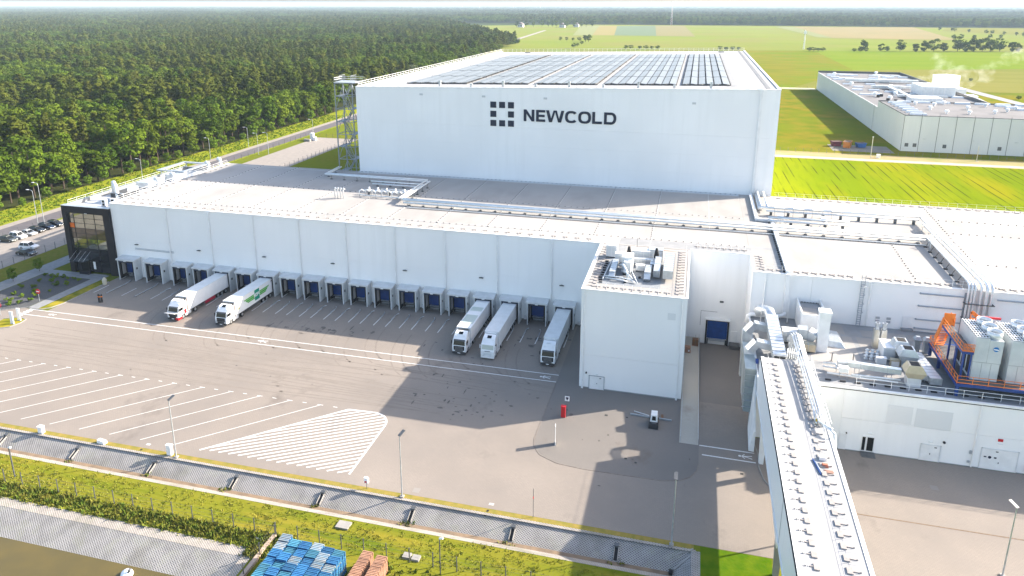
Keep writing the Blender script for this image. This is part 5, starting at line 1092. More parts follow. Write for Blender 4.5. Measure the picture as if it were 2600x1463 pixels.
# ================================================================== roof pipework
def pipe_run(name, label, paths, r, foot_every=3.2, zr=17.12, feet=True):
    t = thing(name, label, 'pipe run', paths[0][0])
    for p in paths: part('pipe', MB().tube(p, r, 8), M['pipe'], t, True)
    if feet:
        for p in (paths[0],):
            for a, b in zip(p, p[1:]):
                A, B = Vector(a), Vector(b)
                if abs(A.z-B.z) > .5: continue
                n = int((B-A).length/foot_every)
                for i in range(n):
                    q = A+(B-A)*((i+.5)/n)
                    part('support', MB().beam((q.x,q.y,zr+.15),(q.x,q.y,q.z-r),.07).cbox(q.x,q.y,zr,.55,.4,.16), M['steel'], t)
    return t
pipe_run('roof_pipes', 'long pair of white pipes crossing the warehouse roof from left to right', [[(-61,141.5,18.3),(43.5,141.2,18.3)],[(-61,142.1,18.35),(43.9,141.8,18.35)],[(-60.5,140.9,17.9),(43.2,140.6,17.9)]], .22)
part('cable_tray', MB().box(-59,139.3,17.25,43,139.7,17.36), M['galv'], bpy.data.objects['roof_pipes'])
pipe_run('roof_pipes', 'white pipes running back from the left end of the long roof run', [[(-61.0,142.3,18.4),(-61.0,158.6,18.4)],[(-61.6,142.3,18.3),(-61.6,155.6,18.3)],[(-62.2,142.3,18.4),(-62.2,160.0,18.4)]], .20)
pipe_run('roof_pipes', 'white pipes along the roof below the tall store near the stair tower', [[(-61.0,158.6,18.3),(-89.6,159.6,18.3),(-90.2,168.2,18.3)],[(-62.2,160.2,18.3),(-89.0,160.4,18.3),(-89.5,168.2,18.3)]], .18)
pipe_run('roof_pipes', 'short white pipes with valves left of the roof pipe corner', [[(-61.6,155.6,18.3),(-75.2,155.8,18.3)],[(-61.6,155.2,17.8),(-74.6,155.3,17.8)]], .16)
t = thing('valve_station', 'cluster of white valves and gooseneck pipes at the left end of the roof run', 'valve station', (-68,147,17.12))
for i in range(9): x = -73.5+1.35*i; part('pipe', MB().tube([(x,146.0+.4*(i%3),17.13),(x,146.0+.4*(i%3),18.4+.2*(i%2)),(x+.5,146.3,18.7),(x+.9,146.6,18.2)], .12, 7), M['pipe'], t, True)
part('header', MB().tube([(-74,148.0,18.1),(-62,148.2,18.1)], .16, 8).tube([(-73,145.2,17.7),(-63,145.0,17.7),(-61.5,143.5,17.9)], .13, 8).tube([(-70,150,18.0),(-62.3,149.6,18.2)], .12, 8), M['pipe'], t, True)
for i in range(5): part('valve', MB().cyl((-72+2.2*i,148.05,18.1),(-72+2.2*i,148.05,18.9),.2,8).cyl((-72.4+2.2*i,148.05,18.1),(-71.6+2.2*i,148.05,18.1),.28,8), M['trim'], t, True)
for i in range(4): part('gooseneck', MB().tube([(-78.2+.7*i,143.2,17.13),(-78.2+.7*i,143.2,19.2),(-78.0+.7*i,143.0,19.6),(-77.6+.7*i,142.8,19.4)], .13, 7), M['pipe'], t, True)
part('support', MB().cbox(-72,147.9,17.12,.5,.4,.8).cbox(-67,147.9,17.12,.5,.4,.8).cbox(-63.5,148,17.12,.5,.4,.8), M['steel'], t)
pipe_run('roof_pipes', 'fat white pipes dropping from the tall store corner across the wing roof', [[(15.2,168.9,18.3),(15.1,155.3,18.3)],[(16.5,168.9,18.3),(16.4,155.3,18.3)],[(14.9,168.9,17.7),(14.8,156,17.7)]], .28)
part('duct_section', MB().box(13.5,148.4,17.2,14.1,168.9,17.75).box(14.1,148.2,17.2,16.9,148.8,17.75), M['trim'], bpy.data.objects['drop_duct'])
t = thing('pipe_rack', 'steel pipe rack with silver ducts and legs on the wing roof behind the long pipes', 'pipe rack', (24,150,17.12))
part('pipe', MB().tube([(14.5,154.0,18.6),(31.5,154.2,18.6),(45.8,154.7,18.6)], .26, 8), M['pipe'], t, True)
part('pipe', MB().tube([(16,153.2,18.1),(45.2,153.9,18.1)], .2, 8), M['pipe'], t, True); part('pipe', MB().tube([(15.8,146.9,18.5),(31,147.4,18.5)], .24, 8), M['alu'], t, True); part('pipe', MB().tube([(15.9,146.2,18.0),(31,146.7,18.0)], .2, 8), M['alu'], t, True)
for i in range(4): x = 17.6+3.7*i; part('cover', MB().box(x,152.9,18.9,x+2.0,154.6,19.0), M['pipe'], t); part('cover_leg', MB().beam((x,153,17.12),(x,153,18.9),.08).beam((x+2,153,17.12),(x+2,153,18.9),.08), M['galv'], t)
for i in range(2):
    x = 17.6+8.2*i; part('stand', MB().box(x,147.2,18.7,x+1.2,149.4,18.8).beam((x+.6,147.3,18.7),(x-.8,145.2,17.12),.1).beam((x+.6,147.3,18.7),(x+2.0,145.2,17.12),.1).beam((x+.6,147.6,18.7),(x+.6,147.2,17.12),.12), M['galv'], t)
    part('stand_foot', MB().cbox(x-.8,145.2,17.12,.9,.5,.1).cbox(x+2.0,145.2,17.12,.9,.5,.1), M['concrete'], t)
for i in range(9): x = 17+3.4*i; part('support', MB().cbox(x,153.6,17.12,.5,.4,.85), M['steel'], t)
for i in range(5): x = 17+3.2*i; part('support', MB().cbox(x,146.8,17.12,.5,.4,.75), M['steel'], t)
t = thing('riser_pipes', 'bundle of white pipes crossing the wing roof and dropping down its wall', 'pipe bundle', (44.5,130,17.12))
for i, (x, yb, r) in enumerate(((43.0,140.6,.17),(43.45,141.0,.17),(43.9,141.4,.17),(44.75,150.5,.2),(45.55,154.5,.26),(46.25,154.9,.22))):
    part('pipe', MB().tube([(x+.15,yb,18.35),(x,119.4,18.35),(x,118.2,18.2),(x,117.75,17.7),(x,117.7,16.9),(x,117.7,9.5)], r, 8), M['pipe'], t, True)
for z in (12.5,15.0): part('bracket', MB().box(42.6,117.35,z,46.8,117.5,z+.12).box(42.6,117.5,z,42.75,118.15,z+.12).box(46.6,117.5,z,46.75,118.15,z+.12), M['steel'], t)
for i in range(7): y = 121.5+2.9*i; part('support', MB().cbox(42.5,y,17.12,.55,.5,.15).beam((42.5,y,17.25),(43.0,y,18.2),.06), M['black'], t)
for i in range(8): y = 121+4*i; part('support', MB().beam((44.6,y,17.12),(44.6,y,18.1),.07).beam((46.2,y,17.12),(46.2,y,18.1),.07).beam((44.4,y,18.05),(46.4,y,18.05),.07), M['galv'], t)
t = thing('pipe_bridge', 'small white step-over frame crossing the pipes on the wing roof', 'step-over', (45.5,139,17.12)); part('frame', MB().tube([(43.2,139.6,17.12),(43.2,139.6,19.2),(46.9,139.4,19.2),(47.9,139.4,17.12)], .09, 6).tube([(43.2,138.6,17.12),(43.2,138.6,19.0),(46.9,138.4,19.0),(47.9,138.4,17.12)], .09, 6), M['trim'], t)

# ================================================================== trucks
def wheel_mesh(r, w):
    t = MB().cyl((-w/2,0,0),(w/2,0,0),r,18).mesh('wheel', M['tyre']); rm = MB().cyl((w/2+.002,0,0),(w/2+.03,0,0),r*.58,12).cyl((-w/2-.03,0,0),(-w/2-.002,0,0),r*.58,12).mesh('rim', M['rim']); return t, rm
TW, TR = wheel_mesh(.5,.34); CW, CR = wheel_mesh(.33,.22)
def wheel(parent, tw, rm, loc, rot=(0,0,0)):
    o = link('wheel', tw, parent); o.location = loc; o.rotation_euler = rot
    c = link('rim', rm, o); return o
def loft(mb, prof, wfun):
    """profile of (y,z) swept to both sides with half width wfun(z)"""
    n = len(prof); k = len(mb.v)
    mb.v += [(-wfun(z),y,z) for y,z in prof]+[(wfun(z),y,z) for y,z in prof]
    for i in range(n): mb.f.append((k+(i+1)%n,k+i,k+n+i,k+n+(i+1)%n))
    cy = sum(p[0] for p in prof)/n; cz = sum(p[1] for p in prof)/n
    for s, o in ((-1,0),(1,n)):
        c = len(mb.v); mb.v.append((s*wfun(cz)*1.0,cy,cz))
        for i in range(n): mb.f.append((c,k+o+i,k+o+(i+1)%n) if s < 0 else (c,k+o+(i+1)%n,k+o+i))
    return mb
def sideplate(mb, pts, x0, x1):     # polygon in (y,z) on the trailer's right side
    n = len(pts); k = len(mb.v); mb.v += [(x0,y,z) for y,z in pts]+[(x1,y,z) for y,z in pts]
    mb.f.append(tuple(range(k,k+n))); mb.f.append(tuple(k+n+n-1-i for i in range(n)))
    for i in range(n): mb.f.append((k+i,k+(i+1)%n,k+n+(i+1)%n,k+n+i))
    return mb
def make_truck(label, loc, open_flap=False, grille='slats', hatch=True, logo=False, red=False, shade=False, roofpatch=False, bar=False, reefer_dark=True):
    t = thing('articulated_truck', label, 'truck', (0,0,0), 'articulated trucks backed onto the docks')
    W_ = lambda z: 1.23 if z < 2.6 else 1.23-(z-2.6)*.13
    prof = [(.10,.55),(.02,.9),(.0,1.5),(.10,1.78),(.34,2.66),(.62,2.92),(1.25,3.55),(1.75,3.72),(2.18,3.78),(2.22,1.0),(1.85,.95),(1.0,.95),(.9,.55)]
    cab = part('cab', loft(MB(), prof, W_), M['vehwhite'], t)
    part('windscreen', MB().hexa([(-1.06,.085,1.82),(1.06,.085,1.82),(1.06,.12,1.82),(-1.06,.12,1.82),(-1.0,.30,2.58),(1.0,.30,2.58),(1.0,.34,2.58),(-1.0,.34,2.58)]), mat('pale_sunshade_screen', (.42,.46,.42), rough=.15, spec=.7) if shade else M['glass'], cab)
    part('visor', MB().hexa([(-1.05,.2,2.62),(1.05,.2,2.62),(1.05,.5,2.7),(-1.05,.5,2.7),(-1.02,.24,2.72),(1.02,.24,2.72),(1.02,.52,2.8),(-1.02,.52,2.8)]), M['vehwhite'] if shade else M['vehgrey'], cab)
    for s in (-1,1):
        part('side_window', MB().box(s*1.225-.012,.55,1.85,s*1.225+.012,1.45,2.45), M['glass'], cab)
        part('door_seam', MB().box(s*1.232-.004,1.52,1.0,s*1.232+.004,1.55,2.7), M['steel'], cab)
        part('mirror', MB().cbox(s*1.42,.3,1.95,.12,.22,.62).beam((s*1.2,.4,2.3),(s*1.4,.3,2.4),.05), M['vehblack'] if not shade else M['vehwhite'], cab)
        part('headlight', MB().cbox(s*.95,.01,.72,.42,.16,.22), M['lamp'], cab)
        part('fairing', MB().box(s*1.2-.03,2.23,1.05,s*1.2+.03,2.62,3.5), M['vehwhite'], cab)
        part('side_skirt', MB().box(s*1.2-.03,2.0,.35,s*1.2+.03,3.7,.95), M['vehwhite'] if not red else M['trailerroof'], cab)
        part('step', MB().box(s*1.15-.08,.5,.3,s*1.15+.08,.9,.52), M['steel'], cab)
    if grille == 'slats':
        part('grille', MB().box(-.98,-.025,.5,.98,.03,1.72), M['black'], cab); sl_ = MB()
        for i in range(6): sl_.box(-.72,-.05,.66+.175*i,.72,-.026,.73+.175*i)
        part('grille_slat', sl_, M['chrome'], cab)
        part('bumper', MB().box(-1.22,-.08,.3,1.22,.25,.62), M['vehgrey'], cab)
    elif grille == 'dark':
        part('grille', MB().box(-.9,-.03,.5,.9,.03,1.72), M['black'], cab); sl_ = MB()
        for i in range(5): sl_.box(-.85,-.05,.6+.2*i,.85,-.031,.64+.2*i)
        part('grille_slat', sl_, M['steel'], cab); part('bumper', MB().box(-1.2,-.08,.28,1.2,.25,.5), M['vehgrey'], cab)
        if bar:
            bb = MB()
            for z in (.35,.7,1.05): bb.tube([(-1.1,-.02,z),(-.9,-.2,z),(.9,-.2,z),(1.1,-.02,z)], .035, 6)
            for x in (-.6,.6): bb.cyl((x,-.2,.3),(x,-.2,1.3),.035,6)
            part('bull_bar', bb, M['steel'], cab)
    else:
        part('grille', MB().box(-.85,-.02,1.35,.85,.03,1.45).box(-.7,-.02,.8,.7,.03,1.2), M['trailerroof'], cab)
        part('bumper', MB().box(-1.2,-.06,.28,1.2,.25,.62), M['vehwhite'], cab); part('badge', MB().box(-.5,-.035,1.5,.5,-.005,1.58), M['vehnavy'], cab)
    part('number_plate', MB().box(-.26,-.1,.4,.26,-.085,.52), M['tape'], cab)
    if open_flap:
        part('open_flap', MB().hexa([(-1.1,-.02,1.62),(1.1,-.02,1.62),(1.1,.04,1.68),(-1.1,.04,1.68),(-1.1,-1.0,1.92),(1.1,-1.0,1.92),(1.1,-.98,2.0),(-1.1,-.98,2.0)]), M['vehwhite'], cab)
        part('engine_bay', MB().box(-.95,-.035,.65,.95,-.021,1.6), M['black'], cab)
        part('bumper_corner', MB().box(.62,-.12,.25,1.28,.95,.72).box(1.2,1.75,.9,1.28,2.35,1.75), M['red'], cab); part('side_stripe', MB().box(1.232,.5,.95,1.25,1.6,1.25), M['trailerroof'], cab)
    if hatch: part('roof_hatch', MB().hexa([(-.38,1.15,3.48),(.38,1.15,3.48),(.38,1.7,3.73),(-.38,1.7,3.73),(-.38,1.13,3.53),(.38,1.13,3.53),(.38,1.7,3.77),(-.38,1.7,3.77)]), M['glass'], cab)
    else: part('roof_vent', MB().cbox(-.1,1.45,3.62,.7,.35,.08), M['trailerroof'], cab)
    part('beacon', MB().cbox(-.75,.95,3.2,.2,.2,.12).cbox(.75,.95,3.2,.2,.2,.12), M['lamp'], cab)
    ch = part('chassis', MB().box(-.45,1.9,.7,.45,6.3,1.0).box(-1.1,3.0,.5,-.5,4.1,1.0).box(.5,3.0,.5,1.1,4.1,1.0), M['steel'], t)
    for x in (-1.02,1.02):
        wheel(ch, TW, TR, (x,1.42,.5)); wheel(ch, TW, TR, (x,5.0,.5))
        part('mudguard', MB().box(x-.2,4.4,1.03,x+.2,5.6,1.08), M['black'], ch)
    tr = part('trailer', MB().box(-1.3,2.85,1.12,1.3,16.45,3.97), M['vehwhite'], t)
    part('roof_panel', MB().box(-1.29,2.9,3.975,1.29,16.4,4.0), M['trailerroof'] if not roofpatch else M['vehwhite'], tr)
    if roofpatch: part('roof_patch', MB().box(-1.15,4.6,4.002,1.1,8.4,4.012).box(-1.15,10.2,4.002,1.1,12.0,4.012), mat('greenish_roof_patch', (.44,.50,.46), rough=.6), tr)
    part('edge_rail', MB().box(1.29,2.85,3.9,1.33,16.45,4.01).box(-1.33,2.85,3.9,-1.29,16.45,4.01).box(1.29,2.85,1.1,1.32,16.45,1.2), M['trailerroof'], tr)
    part('cooling_unit', MB().box(-.95,2.4,2.3,.95,2.84,3.85), M['vehgrey'] if reefer_dark else M['trailerroof'], tr); part('unit_front', MB().box(-.8,2.37,2.45,.8,2.399,3.2), M['black'], tr)
    part('front_pillar', MB().box(1.16,2.80,1.2,1.31,2.845,3.95), mat('brown_pillar', (.30,.22,.19), rough=.6) if (logo or red) else M['trailerroof'], tr)
    part('underframe', MB().box(-.5,4.2,.85,.5,16.2,1.1).box(-.9,6.6,.35,-.7,6.9,1.1).box(.7,6.6,.35,.9,6.9,1.1), M['steel'], tr)
    part('side_guard', MB().box(1.2,7.4,.45,1.24,11.0,.75).box(-1.24,7.4,.45,-1.2,11.0,.75).box(1.2,7.4,.85,1.24,11.0,1.0), M['steel'], tr)
    if red: part('pallet_box', MB().box(.75,8.0,.4,1.27,11.2,1.08), mat('crimson_box', (.32,.005,.03), rough=.4), tr)
    for y in (12.2,13.5,14.8):
        for x in (-1.05,1.05): wheel(tr, TW, TR, (x,y,.5))
    part('rear_bumper', MB().box(-1.2,16.3,.45,1.2,16.44,.7), M['steel'], tr)
    if logo:
        X0_, X1_ = 1.306, 1.322
        part('logo_square', sideplate(MB(), [(9.35,1.55),(11.0,1.55),(11.0,3.75),(9.35,3.75)], X0_, X1_), M['greenmark'], tr)
        wing = MB()
        for a, b, s in ((5.6,9.25,1),(14.6,11.1,-1)):
            sideplate(wing, [(a,3.05),(b,3.05),(b,2.8),(a+s*.35,2.8)] if s > 0 else [(b,3.05),(a,3.05),(a-.35,2.8),(b,2.8)], X0_, X1_)
            sideplate(wing, [(a+s*.6,2.74),(b,2.74),(b,2.35),(a+s*1.0,2.35)] if s > 0 else [(b,2.74),(a-.6,2.74),(a-1.0,2.35),(b,2.35)], X0_, X1_)
            sideplate(wing, [(a+s*1.15,2.3),(b,2.3),(b,2.05),(a+s*1.4,2.05)] if s > 0 else [(b,2.3),(a-1.15,2.3),(a-1.4,2.05),(b,2.05)], X0_, X1_)
        part('logo_wing', wing, M['lime'], tr)
        def glyph(rs): 
            g_ = MB()
            for y0, z0, y1, z1 in rs: g_.box(X1_+.001,y0,z0,X1_+.012,y1,z1)
            part('letter', g_, M['tape'], tr)
        y = 9.1; h0, h1 = 2.35, 3.05
        glyph([(y,h0,y+.13,h1),(y+.35,h0,y+.48,h1),(y+.13,2.63,y+.35,2.76)])
        y = 9.66; glyph([(y,h0,y+.13,h1),(y+.37,h0,y+.5,h1),(y+.13,h0,y+.37,h0+.13),(y+.13,h1-.13,y+.37,h1)])
        y = 10.25; glyph([(y,h0,y+.13,h1),(y+.13,h1-.13,y+.45,h1),(y+.13,2.6,y+.45,2.73),(y+.33,2.73,y+.45,h1-.13)])
        y = 10.8; glyph([(y,h0,y+.13,h1)])
        nb = MB()
        for y, bars in ((15.2,[(0,3.35,.06,3.7)]),(15.42,[(0,3.35,.06,3.7),(.06,3.64,.2,3.7),(.14,3.35,.2,3.64),(.06,3.5,.14,3.55)]),(15.75,[(0,3.64,.2,3.7),(.12,3.35,.18,3.64)])):
            for b_ in bars: nb.box(X0_,y+b_[0],b_[1],X0_+.01,y+b_[2],b_[3])
        part('fleet_number', nb, M['black'], tr)
        part('crest', sideplate(MB(), [(3.6,2.0),(4.2,2.0),(4.3,2.5),(3.9,2.3),(3.5,2.5)], X0_, X0_+.01), mat('gold_crest', (.45,.40,.18), rough=.5), tr)
    t.location = loc; OFF[t.name] = Vector(loc); return t
TY = 108.95
make_truck('white truck with red bumper and raised front flap left of the green-logo truck', (dock_x[4],TY-.15,.012), open_flap=True, grille='dark', hatch=False, red=True)
make_truck('white truck with green winged logo on its trailer side and dark grille', (dock_x[6],TY,.012), grille='dark', logo=True, bar=True)
make_truck('white truck with chrome-slatted grille and greenish patches on its trailer roof', (dock_x[15],TY+.3,.012), roofpatch=True)
make_truck('all-white truck with pale sunshade behind its windscreen and white grille', (dock_x[16],TY,.012), grille='white', shade=True, reefer_dark=False)
make_truck('white truck with chrome-slatted grille parked next to the plant tower', (dock_x[18],TY+.15,.012), hatch=False, reefer_dark=False)

# ================================================================== cars
def make_car(label, x, y, rot, m_, kind):
    t = thing('parked_car', label, 'car', (0,0,0))
    L_, Wd, H1, H2 = {'suv':(4.5,.92,.95,1.66),'sedan':(4.7,.9,.86,1.45),'wagon':(4.6,.9,.88,1.5),'van':(4.4,.9,.95,1.75)}[kind]
    lo = [(-L_/2,.42),(-L_/2+.03,.72),(-L_/2+.1,H1-.04),(-L_/2+.9 if kind == 'sedan' else -L_/2+.2,H1),(L_/2-1.35,H1),(L_/2-.35,H1-.14),(L_/2-.03,H1-.32),(L_/2,.42),(L_/2-.1,.22),(-L_/2+.1,.22)]
    wf = lambda z: Wd if z < .75 else Wd-(z-.75)*.25
    b = part('body', loft(MB(), lo, wf), m_, t); b.rotation_euler = (0,0,0)
    ra = -L_/2+(1.35 if kind == 'sedan' else .75 if kind == 'wagon' else .5); rb = L_/2-(1.95 if kind != 'van' else 1.7); r0 = -L_/2+(.75 if kind == 'sedan' else .18); r1 = L_/2-1.2
    cabp = [(r0,H1-.01),(ra,H2-.05),((ra+rb)/2,H2),(rb,H2-.07),(r1,H1-.01)]
    wg_ = lambda z: (Wd-.04)-(z-H1)*.32
    g = part('cabin_glass', loft(MB(), cabp, wg_), M['glass'], t)
    rf = part('roof', MB().hexa([(-.66,ra+.05,H2-.075),(.66,ra+.05,H2-.075),(.66,rb-.1,H2-.09),(-.66,rb-.1,H2-.09),(-.6,ra+.1,H2+.02),(.6,ra+.1,H2+.02),(.6,rb-.15,H2+.015),(-.6,rb-.15,H2+.015)]), m_, t)
    for s in (-1,1):
        part('pillar', MB().beam((s*(Wd-.1),r1-.05,H1),(s*.64,rb,H2-.05),.07).beam((s*(Wd-.1),r0+.05,H1),(s*.64,ra,H2-.05),.1).beam((s*(Wd-.06),(ra+rb)/2,H1),(s*.66,(ra+rb)/2,H2-.04),.08), m_, t)
        part('headlight', MB().cbox(s*.62,L_/2-.08,.56,.36,.14,.14), M['lamp'], t); part('tail_light', MB().cbox(s*.68,-L_/2+.03,.62,.24,.1,.18), M['red'], t)
        part('door_mirror', MB().cbox(s*(Wd+.06),r1-.2,H1,.16,.12,.12), m_, t)
        for yy in (-L_/2+.85,L_/2-.85): wheel(t, CW, CR, (s*(Wd-.1),yy,.33))
    part('number_plate', MB().cbox(0,L_/2+.01,.42,.5,.02,.11), M['tape'], t)
    t.location = (x,y,.022); t.rotation_euler = (0,0,rot); return t
R90 = -math.pi/2
for (lab, x, y, r, mm, kd) in (
    ('dark grey estate car, nearest the camera in the car park row', -171.2,139.6,R90,'vehgreen','wagon'),
    ('white boxy car second from the camera in the car park row', -171.0,142.3,R90,'vehwhite','van'),
    ('silver saloon third from the camera in the car park row', -170.9,145.2,R90,'vehsilver','sedan'),
    ('black hatchback fourth from the camera in the car park row', -171.0,148.0,R90,'vehblack','wagon'),
    ('dark blue crossover fifth from the camera in the car park row', -170.8,150.9,R90,'vehnavy','suv'),
    ('black car partly hidden behind the office in the car park row', -170.6,153.6,R90,'vehblack','suv'),
    ('white crossover standing out in the car park lane', -161.0,136.4,R90+.1,'vehwhite','suv'),
    ('black saloon beside the wire fence of the car park', -157.4,132.4,R90+.05,'vehblack','sedan')):
    make_car(lab, x, y, r, M[mm], kd)

# ================================================================== lamp posts
def yard_lamp(label, x, y, ang):
    t = thing('lamp_post', label, 'lamp post', (x,y,0), 'yard lamp posts')
    part('pole', MB().cyl((x,y,0),(x,y,8.8),.10,8,.06), M['galv'], t); part('base', MB().cbox(x,y,0,.5,.5,.18), M['concrete'], t)
    c, s = math.cos(ang), math.sin(ang)
    h = part('lamp_head', MB().beam((x-.1*c,y-.1*s,8.75),(x+.85*c,y+.85*s,9.1),.42,.09), M['steel'], t)
    part('lens', MB().beam((x+.1*c,y+.1*s,8.765),(x+.78*c,y+.78*s,9.015),.34,.03), M['lamp'], h)
for lab, x, y, a in (('tall yard lamp post by the angled truck bays at the dry grass strip',-65.6,71.5,1.3),('tall yard lamp post right of the hatched island',-32.5,71.6,1.2),('tall yard lamp post in the shade by the ditch end',.7,71.5,1.6),('tall lamp post on the sunny paving right of the bridge',35.7,75.7,2.2)): yard_lamp(lab, x, y, a)
t = thing('slim_pole', 'thin marker pole with red tag at the ditch edge', 'pole', (-15.7,72.1,0)); part('pole', MB().cyl((-15.7,72.1,0),(-15.7,72.1,4.0),.035,6), M['steel'], t); part('tag', MB().cbox(-15.7,72.1,2.6,.09,.09,.3), M['red'], t)
t = thing('lamp_post', 'dark slim lamp post with white head standing on the grass bank', 'lamp post', (-23.5,60.8,0)); part('pole', MB().cyl((-23.5,60.8,0),(-23.5,60.8,4.6),.07,8), M['steel'], t); part('lamp_head', MB().cyl((-23.5,60.8,4.6),(-23.1,60.8,4.72),.12,8), M['lamp'], t)
t = thing('lamp_post', 'dark slim post with white cap at the left end of the grass bank', 'lamp post', (-83.2,62.6,0)); part('pole', MB().cyl((-83.2,62.6,0),(-83.2,62.6,4.4),.09,8), M['steel'], t); part('lamp_head', MB().cyl((-83.2,62.6,4.4),(-82.9,62.6,4.5),.13,8), M['lamp'], t)
for i, (lab, x, y, h) in enumerate((('street lamp nearest the camera by the road on the left',-175.0,152.2,10.4),('curved street lamp second from the camera by the road',-176.6,155.6,11.5),('street lamp in front of the bright green shrubs by the forest',-186.6,205.5,7.5),('street lamp beyond the office roof at the road',-184.0,239.4,9.0),('street lamp nearer the stair tower by the pale lot',-172,253.8,9.0),('thin street lamp beside the pale lot',-168.8,256.0,9.0),('street lamp at the white cabinets of the pale lot',-168.4,291.8,9.0),('street lamp far along the road at the forest edge',-186.2,268,8.5))):
    t = thing('street_lamp', lab, 'street lamp', (x,y,0), 'street lamps along the road')
    part('pole', MB().cyl((x,y,0),(x,y,h-.6),.10,8,.07), M['galv'], t); part('arm', MB().tube([(x,y,h-.62),(x-.1,y,h-.2),(x-.6,y,h),(x-1.3,y,h+.02)], .055, 6), M['galv'], t); part('lamp_head', MB().cbox(x-1.6,y,h-.04,.8,.3,.12), M['lamp'], t)

# ================================================================== fences
def fence(name, label, pts, step, h, mpost, wires=3, group=None):
    t = thing(name, label, 'fence', (*pts[0],0), group); pm_ = MB().cyl((0,0,0),(0,0,h),.065,5).mesh('post', mpost); wr = MB()
    for a, b in zip(pts, pts[1:]):
        A, B = Vector((*a,0)), Vector((*b,0)); n = max(1,int((B-A).length/step))
        for i in range(n+1):
            p = A+(B-A)*(i/n); inst('post', pm_, t, p)
        for k_ in range(wires): z = h*(.15+.8*k_/max(1,wires-1)); wr.beam((*a,z),(*b,z),.012)
    part('wire', wr, mpost, t); return t
fence('wire_fence', 'dark wire fence with slim posts along the grass bank above the pond', [(-140,61.5),(-44,61.5)], 2.75, 1.95, M['steel'], 4)
fence('wire_fence', 'dark wire fence continuing behind the pallet stacks', [(-41.2,61.55),(14,61.6)], 2.75, 1.95, M['steel'], 4)
fence('wire_fence', 'wire fence on the low kerb right of the pond', [(-44,61.3),(-44.1,40)], 2.75, 1.8, M['steel'], 4)
fence('wire_fence', 'wire fence between the car park and the green verge', [(-154.4,100),(-154.4,170)], 2.9, 1.9, M['steel'], 4)
fence('wire_fence', 'low wire fence along the road beside the parked cars', [(-174.3,100),(-174.3,300)], 4.5, 1.8, M['steel'], 3)
fence('wire_fence', 'wire fence round the pale lot left of the stair tower', [(-148.2,205),(-148.2,297),(-168,297)], 3.2, 1.9, M['steel'], 3)
fence('wire_fence', 'low wire fence between the farm track and the neighbouring building', [(18,316),(140,320)], 3.0, 1.7, M['steel'], 3)
fence('wire_fence', 'wire fence across the meadow between the stores', [(18.6,560),(86,571)], 6.0, 1.7, M['steel'], 2)
single('low_wall', MB().box(-44.35,40,0,-43.85,61.4,.38), mat('pinkish_kerb', (.48,.36,.28), (.38,.29,.23), 1, rough=.9), 'low pinkish concrete kerb wall between pond and pallets', 'wall', None, (-44.1,50,0))

# ================================================================== small yard things
t = thing('hydrant_cabinet', 'tall red hydrant cabinet on the paving left of the plant tower', 'hydrant cabinet', (-16.1,94.5,.02)); part('cabinet', MB().cbox(-16.1,94.5,.02,.65,.5,1.75), M['red'], t); part('roof', MB().cbox(-16.1,94.5,1.78,.75,.6,.08), M['red'], t); part('door_seam', MB().box(-16.11,94.24,.2,-16.09,94.25,1.6), M['black'], t)
t = thing('sign_post', 'small white sign with dark emblem on a post behind the red cabinet', 'sign', (-15.75,95.6,.02)); part('post', MB().cyl((-15.75,95.6,.02),(-15.75,95.6,2.1),.035,6), M['steel'], t); s_ = part('sign_plate', MB().box(-16.1,95.55,2.1,-15.4,95.59,2.9), M['tape'], t); part('emblem', MB().box(-15.95,95.545,2.45,-15.55,95.549,2.75).box(-15.85,95.545,2.25,-15.65,95.549,2.44), M['navy'], s_)
t = thing('banner_stand', 'tall narrow white banner board standing edge-on on the sunlit paving', 'banner', (-15.9,87.2,.02)); b_ = part('board', MB().hexa([(-15.93,87.0,.05),(-15.87,87.0,.05),(-15.99,87.75,.05),(-16.05,87.75,.05),(-15.93,87.0,3.05),(-15.87,87.0,3.05),(-15.99,87.75,3.05),(-16.05,87.75,3.05)]), M['tape'], t); part('foot', MB().cbox(-15.97,87.4,.02,.35,.8,.03), M['steel'], t)
t = thing('compact_loader', 'small white tracked loader machine with black front beside the plant tower', 'loader', (-2.75,95.6,.02))
part('cab', MB().hexa([(-3.35,95.3,.75),(-2.25,95.3,.75),(-2.25,96.9,.75),(-3.35,96.9,.75),(-3.25,95.45,1.75),(-2.35,95.45,1.75),(-2.35,96.8,1.75),(-3.25,96.8,1.75)]), M['vehwhite'], t); part('window', MB().hexa([(-3.1,95.28,1.0),(-2.5,95.28,1.0),(-2.5,95.3,1.0),(-3.1,95.3,1.0),(-3.05,95.42,1.6),(-2.55,95.42,1.6),(-2.55,95.44,1.6),(-3.05,95.44,1.6)]), M['glass'], t)
for s in (-.62,.42): part('track', MB().cbox(-2.7+s,95.9,.02,.32,2.1,.6), M['black'], t)
part('chassis', MB().cbox(-2.8,95.9,.3,.7,1.9,.44), M['steel'], t); part('bucket', MB().hexa([(-3.5,94.5,.04),(-2.1,94.5,.04),(-2.1,95.0,.04),(-3.5,95.0,.04),(-3.5,94.7,.6),(-2.1,94.7,.6),(-2.1,95.0,.7),(-3.5,95.0,.7)]), M['black'], t); part('roof_lamp', MB().cbox(-2.8,96.2,1.76,.5,.3,.1), M['lamp'], t)
single('steel_profile', MB().beam((-6.4,97.6,.15),(-.3,97.3,.15),.22), M['pipegrey'], 'long grey steel profile lying behind the white loader', 'steel profile', None, (-3.3,97.4,.03))
single('steel_profile', MB().beam((-5.9,98.6,.1),(-3.6,97.9,.1),.1), M['pipe'], 'short thin profile lying beside the long one behind the loader', 'steel profile', None, (-4.7,98.2,.03))
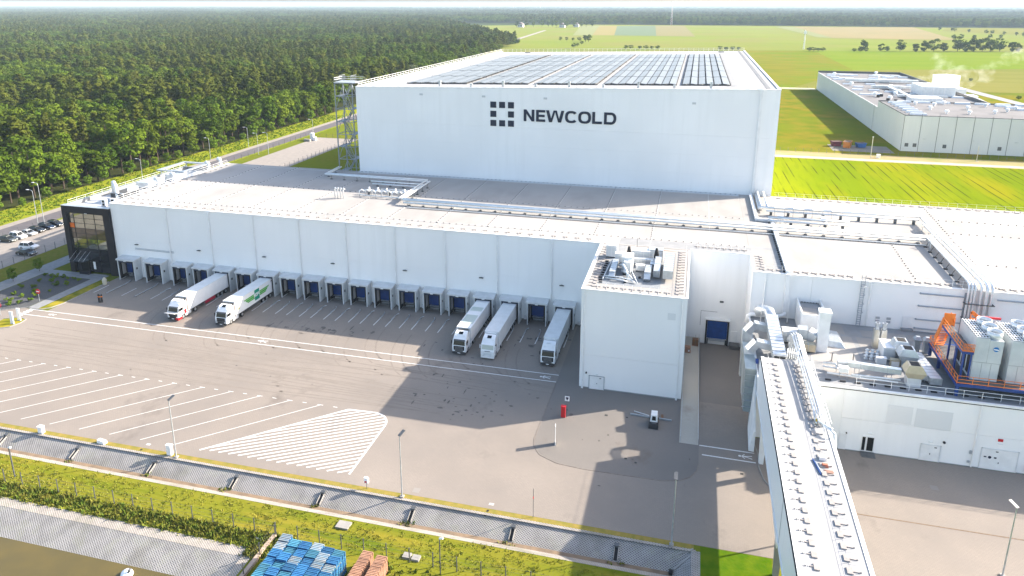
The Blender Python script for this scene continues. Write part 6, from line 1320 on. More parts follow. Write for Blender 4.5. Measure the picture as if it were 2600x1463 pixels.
single('wood_post', MB().beam((-1.7,98.6,.1),(-1.65,97.5,.1),.35,.15), M['brownbox'], 'dark short board lying behind the loader', 'board', None, (-1.7,98,.03))
for i, (x, y) in enumerate(((-117.3,112.75),(-116.95,112.6),(-116.6,112.8))):
    t = thing('bollard', 'black and orange banded bollard standing in the yard before the first docks', 'bollard', (x,y,.012), 'banded bollards before the first docks'); part('post', MB().cyl((x,y,.012),(x,y,1.7),.16,8), M['black'], t)
    part('band', MB().cyl((x,y,1.2),(x,y,1.4),.165,8), M['orange'], t); part('cap', MB().cyl((x,y,1.7),(x,y,1.85),.14,8,.05), M['black'], t)
single('covered_bin', MB().cyl((-123.6,121,.036),(-123.6,121,1.2),.38,8,.5).cyl((-123.6,121,1.2),(-123.6,121,1.7),.5,8,.15), mat('beige_cover', (.50,.46,.36), rough=.8), 'beige covered bin standing on the path by the grass island', 'bin', None, (-123.6,121,.03))
def noentry(label, x, y, z0=.04):
    t = thing('no_entry_sign', label, 'road sign', (x,y,z0), 'no entry signs'); part('post', MB().cyl((x,y,z0),(x,y,1.9),.04,6), M['galv'], t)
    d = part('disc', MB().cyl((x,y-.06,2.3),(x,y-.03,2.3),.55,16), M['red'], t); part('bar', MB().box(x-.38,y-.075,2.2,x+.38,y-.062,2.4), M['tape'], d)
noentry('red no entry sign on the gravel bed edge near the office', -129.4,109.8); noentry('red no entry sign at the yard entrance island', -130.9,102.3)
for i, (x, y) in enumerate(((-125.25,99.8),(-125.35,101.4))):
    t = thing('entrance_pylon', 'white upright pylon sign on the entrance island, '+('nearer the camera','farther from the camera')[i], 'pylon sign', (x,y,.04)); part('board', MB().cbox(x,y,.1,.75,.14,2.5), M['tape'], t); part('foot', MB().cbox(x,y,.04,.9,.4,.06), M['concrete'], t)
t = thing('gate_kiosk', 'small white kiosk with wooden pergola at the left edge by the gravel bed', 'kiosk', (-141.5,107.5,.03)); part('box', MB().cbox(-141.6,107.6,.03,1.2,1.0,1.8), M['trim'], t)
for dx, dy in ((-.9,-.8),(.9,-.8),(-.9,.8),(.9,.8)): part('post', MB().cbox(-141.5+dx,107.5+dy,.03,.14,.14,2.3), M['wood'], t)
part('frame', MB().beam((-142.5,106.7,2.4),(-140.5,106.7,2.4),.12).beam((-142.5,108.3,2.4),(-140.5,108.3,2.4),.12).beam((-142.4,106.7,.9),(-140.6,106.7,.9),.1), M['wood'], t)
for lab, x, y, w, d, h, mm in (('white cabinet on the dry strip left of the yard lamp',-66.8,71.75,.7,.45,1.5,'trim'),('small white cabinet on the dry strip farthest left',-88.4,71.6,.75,.5,1.0,'trim')):
    t = thing('utility_cabinet', lab, 'utility cabinet', (x,y,.01)); part('casing', MB().cbox(x,y,.07,w,d,h), M[mm], t); part('base', MB().cbox(x,y,.01,w+.06,d+.06,.06), M['concrete'], t); part('lid', MB().cbox(x,y,h+.075,w+.1,d+.1,.05), M[mm], t)
single('fallen_cabinet', MB().hexa([(-78.7,71.5,.01),(-77.4,71.4,.01),(-77.3,72.0,.01),(-78.6,72.1,.01),(-78.7,71.55,.5),(-77.5,71.45,.42),(-77.4,71.95,.42),(-78.6,72.05,.5)]), M['trim'], 'white box lying on its side on the dry grass strip', 'cabinet', None, (-78,71.7,.01))
t = thing('sign_post', 'small white box sign on a post between hatched island and lamp', 'sign', (-37.5,71.95,0)); part('post', MB().cyl((-37.5,71.95,0),(-37.5,71.95,.9),.04,6), M['steel'], t); s_ = part('sign_plate', MB().cbox(-37.5,71.95,.9,.55,.3,.75), M['tape'], t); part('print', MB().box(-37.7,71.79,.95,-37.4,71.798,1.2), M['red'], s_)
for i, x in enumerate((-71.6,-21.4)):
    t = thing('drain_chute', 'pale concrete drain chute dropping from the yard into the ditch, '+('left of the lamp','right of the second lamp')[i], 'drain chute', (x,71.6,0))
    part('slab', MB().hexa([(x-.5,70.9,-.4),(x+.3,70.9,-.4),(x+.5,73.2,.02),(x-.1,73.2,.02),(x-.5,70.7,-.34),(x+.3,70.7,-.34),(x+.5,73.2,.06),(x-.1,73.2,.06)]), mat('pale_concrete%d' % i, (.58,.55,.51), (.5,.48,.45), 1, rough=.85), t); part('opening', MB().hexa([(x-.2,71.0,-.2),(x+.1,71.0,-.2),(x+.22,71.9,-.0),(x-.02,71.9,-.0),(x-.2,71.0,-.12),(x+.1,71.0,-.12),(x+.22,71.9,.07),(x-.02,71.9,.07)]), M['black'], t)
def slope(y): return (y-71.4)*(1.2/2.75)
for i, x in enumerate((-93.4,-80.8,-68.1,-55.4,-42.8,-30.5,-17.7,-5.4)):
    t = thing('slope_outlet', 'dark concrete outlet channel down the ditch slope, '+('first','second','third','fourth','fifth','sixth','seventh','eighth')[i]+' from the left', 'outlet channel', (x,70.2,slope(70.2)), 'outlet channels in the ditch')
    for s in (-.26,.2): part('side_wall', MB().hexa([(x+s,68.8,slope(68.8)),(x+s+.07,68.8,slope(68.8)),(x+s+.07,70.2,slope(70.2)),(x+s,70.2,slope(70.2)),(x+s,68.8,slope(68.8)+.22),(x+s+.07,68.8,slope(68.8)+.22),(x+s+.07,70.2,slope(70.2)+.22),(x+s,70.2,slope(70.2)+.22)]), M['concrete'], t)
    part('channel', MB().quad((x-.19,68.8,slope(68.8)+.02),(x+.2,68.8,slope(68.8)+.02),(x+.2,70.2,slope(70.2)+.02),(x-.19,70.2,slope(70.2)+.02)), M['black'], t); part('cap', MB().hexa([(x-.28,70.1,slope(70.1)+.1),(x+.29,70.1,slope(70.1)+.1),(x+.29,70.45,slope(70.45)),(x-.28,70.45,slope(70.45)),(x-.28,70.1,slope(70.1)+.34),(x+.29,70.1,slope(70.1)+.34),(x+.29,70.45,slope(70.45)+.3),(x-.28,70.45,slope(70.45)+.3)]), M['steel'], t)
t = thing('culvert_head', 'grey concrete culvert wing walls at the right end of the ditch', 'culvert', (2.2,70.2,-.5)); part('wing_wall', MB().hexa([(.2,70.2,-1.2),(3.1,71.5,-.2),(3.15,71.3,-.2),(.3,70.0,-1.2),(.2,70.2,-.6),(3.1,71.5,.12),(3.15,71.3,.12),(.3,70.0,-.6)]), M['concrete'], t); part('wing_wall', MB().hexa([(1.0,69.0,-1.6),(3.2,71.0,-.3),(3.3,70.8,-.3),(1.2,68.8,-1.6),(1.0,69.0,-.9),(3.2,71.0,.1),(3.3,70.8,.1),(1.2,68.8,-.9)]), M['concrete'], t); part('outlet', MB().cyl((1.0,68.4,-.95),(.6,68.45,-.95),.3,10), M['black'], t)
for x, y, s in ((33.0,90.2,.9),(41,79.5,.8),(-31.2,73.2,.9),(-6,86.5,.35),(-4.6,85.9,.3),(9.2,87.0,.4),(-9.9,96.5,.45),(-6.8,96.7,.3)):
    struct('manhole_cover', MB().cbox(x,y,.019,s,s,.006), mat('manhole%d' % int(x*10), (.24,.22,.20) if s > .5 else (.03,.03,.03), rough=.8))
single('concrete_slab', MB().cbox(-37.2,65.0,.005,1.6,1.2,.22), M['concrete'], 'pale square concrete slab lying on the grass bank', 'slab', None, (-37.2,65,0)); single('well_cover', MB().cbox(-28.0,62.3,.005,.9,.8,.25).cbox(-26.9,62.2,.005,.9,.8,.25), M['concrete'], 'pair of grey well covers on the grass bank behind the fence', 'well cover', None, (-27.5,62.2,0))
single('white_sack', MB().hexa([(-46.2,60.3,.0),(-45.3,60.2,.0),(-45.3,60.7,.0),(-46.2,60.7,0),(-46.1,60.35,.22),(-45.4,60.3,.22),(-45.4,60.6,.22),(-46.1,60.6,.22)]), M['tape'], 'white sack lying in the weeds by the pond corner', 'sack', None, (-45.8,60.4,0))
t = thing('pump_float', 'small white float with dark top on the pond at the bottom edge', 'float', (-57.6,53.3,-1.17)); part('hull', MB().cyl((-57.6,53.3,-1.2),(-57.6,53.3,-.8),.7,12,.55), M['tape'], t, True); part('top', MB().cyl((-57.3,53.3,-.8),(-57.1,53.3,-.35),.16,8), M['steel'], t)
t = thing('lot_cabinet', 'white cabinets and concrete blocks on the pale lot by the road', 'cabinet', (-167.6,289,.03)); part('cabinet', MB().cbox(-167.6,289.5,.03,1.6,1.4,3.2), M['trim'], t); part('block', MB().cbox(-168.2,286,.03,3,1.2,1.0), M['concrete'], t); part('cabinet', MB().cbox(-165.8,288.5,.03,1.2,1.2,1.6), M['tape'], t)

# ================================================================== pallet stacks
def pallet_mesh(m_):
    p = MB()
    for i in range(5): p.box(-.6,-.5+.218*i,.118,.6,-.5+.218*i+.128,.14)
    for y in (-.43,0,.43): p.box(-.6,y-.05,.022,.6,y+.05,.118)
    for y in (-.45,0,.45): p.box(-.6,y-.05,0,.6,y+.05,.021)
    return p.mesh('pallet', m_)
PM = {k_: pallet_mesh(M[k_]) for k_ in ('bluewood','tealwood','greywood','wood')}
fill = MB(); PH = .142; rng = random.Random(3)
def put_pallet(k_, x, y, z, lab, grp):
    o = link('pallet', PM[k_]); o.location = (x,y,z); o.rotation_euler = (0,0,rng.uniform(-.02,.02)); tag(o, lab, 'pallet', grp)
count = 0
for i in range(6):
    for j in range(9):
        x = -40.75+1.33*i+rng.uniform(-.03,.03); y = 58.3-1.08*j+(.25 if i in (0,) else 0)-.12*(i%3); n = 20+rng.choice((-1,0,0,0,1))-(2 if (i == 5 and j > 5) else 0)
        for l in range(n):
            k_ = rng.choice(('bluewood','bluewood','tealwood','tealwood','bluewood','greywood')) if not (i == 4 and j in (1,2)) else 'greywood'
            if l == n-1 or (i == 5 and l >= 3): put_pallet(k_, x, y, l*PH, 'blue wooden pallet stacked with many others at the bottom of the picture', 'blue pallets in the stacks')
            else:
                z = l*PH; fill.box(x-.59,y-.48,z+.118,x+.59,y+.48,z+.138)
                for yy in (-.43,.43): fill.box(x-.58,y+yy-.05,z,x+.58,y+yy+.05,z+.118)
f_ = link('inner_pallets', fill.mesh('inner_pallets', M['bluewood'])); f_['kind'] = 'stuff'; f_['label'] = 'mass of blue pallets inside the stacks'
fill = MB()
for i, (x, y0, rows, n) in enumerate(((-31.6,59.6,4,13),(-29.75,59.2,6,14))):
    for j in range(rows):
        y = y0-1.06*j
        for l in range(n):
            if l >= n-3: put_pallet('wood', x+rng.uniform(-.03,.03), y, l*PH, 'bare wooden pallet in the '+('shorter' if i == 0 else 'longer')+' row beside the blue stacks', 'bare pallets, '+('shorter' if i == 0 else 'longer')+' row')
            else:
                z = l*PH; fill.box(x-.59,y-.48,z+.118,x+.59,y+.48,z+.138)
                for yy in (-.43,.43): fill.box(x-.58,y+yy-.05,z,x+.58,y+yy+.05,z+.118)
f_ = link('inner_pallets', fill.mesh('inner_pallets', M['wood'])); f_['kind'] = 'stuff'; f_['label'] = 'mass of bare wooden pallets inside the stacks'

# ================================================================== neighbouring factory
gp = panel_material('grey_white_panel', (.62,.64,.64), (.54,.56,.56)); nroof = mat('dark_roof_felt', (.155,.15,.155), (.12,.118,.122), .12, rough=.9)
nb = thing('neighbour_factory', 'grey-white factory with dark flat roofs beyond the paddock on the right', 'building', (120,360,0))
NX, NY0, NY1, NY2 = 85.5, 329.6, 378.0, 566.0
part('wall', MB().box(NX+.1,NY0+.1,0,230,NY1,14.9), gp, nb); part('wall', MB().box(NX+.1,NY1,0,140,NY2,11.9), gp, nb)
for i in range(14): a = NX+6.55*i; part('wall_panel', MB().box(a+.06,NY0,0,a+6.49,NY0+.09,15.0), gp, nb)
for i in range(4): a = NY0+12.1*i; part('wall_panel', MB().box(NX,a+.05,0,NX+.09,a+12.05,15.0), gp, nb)
for i in range(12): a = NY1+15.66*i; part('wall_panel', MB().box(NX,a+.03,0,NX+.09,a+15.63,12.0), gp, nb)
for i in range(15): a = NX+6.55*i; part('joint_trim', MB().box(a-.08,NY0-.05,0,a+.08,NY0-.002,15.9), M['steel'], nb)
part('roof', MB().box(NX+.2,NY0+.2,14.91,229.8,NY1-.2,15.0), nroof, nb); part('roof', MB().box(NX+.2,NY1,11.91,139.8,NY2-.2,12.0), nroof, nb)
part('parapet', MB().box(NX,NY0+.1,15.01,230,NY0+.4,15.25).box(NX,NY1-.4,15.01,230,NY1-.1,15.5).box(NX,NY0+.4,15.01,NX+.25,NY1-.4,15.35), M['steel'], nb)
part('parapet', MB().box(NX,NY2-.6,12.01,140,NY2-.2,13.4).box(139.4,NY1,12.01,139.8,NY2-.6,13.4), M['steel'], nb); part('parapet', MB().box(NX-.05,NY1,12.01,NX+.3,NY2-.6,12.2), M['trim'], nb)
for x in (87.6,90.7,102.0,122.3): part('wall_louvre', MB().box(x-.7,NY0-.06,2.0,x+.7,NY0-.003,3.5), M['steel'], nb)
for x in (94,112,128): part('wall_lamp', MB().cbox(x,NY0-.15,5.5,1.2,.3,.15), M['galv'], nb)
lad = MB()
for y in (382.6,383.6): lad.cyl((NX-.25,y,.3),(NX-.25,y,12.8),.07,5)
for i in range(18): lad.cyl((NX-.25,382.6,1+.7*i),(NX-.25,383.6,1+.7*i),.05,4)
part('ladder', lad, M['galv'], nb)
sky_m = mat('skylight_dome', (.62,.65,.68), (.55,.58,.6), .5, rough=.3)
skyme = MB().hexa([(-3.2,-.9,0),(3.2,-.9,0),(3.2,.9,0),(-3.2,.9,0),(-2.9,-.6,.8),(2.9,-.6,.8),(2.9,.6,.8),(-2.9,.6,.8)]).mesh('skylight', sky_m)
ventme = MB().cyl((0,0,0),(0,0,1.0),.55,8,.45).cyl((0,0,1.0),(0,0,1.7),1.0,10,.7).mesh('roof_fan', M['trim'])
for i in range(7): inst('skylight', skyme, nb, (91.5+.05*i,333.5+6.5*i,15.02))
for i in range(7): inst('skylight', skyme, nb, (96+8.3*i,375.5,15.02))
for i in range(7): inst('skylight', skyme, nb, (136+2.2*i,370.5-5.5*i,15.02))
for x, y in ((101,352),(106,365),(112,372),(104,340),(117,356),(124,345),(128,368),(131,352),(140,345),(113,341),(137,360),(146,350),(99,368)): inst('roof_fan', ventme, nb, (x,y,15.02))
rg = random.Random(5)
for i in range(46):
    x, y = rg.uniform(90,136), rg.uniform(425,556); inst('skylight', skyme, nb, (x,y,12.02)).scale = (.9,1.6,.8)
for i in range(10): inst('roof_fan', ventme, nb, (rg.uniform(90,136),rg.uniform(400,556),12.02)).scale = (1.3,1.3,1.4)
part('roof_duct', MB().box(92,498,12.6,134,501,14.2).box(100,462,12.6,134,464,14).box(108,410,12.6,110,462,13.8).box(104,420,12.6,128,422,13.6), M['alu'], nb)
unit('process_hall', 'pale plant hall with pipes on the neighbour factory roof', 'plant unit', 126,440,12.02,16,22,5,M['trim'],3); unit('process_hall', 'low white plant box on the neighbour factory roof edge', 'plant unit', 112,402,12.02,14,10,2.5,M['trim'],3)
for i,(x,y) in enumerate(((96,405),(99,402),(94.5,420),(97,424))): part('roof_box', MB().cbox(x,y,12.02,1.4,1.4,1.3), M['black'], nb)
t = thing('storage_tank', 'big white cylindrical storage tank behind the neighbour factory', 'tank', (165,551,0)); part('shell', MB().cyl((165,551,5.2),(165,551,13.2),8.2,32), M['trim'], t, False); part('roof', MB().cyl((165,551,13.21),(165,551,14.2),8.4,32,.3), M['trim'], t); part('base_hall', MB().box(155,543,0,176,560,5.15), gp, t)
for i in range(3): part('hall_door', MB().box(157+6*i,542.9,0,160+6*i,542.99,3.5), M['pipe'], t)
t = thing('storage_hut', 'small white hut beside the storage tank', 'hut', (164,505,0)); part('wall', MB().box(160,500,0,169,510,5), M['trim'], t); part('roof', MB().box(159.8,499.8,5.01,169.2,510.2,5.3), M['pipe'], t)
# skips by the factory corner
def skip(label, x, y, m_, s, rot):
    t = thing('waste_skip', label, 'skip', (0,0,0), 'waste skips'); L_, W_2, H_2 = 4.6*s, 1.3, 2.3*s
    part('tub', MB().hexa([(-L_/2+.5,-W_2,.1),(L_/2-.5,-W_2,.1),(L_/2-.5,W_2,.1),(-L_/2+.5,W_2,.1),(-L_/2,-W_2-.1,H_2),(L_/2,-W_2-.1,H_2),(L_/2,W_2+.1,H_2),(-L_/2,W_2+.1,H_2)]), m_, t); part('rim', MB().beam((-L_/2,-W_2-.1,H_2),(L_/2,-W_2-.1,H_2),.14).beam((-L_/2,W_2+.1,H_2),(L_/2,W_2+.1,H_2),.14).beam((-L_/2,-W_2-.1,H_2),(-L_/2,W_2+.1,H_2),.14).beam((L_/2,-W_2-.1,H_2),(L_/2,W_2+.1,H_2),.14), m_, t); part('load', MB().box(-L_/2+.2,-W_2,H_2+.005,L_/2-.2,W_2,H_2+.02), mat('skip_shadow'+label[:3], (.10,.06,.04), rough=.9), t)  # the load sheet is painted shade for the dark inside of the tub
    for s_ in (-1,1): part('skid', MB().box(-L_/2+.5,s_*.8-.1,0,L_/2-.5,s_*.8+.1,.1), M['steel'], t)
    t.location = (x,y,.06); t.rotation_euler = (0,0,rot)
skip('orange waste skip by the corner of the neighbour factory', 65.2,332.2, mat('skip_orange', (.42,.16,.03), (.34,.13,.03), 1, rough=.6), 1.15, 1.2); skip('blue waste skip right of the orange one', 70.8,333.6, mat('skip_blue', (.02,.09,.28), rough=.5), .85, .3); skip('maroon waste skip left of the orange one', 61.0,334.6, mat('skip_maroon', (.12,.03,.05), rough=.6), .9, .3)
for i, (x, y, h) in enumerate(((70.2,310.8,8.5),(109.4,314.2,6.0))):
    t = thing('track_lamp', 'pale lamp pole by the farm track, '+('near the skips','in front of the factory wall')[i], 'lamp post', (x,y,0)); part('pole', MB().cyl((x,y,0),(x,y,h),.12,8), mat('cream_pole%d' % i, (.55,.52,.42), rough=.6), t); part('lamp_head', MB().cbox(x,y,h+.002,.5,.4,.2), M['lamp'], t); part('base', MB().cbox(x+.2,y,0,1.0,.8,.1), M['concrete'], t)
single('track_cabinet', MB().cbox(73.2,311.6,0.04,1.4,1.0,1.5), M['trim'], 'white cabinet beside the farm track lamp pole', 'utility cabinet', None, (73.2,311.6,.04))

# ================================================================== masts and distant farm
def lattice(label, x, y, h, w):
    t = thing('lattice_mast', label, 'mast', (x,y,0)); mb = MB(); n = int(h/5)
    for s, q in ((-1,-1),(1,-1),(0,1)): mb.beam((x+s*w,y+q*w,0),(x+s*w*.35,y+q*w*.35,h),.35)
    part('leg_frame', mb, M['trim'], t); mb = MB()
    for i in range(n):
        a, b = 1-.65*i/n, 1-.65*(i+1)/n; z0, z1 = h*i/n, h*(i+1)/n
        mb.beam((x-w*a,y-w*a,z0),(x+w*b,y-w*b,z1),.2); mb.beam((x+w*a,y-w*a,z0),(x-w*b,y-w*b,z1),.2)
    part('bracing', mb, M['red'] if h > 50 else M['galv'], t); part('antenna', MB().cbox(x,y,h-5,3.2,3.2,3), M['trim'], t)
lattice('tall red and white lattice mast at the far forest edge', -82,2221,68,2.6); lattice('thin lattice mast in the meadow behind the tall store', 139.8,1070,26,.9)
hw = mat('farm_wall', (.62,.62,.62), (.55,.55,.56), .2, rough=.8); hr_ = mat('farm_roof', (.16,.13,.13), rough=.8)
def house(label, x, y, w, d, h):
    t = thing('farmhouse', label, 'house', (x,y,0), 'farm houses at the far wood'); part('wall', MB().cbox(x,y,0,w,d,h), hw, t)
    r_ = part('roof', yprism(MB(), [(x-w/2-.6,h+.01),(x+w/2+.6,h+.01),(x,h+w*.32)], y-d/2-.6, y+d/2+.6), hr_, t); part('chimney', MB().cbox(x+w*.2,y,h,1,1,w*.35), hw, r_)
    for i in range(3): part('window', MB().cbox(x-w*.3+w*.3*i,y-d/2-.05,h*.35,w*.14,.08,h*.35), M['glass'], t)
house('white two-storey farmhouse at the edge of the far wood', -462,1905,14,16,8); house('grey farmhouse among trees right of the white one', -352,1915,14,14,7); house('pale farmhouse beside the hedge at the lane end', -322,1960,13,13,7)
for i, x in enumerate((-1280,-1180,-990,-840)):
    t = thing('wind_turbine', 'white wind turbine on the horizon, '+('leftmost','second from the left','third from the left','rightmost')[i], 'wind turbine', (x*2.1,8200,0), 'wind turbines on the horizon'); X_ = x*2.1; part('tower', MB().cyl((X_,8200,0),(X_,8200,60),2.6,8,1.4), M['trim'], t); part('nacelle', MB().cbox(X_,8199,59,3,7,3), M['trim'], t)
    for k_ in range(3): a = .4+i+k_*2.094; part('blade', MB().beam((X_,8195,60),(X_+26*math.sin(a),8195,60+26*math.cos(a)*.55),1.4,.5), M['trim'], t)

# ================================================================== trees
leafD = leaf_material('broadleaf', (.040,.080,.006), (.092,.128,.010), .32)
leafP = leaf_material('pine_needles', (.044,.070,.008), (.086,.098,.014), .28)
leafL = leaf_material('bright_leaf', (.075,.135,.012), (.11,.16,.016), .2)
leafG = leaf_material('grey_green_leaf', (.12,.145,.075), (.15,.17,.09), .1)
bark = mat('bark', (.055,.042,.03), (.085,.06,.045), 3, rough=.95)
def leafquad(mb, p, s, rng, flat=.0, out=None):
    n = Vector((rng.gauss(0,1),rng.gauss(0,1),rng.gauss(0,1)+flat))
    if out is not None: n = n*.42+out*1.3+Vector((0,0,.25))
    n.normalize()
    u = n.cross(Vector((rng.gauss(0,1),rng.gauss(0,1),rng.gauss(0,1)))); u.normalize(); v = n.cross(u); u *= s*rng.uniform(.6,1.1); v *= s*rng.uniform(.45,.9)
    mb.quad(tuple(p-u-v*.4), tuple(p+v*.9-u*.1), tuple(p+u+v*.2), tuple(p-v*.9+u*.1))
def crown_broad(seed, h, r, n_clump, per, s):
    rng = random.Random(seed); mb = MB(); cz = h*.60
    for c in range(n_clump):
        while True:
            d = Vector((rng.uniform(-1,1),rng.uniform(-1,1),rng.uniform(-1,1)))
            if .2 < d.length < 1: break
        d = d.normalized()*d.length**.4
        cc = Vector((d.x*r*.78,d.y*r*.78,cz+d.z*h*.33)); cr = r*rng.uniform(.26,.46)
        for k_ in range(per):
            e = Vector((rng.gauss(0,1),rng.gauss(0,1),rng.gauss(.25,1))); e.normalize(); leafquad(mb, cc+Vector((e.x*cr,e.y*cr,e.z*cr*.72))*rng.uniform(.7,1.05), s, rng, .4, e)
    return mb
def crown_pine(seed, h, r, n_clump, per, s):
    rng = random.Random(seed); mb = MB()
    for c in range(n_clump):
        f = rng.random()**.8; z = h*(.45+.53*f); rad = r*(1.05-f*.85)*rng.uniform(.35,1); a = rng.uniform(0,6.283)
        cc = Vector((math.cos(a)*rad,math.sin(a)*rad,z)); cr = r*rng.uniform(.22,.34)
        for k_ in range(per):
            e = Vector((rng.gauss(0,1),rng.gauss(0,1),rng.gauss(0,1))); e.normalize(); leafquad(mb, cc+Vector((e.x*cr*1.2,e.y*cr*1.2,e.z*cr*.5))*rng.uniform(.5,1.05), s, rng, .5, e)
    return mb
def trunk_mesh(seed, h, r0):
    rng = random.Random(seed); mb = MB(); pts = [(0,0,-.1)]; x = y = 0
    mb.cyl((0,0,-.1),(.1,.05,h*.5),r0,7,r0*.6,False); mb.cyl((.1,.05,h*.5),(.2,-.1,h*.85),r0*.6,6,r0*.15,False)
    for i in range(6):
        a = rng.uniform(0,6.28); z = h*rng.uniform(.3,.62); l = h*rng.uniform(.14,.26); mb.cyl((.08,.04,z),(math.cos(a)*l,math.sin(a)*l,z+l*rng.uniform(.5,.9)),r0*.28,5,r0*.08,False)
    return mb
VAR = []
for s in range(5):
    h = (16,18,14.5,17,15)[s]; r = (4.6,4.9,4.2,5.2,4.0)[s]
    VAR.append(('broadleaf_tree', crown_broad(20+s,h,r,26,58,.56).mesh('crown', leafD), trunk_mesh(s,h,.30).mesh('trunk', bark)))
for s in range(3):
    h = (19,21,18)[s]; r = (3.0,3.3,2.8)[s]
    VAR.append(('pine_tree', crown_pine(40+s,h,r,30,34,.60).mesh('crown', leafP), trunk_mesh(60+s,h,.26).mesh('trunk', bark)))
VAR.append(('young_tree', crown_broad(77,8,3.2,26,38,.5).mesh('crown', leafL), trunk_mesh(78,8,.16).mesh('trunk', bark)))
VAR.append(('willow_tree', crown_broad(87,15,5.2,34,42,.6).mesh('crown', leafG), trunk_mesh(88,15,.3).mesh('trunk', bark)))
rng = random.Random(11); first_crown = {}; TREES = []
def put_tree(v, x, y, sc, rz, label, grp, sz=None):
    n, cm, tm = VAR[v]; o = link(n, None); o.location = (x,y,.03); o.scale = (sc,sc,sz or sc); o.rotation_euler = (0,0,rz); o.empty_display_size = .5; tag(o, label, 'tree', grp)
    c = link('crown', cm, o); link('trunk', tm, o)
    first_crown.setdefault(v, c); return o
LABT = {'broadleaf_tree':('dark green broadleaf tree along the forest edge beyond the road','forest edge broadleaf trees'),'pine_tree':('brownish green pine near the forest edge beyond the road','forest edge pines'),'young_tree':('low bright green young tree at the foot of the forest edge','young trees at the forest edge')}
def edge_x(y): return -200 if y < 360 else -200-(y-360)*.092
n_edge = 0; row = 0
near = []
while n_edge < 262 and row < 12:
    y = 148+rng.uniform(0,4)
    while y < 372:
        x = -201.5-6.2*row+rng.uniform(-2.2,2.2); yy = y+rng.uniform(-1.5,1.5)
        if x > -1.30*yy-25:
            v = rng.choice((0,1,2,3,4)) if (row < 3 or rng.random() < .62) else rng.choice((5,6,7)); n = VAR[v][0]
            if n_edge < 262:
                put_tree(v, x, yy, rng.uniform(.82,1.38)*(.88 if row == 0 else 1), rng.uniform(0,6.28), *LABT[n], rng.uniform(.72,1.15)); n_edge += 1
        y += rng.uniform(5.2,7.4)
    row += 1
depth_edge = -201.5-6.2*row+3.0
for i in range(26):
    y = 160+i*8.0+rng.uniform(-3,3); put_tree(8, -197.5+rng.uniform(-1.5,1.5), y, rng.uniform(.35,.85), rng.uniform(0,6), *LABT['young_tree'])
put_tree(9, -206,420, 1.1, 0, 'pale silvery willow standing at the forest edge behind the stair tower', None); put_tree(9, -212,520, 1.0, 2, 'pale silvery tree behind the tall store roof edge', None)
# hedgerow trees out in the meadows
hl = 'dark round tree in the hedgerow behind the meadow on the right'
for i, (x, y, s) in enumerate(((214,1066,1.0),(233,1052,.7),(241,1055,.6),(257,1056,1.05),(276,1060,.9),(288,1065,1.0),(300,1068,1.15),(312,1070,1.0),(330,1075,1.35),(340,1078,1.1),(350,1080,1.3),(362,1084,1.25),(372,1086,1.4),(384,1090,1.2),(400,1095,1.1),(408,1097,.8))):
    put_tree(i%5, x, y, s*1.2, i*1.3, hl, 'hedgerow trees behind the meadow', s*1.12).location.z = -3.6*s
for i, (x, y, s) in enumerate(((-226,1214,.55),(-215,1212,.5),(-203,1205,.55),(-192,1200,.6),(-180,1190,1.0),(-174,1186,.95),(-172,1100,.5),(-170,1050,.5),(-169,1012,.6))):
    put_tree(i%5, x, y, s*1.25, i*.9, 'rounded tree in the small copse in the meadow left of centre', 'meadow copse trees', s*.8)
for i, x in enumerate((-97,-90,-78,-70,-62,-54,28,36,44,52,141,146,152,158,196,203,210)):
    put_tree(i%5, x, 1018+x*.05, .75, i, 'low dark bush in the field line just beyond the tall store', 'field line bushes', .35)
for i, (x, y) in enumerate(((-470,1890),(-445,1895),(-430,1915),(-410,1930),(-395,1940),(-380,1925),(-365,1900),(-340,1910),(-335,1880),(-318,1900),(-305,1935),(-300,1990),(-330,2010),(-355,2020),(-290,2050),(-280,1960))):
    put_tree(i%5, x, y, 1.2, i, 'tree round the farm houses at the far wood', 'farm trees', 1.1)
for i, (x, y) in enumerate(((545,1920),(556,1850),(566,1790),(576,1720),(588,1660),(600,1600),(612,1545),(560,1880),(580,1700),(597,1625),(430,1430),(445,1440),(470,1455),(500,1470),(520,1480))):
    put_tree(i%5, x, y, .8, i, 'small tree in the far hedge line on the right', 'far hedge trees', .6)
for i, (x, y) in enumerate(((190,640),(201,652),(214,655),(210,532),(204,534))):
    put_tree(8, x, y, .5, i, 'small dark bush beyond the neighbour factory', 'bushes beyond the factory', .35)
# shrubs in the gravel bed
shr = crown_broad(99,1.15,.55,10,26,.16).mesh('shrub_leaves', leafL)
sp = [(-140.6,121.9),(-138.8,121.8),(-137.2,121.5),(-135.6,121.8),(-134,121.4),(-132.4,121.6),(-130.7,121.2),(-138.6,118.5),(-136,119.2),(-133.2,117.6),(-131.2,118.4),(-139.4,114.6),(-136.8,115.3),(-134.5,113.4),(-131.8,114.6),(-137.6,111.2),(-134.8,110.5),(-132.6,111.6),(-131.3,109.4),(-132.4,107.8),(-134.8,108.0),(-136.6,108.4),(-133.7,106.5)]
for i, (x, y) in enumerate(sp): o = link('gravel_bed_shrub', shr); o.location = (x,y,.0); s = rng.uniform(.7,1.2); o.scale = (s,s,s*.9); o.rotation_euler = (0,0,i); tag(o, 'small round green shrub planted in the dark gravel bed', 'shrub', 'gravel bed shrubs')
for i, (x, y) in enumerate(((-145.3,111.5),(-144.9,117.5),(-144.6,124.0))):
    t = put_tree(8, x, y, .34, i, 'thin young tree beside the footpath, '+('nearest','middle','farthest')[i]+' of three', None, .42)

